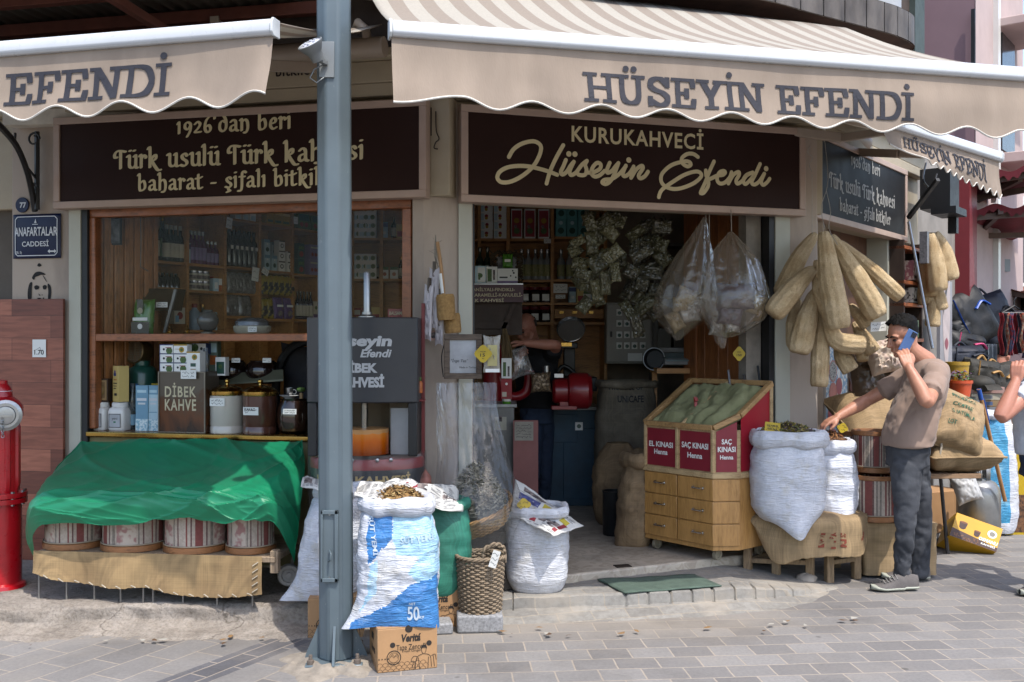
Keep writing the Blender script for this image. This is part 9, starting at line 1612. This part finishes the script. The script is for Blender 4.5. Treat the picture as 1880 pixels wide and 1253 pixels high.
def shoe(par,heel,toe,mats,h=.1):
 d=(toe-heel);d.z=0;L=d.length;d.normalize();s=V((-d.y,d.x,0));P=lambda x,y,z_:V((heel.x,heel.y,0))+d*x*L+s*y+V((0,0,z_))
 W_=smooth([(0,.026),(.06,.036),(.25,.037),(.45,.036),(.7,.047),(.88,.042),(.97,.024),(1,.008)],5);g=MB()
 def so(u,v):i=v*(len(W_)-1);x,w=W_[int(i)];a=6.2832*u;z_=.004+.012+.0;return P(x,w*1.08*math.cos(a),.018+.016*math.sin(a)+(.012*(x-.75)/.25 if x>.75 else 0)+(.006 if x<.3 else 0))
 g.grid(so,20,len(W_),cu=True);g.build('sole',mats[1],par,sharp=60);Hh=smooth([(0,h*.92),(.08,h),(.25,h*.92),(.42,h*.95),(.6,h*.66),(.8,h*.48),(.95,h*.38),(1,.025)],5);g=MB()
 def up(u,v):i=int(v*(len(W_)-1));x,w=W_[i];k=min(len(Hh)-1,int(x*(len(Hh)-1)*.999));hh=Hh[k][1];a=math.pi*u;return P(x,w*math.cos(a)*(1-.15*math.sin(a)),.024+(hh-.02)*math.sin(a)**.75)
 g.grid(up,18,len(W_));g.build('upper',mats[0],par,sharp=60);g=MB()
 for k in range(5):x=.46+.065*k;hh=h*(.93-.5*(x-.44)/.4);g.tube([P(x,.028,hh*.72+.012),P(x+.015,0,hh+.012),P(x,-.028,hh*.72+.012)],.0028,5)
 g.build('laces',mats[2],par)
def person(label,loc,C,f,skin,neck,torso,arms,legs,shirt,jeans,hairm,shoes,hair='short',sleeve=.55,vox=.0048,group=None,belly=(.075,.013)):
 t=thing('person',label,'person',loc,0,group);f=f.normalized();sd=f.cross(ZU).normalized();u=sd.cross(f);rot=Matrix((f,sd,u)).transposed();Hd=lambda x,y,z_:C+f*x+sd*y+u*z_
 g=MB();g.ell(Hd(-.012,0,.03),(.097,.076,.092),24,16,rot=rot);g.ell(Hd(.033,0,-.03),(.064,.06,.085),20,12,rot=rot);g.ell(Hd(.066,0,-.098),(.028,.03,.022),14,9,rot=rot)
 for s_ in(-1,1):
  g.tube([Hd(-.005,.056*s_,-.045),Hd(.03,.05*s_,-.085),Hd(.064,.02*s_,-.1)],[.018,.02,.018],10);g.ell(Hd(.062,.036*s_,-.028),(.03,.026,.028),12,8,rot=rot)
  g.ell(Hd(-.004,.076*s_,-.006),(.024,.010,.033),14,9,rot=rot);g.ring(Hd(-.006,.083*s_,-.002),.02,.0045,16,6,rot=rot@Matrix.Rotation(R(90),3,'X'),ry=1.3)
  g.tube([Hd(.078,.012*s_,.024),Hd(.082,.035*s_,.024),Hd(.066,.055*s_,.016)],[.011,.011,.008],8)
 g.tube([Hd(.09,0,.018),Hd(.104,0,-.008),Hd(.117,0,-.03),Hd(.1,0,-.042)],[.008,.0105,.0135,.01],10)
 for s_ in(-1,1):g.ell(Hd(.099,.012*s_,-.036),(.011,.008,.008),8,6)
 g.ell(Hd(.093,0,-.062),(.011,.024,.007),12,7,rot=rot);g.ell(Hd(.09,0,-.074),(.011,.021,.007),12,7,rot=rot)
 limb(g,[Hd(-.035,0,-.02),Hd(-.03,0,-.09),neck],[.056,.055,.07])
 loft(g,[(c,x*.8,y*.82,a)for c,x,y,a in torso[1:]])
 for sh,el,wr,hd,hn,hs,cu,th in arms:
  limb(g,[sh,sh.lerp(el,.5),el,el.lerp(wr,.35),wr],[.05,.05,.041,.044,.027]);hand(g,wr,hd,hn,hs,cu,th)
 remesh(g.build('body',skin,t,sharp=0),vox,3)
 g=MB()
 for s_ in(-1,1):g.ell(Hd(.083,.031*s_,.0),(.011,.014,.008),10,7,rot=rot)
 g.build('eyes',M('eye','#2b2320',.2),t);g=MB()
 for s_ in(-1,1):g.tube([Hd(.093,.012*s_,.021),Hd(.095,.03*s_,.027),Hd(.079,.05*s_,.02)],[.004,.006,.003],6)
 g.build('eyebrows',hairm,t)
 def hairf(q,v):
  a,p=6.2832*q,math.pi*v;d=V((math.sin(p)*math.cos(a),math.sin(p)*math.sin(a),math.cos(p)));return d
 g=MB();nq,nv_=64,40;keep={}
 for j in range(nv_):
  for i in range(nq):
   d=hairf(i/nq,j/(nv_-1));lim=(-.42 if d.x<-.2 else-.25+.9*max(0,d.x+.2)**.7)if hair=='short' else(-.45 if d.x<-.1 else .5)
   if hair=='bald' and d.z>.28:continue
   if hair=='bald' and d.x>-.05:continue
   if d.z<lim+.12*nz(d.y*9,d.x*9,d.z*9):continue
   th_=(.003+.017*max(0,min(1,(d.z-.1)/.5)))*(1+.75*nz(d.x*17,d.y*17,d.z*17))if hair=='short' else .004
   keep[i,j]=len(g.v);g.v.append(Hd(-.012,0,.03)+rot@V((d.x*(.0985+th_),d.y*(.0775+th_),d.z*(.0935+th_))))
 for j in range(nv_-1):
  for i in range(nq):
   q=[(i,j),((i+1)%nq,j),((i+1)%nq,j+1),(i,j+1)]
   if all(k in keep for k in q):g.f.append([keep[k]for k in q]);g.m.append(0);g.g.append(True)
 if g.f:g.build('hair',hairm,t,sharp=0)
 g=MB();loft(g,torso)
 for sh,el,*_r in arms:e=sh.lerp(el,sleeve);limb(g,[sh+(neck-sh)*.25,sh,e],[.07,.072,.068]);g.tube([sh,e,e+(el-sh).normalized()*.035],[.066,.07,.073],18)
 g.tube([neck+V((0,0,.012)),neck-V((0,0,.05))],[.074,.1],20)
 remesh(g.build('shirt',shirt,t,sharp=0),.009,4,belly);g=MB()
 hc,hx_,hy_,ha=torso[0];loft(g,[(hc+V((0,0,-.13)),hx_*.85,hy_*.85,ha),(hc+V((0,0,.02)),hx_*.86,hy_*.84,ha),(hc+V((0,0,.06)),hx_*.84,hy_*.82,ha)])
 for hp_,kn,an in legs:limb(g,[hp_,kn,an+(kn-an)*.25,an],[.09,.064,.055,.052])
 remesh(g.build('trousers',jeans,t,sharp=0),.009,3,(.05,.018))
 for(hp_,kn,an),(he,to)in zip(legs,shoes):shoe(t,he,to,SHM)
 return t
SHM=[M('grey_knit','#5c5755',.8,var=.15,vs=40,bump=.4,bs=200),M('pale_sole','#a5a799',.6),M('grey_lace','#8d8a86',.8)]
TAUPE=M('taupe_jersey','#8a7568',.9,var=.08,vs=6,bump=.35,bs=26,sheen=.1);DENIM=M('grey_black_denim','#494b50',.85,vs=5,bump=.5,bs=40,col2='#282a2f',lo=.36,hi=.66);HAIRB=M('black_hair','#0c0a09',.75,spec=.2,var=.3,vs=60,bump=.8,bs=180)
A_=at;fx=V((-1,-.05,0))
person('man in a taupe T-shirt and dark jeans phoning while reaching into the herb sacks',gnd(1650,1082),A_(1657,618,6.33),V((-.93,-.22,-.30)),SKIN,A_(1698,664,6.36),[(A_(1666,818,6.32),.142,.19,fx),(A_(1671,785,6.32),.150,.185,fx),(A_(1687,735,6.34),.138,.18,fx),(A_(1699,695,6.36),.118,.185,fx),(A_(1703,672,6.37),.10,.16,fx),(A_(1700,660,6.37),.065,.085,fx)],[(A_(1719,692,6.17),A_(1702,738,5.95),A_(1668,674,6.06),A_(1652,628,6.15)-A_(1668,674,6.06),V((-.3,-1,.1)),V((.8,.2,.6)),.42,.6),(A_(1672,690,6.52),A_(1596,733,6.60),A_(1538,766,6.50),V((-.9,-.1,-.42)),V((-.35,-.1,.9)),V((.1,-1,-.1)),.38,1.)],[(A_(1664,860,6.24),A_(1663,950,6.20),A_(1655,1052,6.22)),(A_(1680,860,6.42),A_(1690,950,6.44),A_(1688,1050,6.44))],TAUPE,DENIM,HAIRB,[(gnd(1684,1084),gnd(1598,1086)),(gnd(1706,1066),gnd(1618,1064))])
ph_=thing('phone','blue smartphone held to the ear of the man in the taupe T-shirt','phone',A_(1660,628,6.2));g=MB();pu=V((-.45,.05,-.9)).normalized();pn=V((.2,-1,-.1));M4=frame4(A_(1667,627,6.2),pu,pn.cross(pu));
g.box(M4.to_translation(),(.147,.0715,.008),rot=M4.to_3x3());g.build('body',M('blue_phone','#4f6c9c',.3,coat=.2),ph_,bevel=.006,seg=3);nn=M4.to_3x3().col[2];nn=nn if nn.y<0 else-nn;cx2=M4.to_translation()-pu*.05+nn*.005;sx2=M4.to_3x3().col[1]
g=MB();g.box(cx2+sx2*.014,(.034,.034,.003),rot=M4.to_3x3());
for a,b in((-.008,-.008),(.008,.008),(-.008,.008)):g.lathe([(.0068,0),(.0068,.003),(.001,.003)],12,cx2+sx2*(.014+b)+pu*a+nn*.001,rot=nn.to_track_quat('Z','Y').to_matrix())
g.build('camera',M('dark_lens','#1d2533',.1,coat=.5),ph_)
fx2=V((-.5,-.85,0))
person('shopkeeper in a dark shirt, bald and bent over his work beside the red grinder',V((.21,8.3,FLZ)),A_(966,603,8.25),V((-.62,-.68,-.42)),SKIN2,A_(978,634,8.34),[(A_(986,748,8.36),.12,.17,fx2),(A_(986,710,8.36),.13,.18,fx2),(A_(984,670,8.36),.135,.195,fx2),(A_(982,646,8.36),.115,.19,fx2),(A_(980,637,8.36),.07,.09,fx2)],[(A_(1012,652,8.25),A_(1021,634,8.0),A_(962,630,7.98),V((-1,-.1,.12)),V((0,-.3,1)),V((-.1,-1,0)),.7,1),(A_(950,655,8.38),A_(938,690,8.15),A_(950,664,7.95),V((.2,-.4,.5)),V((-1,0,0)),V((0,0,1)),.8,1)],[(A_(978,770,8.33),A_(980,840,8.3),A_(978,915,8.32)),(A_(998,770,8.4),A_(1000,840,8.4),A_(999,915,8.4))],M('black_shirt','#17171b',.85,var=.1,bump=.3,bs=30),M('blue_jeans','#2d3a50',.85,var=.3,vs=8),M('grey_stubble_hair','#4c443e',.8),[],hair='bald',vox=.006)
fx3=V((-.8,-.6,0))
person('man at the right edge in a pale patterned shirt, hand raised to his face',gnd(1905,1092),A_(1912,640,6.12),V((-.85,-.5,-.2)),SKIN2,A_(1925,676,6.16),[(A_(1925,836,6.14),.14,.19,fx3),(A_(1924,790,6.14),.15,.2,fx3),(A_(1925,735,6.15),.15,.205,fx3),(A_(1927,697,6.16),.13,.205,fx3),(A_(1926,680,6.16),.07,.09,fx3)],[(A_(1899,712,6.02),A_(1838,766,5.93),A_(1866,698,5.98),V((.1,.05,1)),V((-.7,-.7,0)),V((.6,-.5,0)),.75,.8),(A_(1965,712,6.3),A_(1975,790,6.3),A_(1960,860,6.2),V((0,0,-1)),V((1,0,0)),V((0,-1,0)),.4,1)],[(A_(1912,875,6.07),A_(1908,965,6.04),A_(1897,1055,6.07)),(A_(1945,875,6.2),A_(1945,965,6.2),A_(1945,1055,6.2))],M('pale_print_shirt','#a9b0bd',.8,col2='#c3c6cc',vs=30,bump=.3,bs=26),M('indigo_jeans','#27324a',.85,var=.3,vs=8,bump=.4,bs=40),HAIRB,[(gnd(1925,1088),gnd(1872,1096)),(gnd(1965,1080),gnd(1925,1086))],sleeve=.35)
fx4=V((.5,-.8,0))
person('distant dark haired person with a pale top among the side street stalls',V((5.05,10.3,0)),A_(1838,655,10.3),V((.6,.6,-.2)),SKIN2,A_(1838,684,10.3),[(A_(1838,790,10.3),.12,.17,fx4),(A_(1838,740,10.3),.13,.18,fx4),(A_(1838,700,10.3),.12,.18,fx4),(A_(1838,688,10.3),.07,.09,fx4)],[(A_(1810,700,10.3),A_(1806,740,10.3),A_(1812,775,10.2),V((0,-.3,-1)),V((-1,0,0)),V((0,-1,0)),.5,1),(A_(1866,700,10.3),A_(1870,740,10.3),A_(1866,775,10.2),V((0,-.3,-1)),V((1,0,0)),V((0,-1,0)),.5,1)],[(A_(1830,800,10.3),A_(1830,850,10.3),A_(1830,895,10.3)),(A_(1848,800,10.3),A_(1848,850,10.3),A_(1848,895,10.3))],M('cream_top','#8f8779',.9),DENIM,HAIRB,[],vox=.01)
lr=random.Random(21);DL=[M('dry_leaf_tan','#8a6a44',.8),M('dry_leaf_brown','#5f4630',.8),M('paper_scrap','#aaa69c',.8)]
for i in range(26):
 x=lr.uniform(-.2,1.9)if i<17 else lr.uniform(-2.6,-1.0);y=(5.33+.1*(x>1)*(x-1)*2+lr.uniform(-.14,.06))if i<17 else lr.uniform(5.0,5.2);g=MB();s_=lr.uniform(.012,.032);a=lr.uniform(0,6.28);P=[V((s_*math.cos(a+k)*q,s_*math.sin(a+k)*q,.004+.006*lr.random()))for k,q in((0,1),(1.2,.5),(2.6,.9),(3.6,.55),(5.0,.6))]
 g.add(P,[(0,1,2,3,4)],0,False);o=g.build('dry_leaf',DL[i%3],origin=None);o.location=(x,y,.012);tag(o,'tiny dry leaf or scrap lying on the sandy paving '+('along the kerb of the doorway' if i<17 else 'below the concrete step'),'leaf','leaves along the kerb' if i<17 else 'leaves below the step')
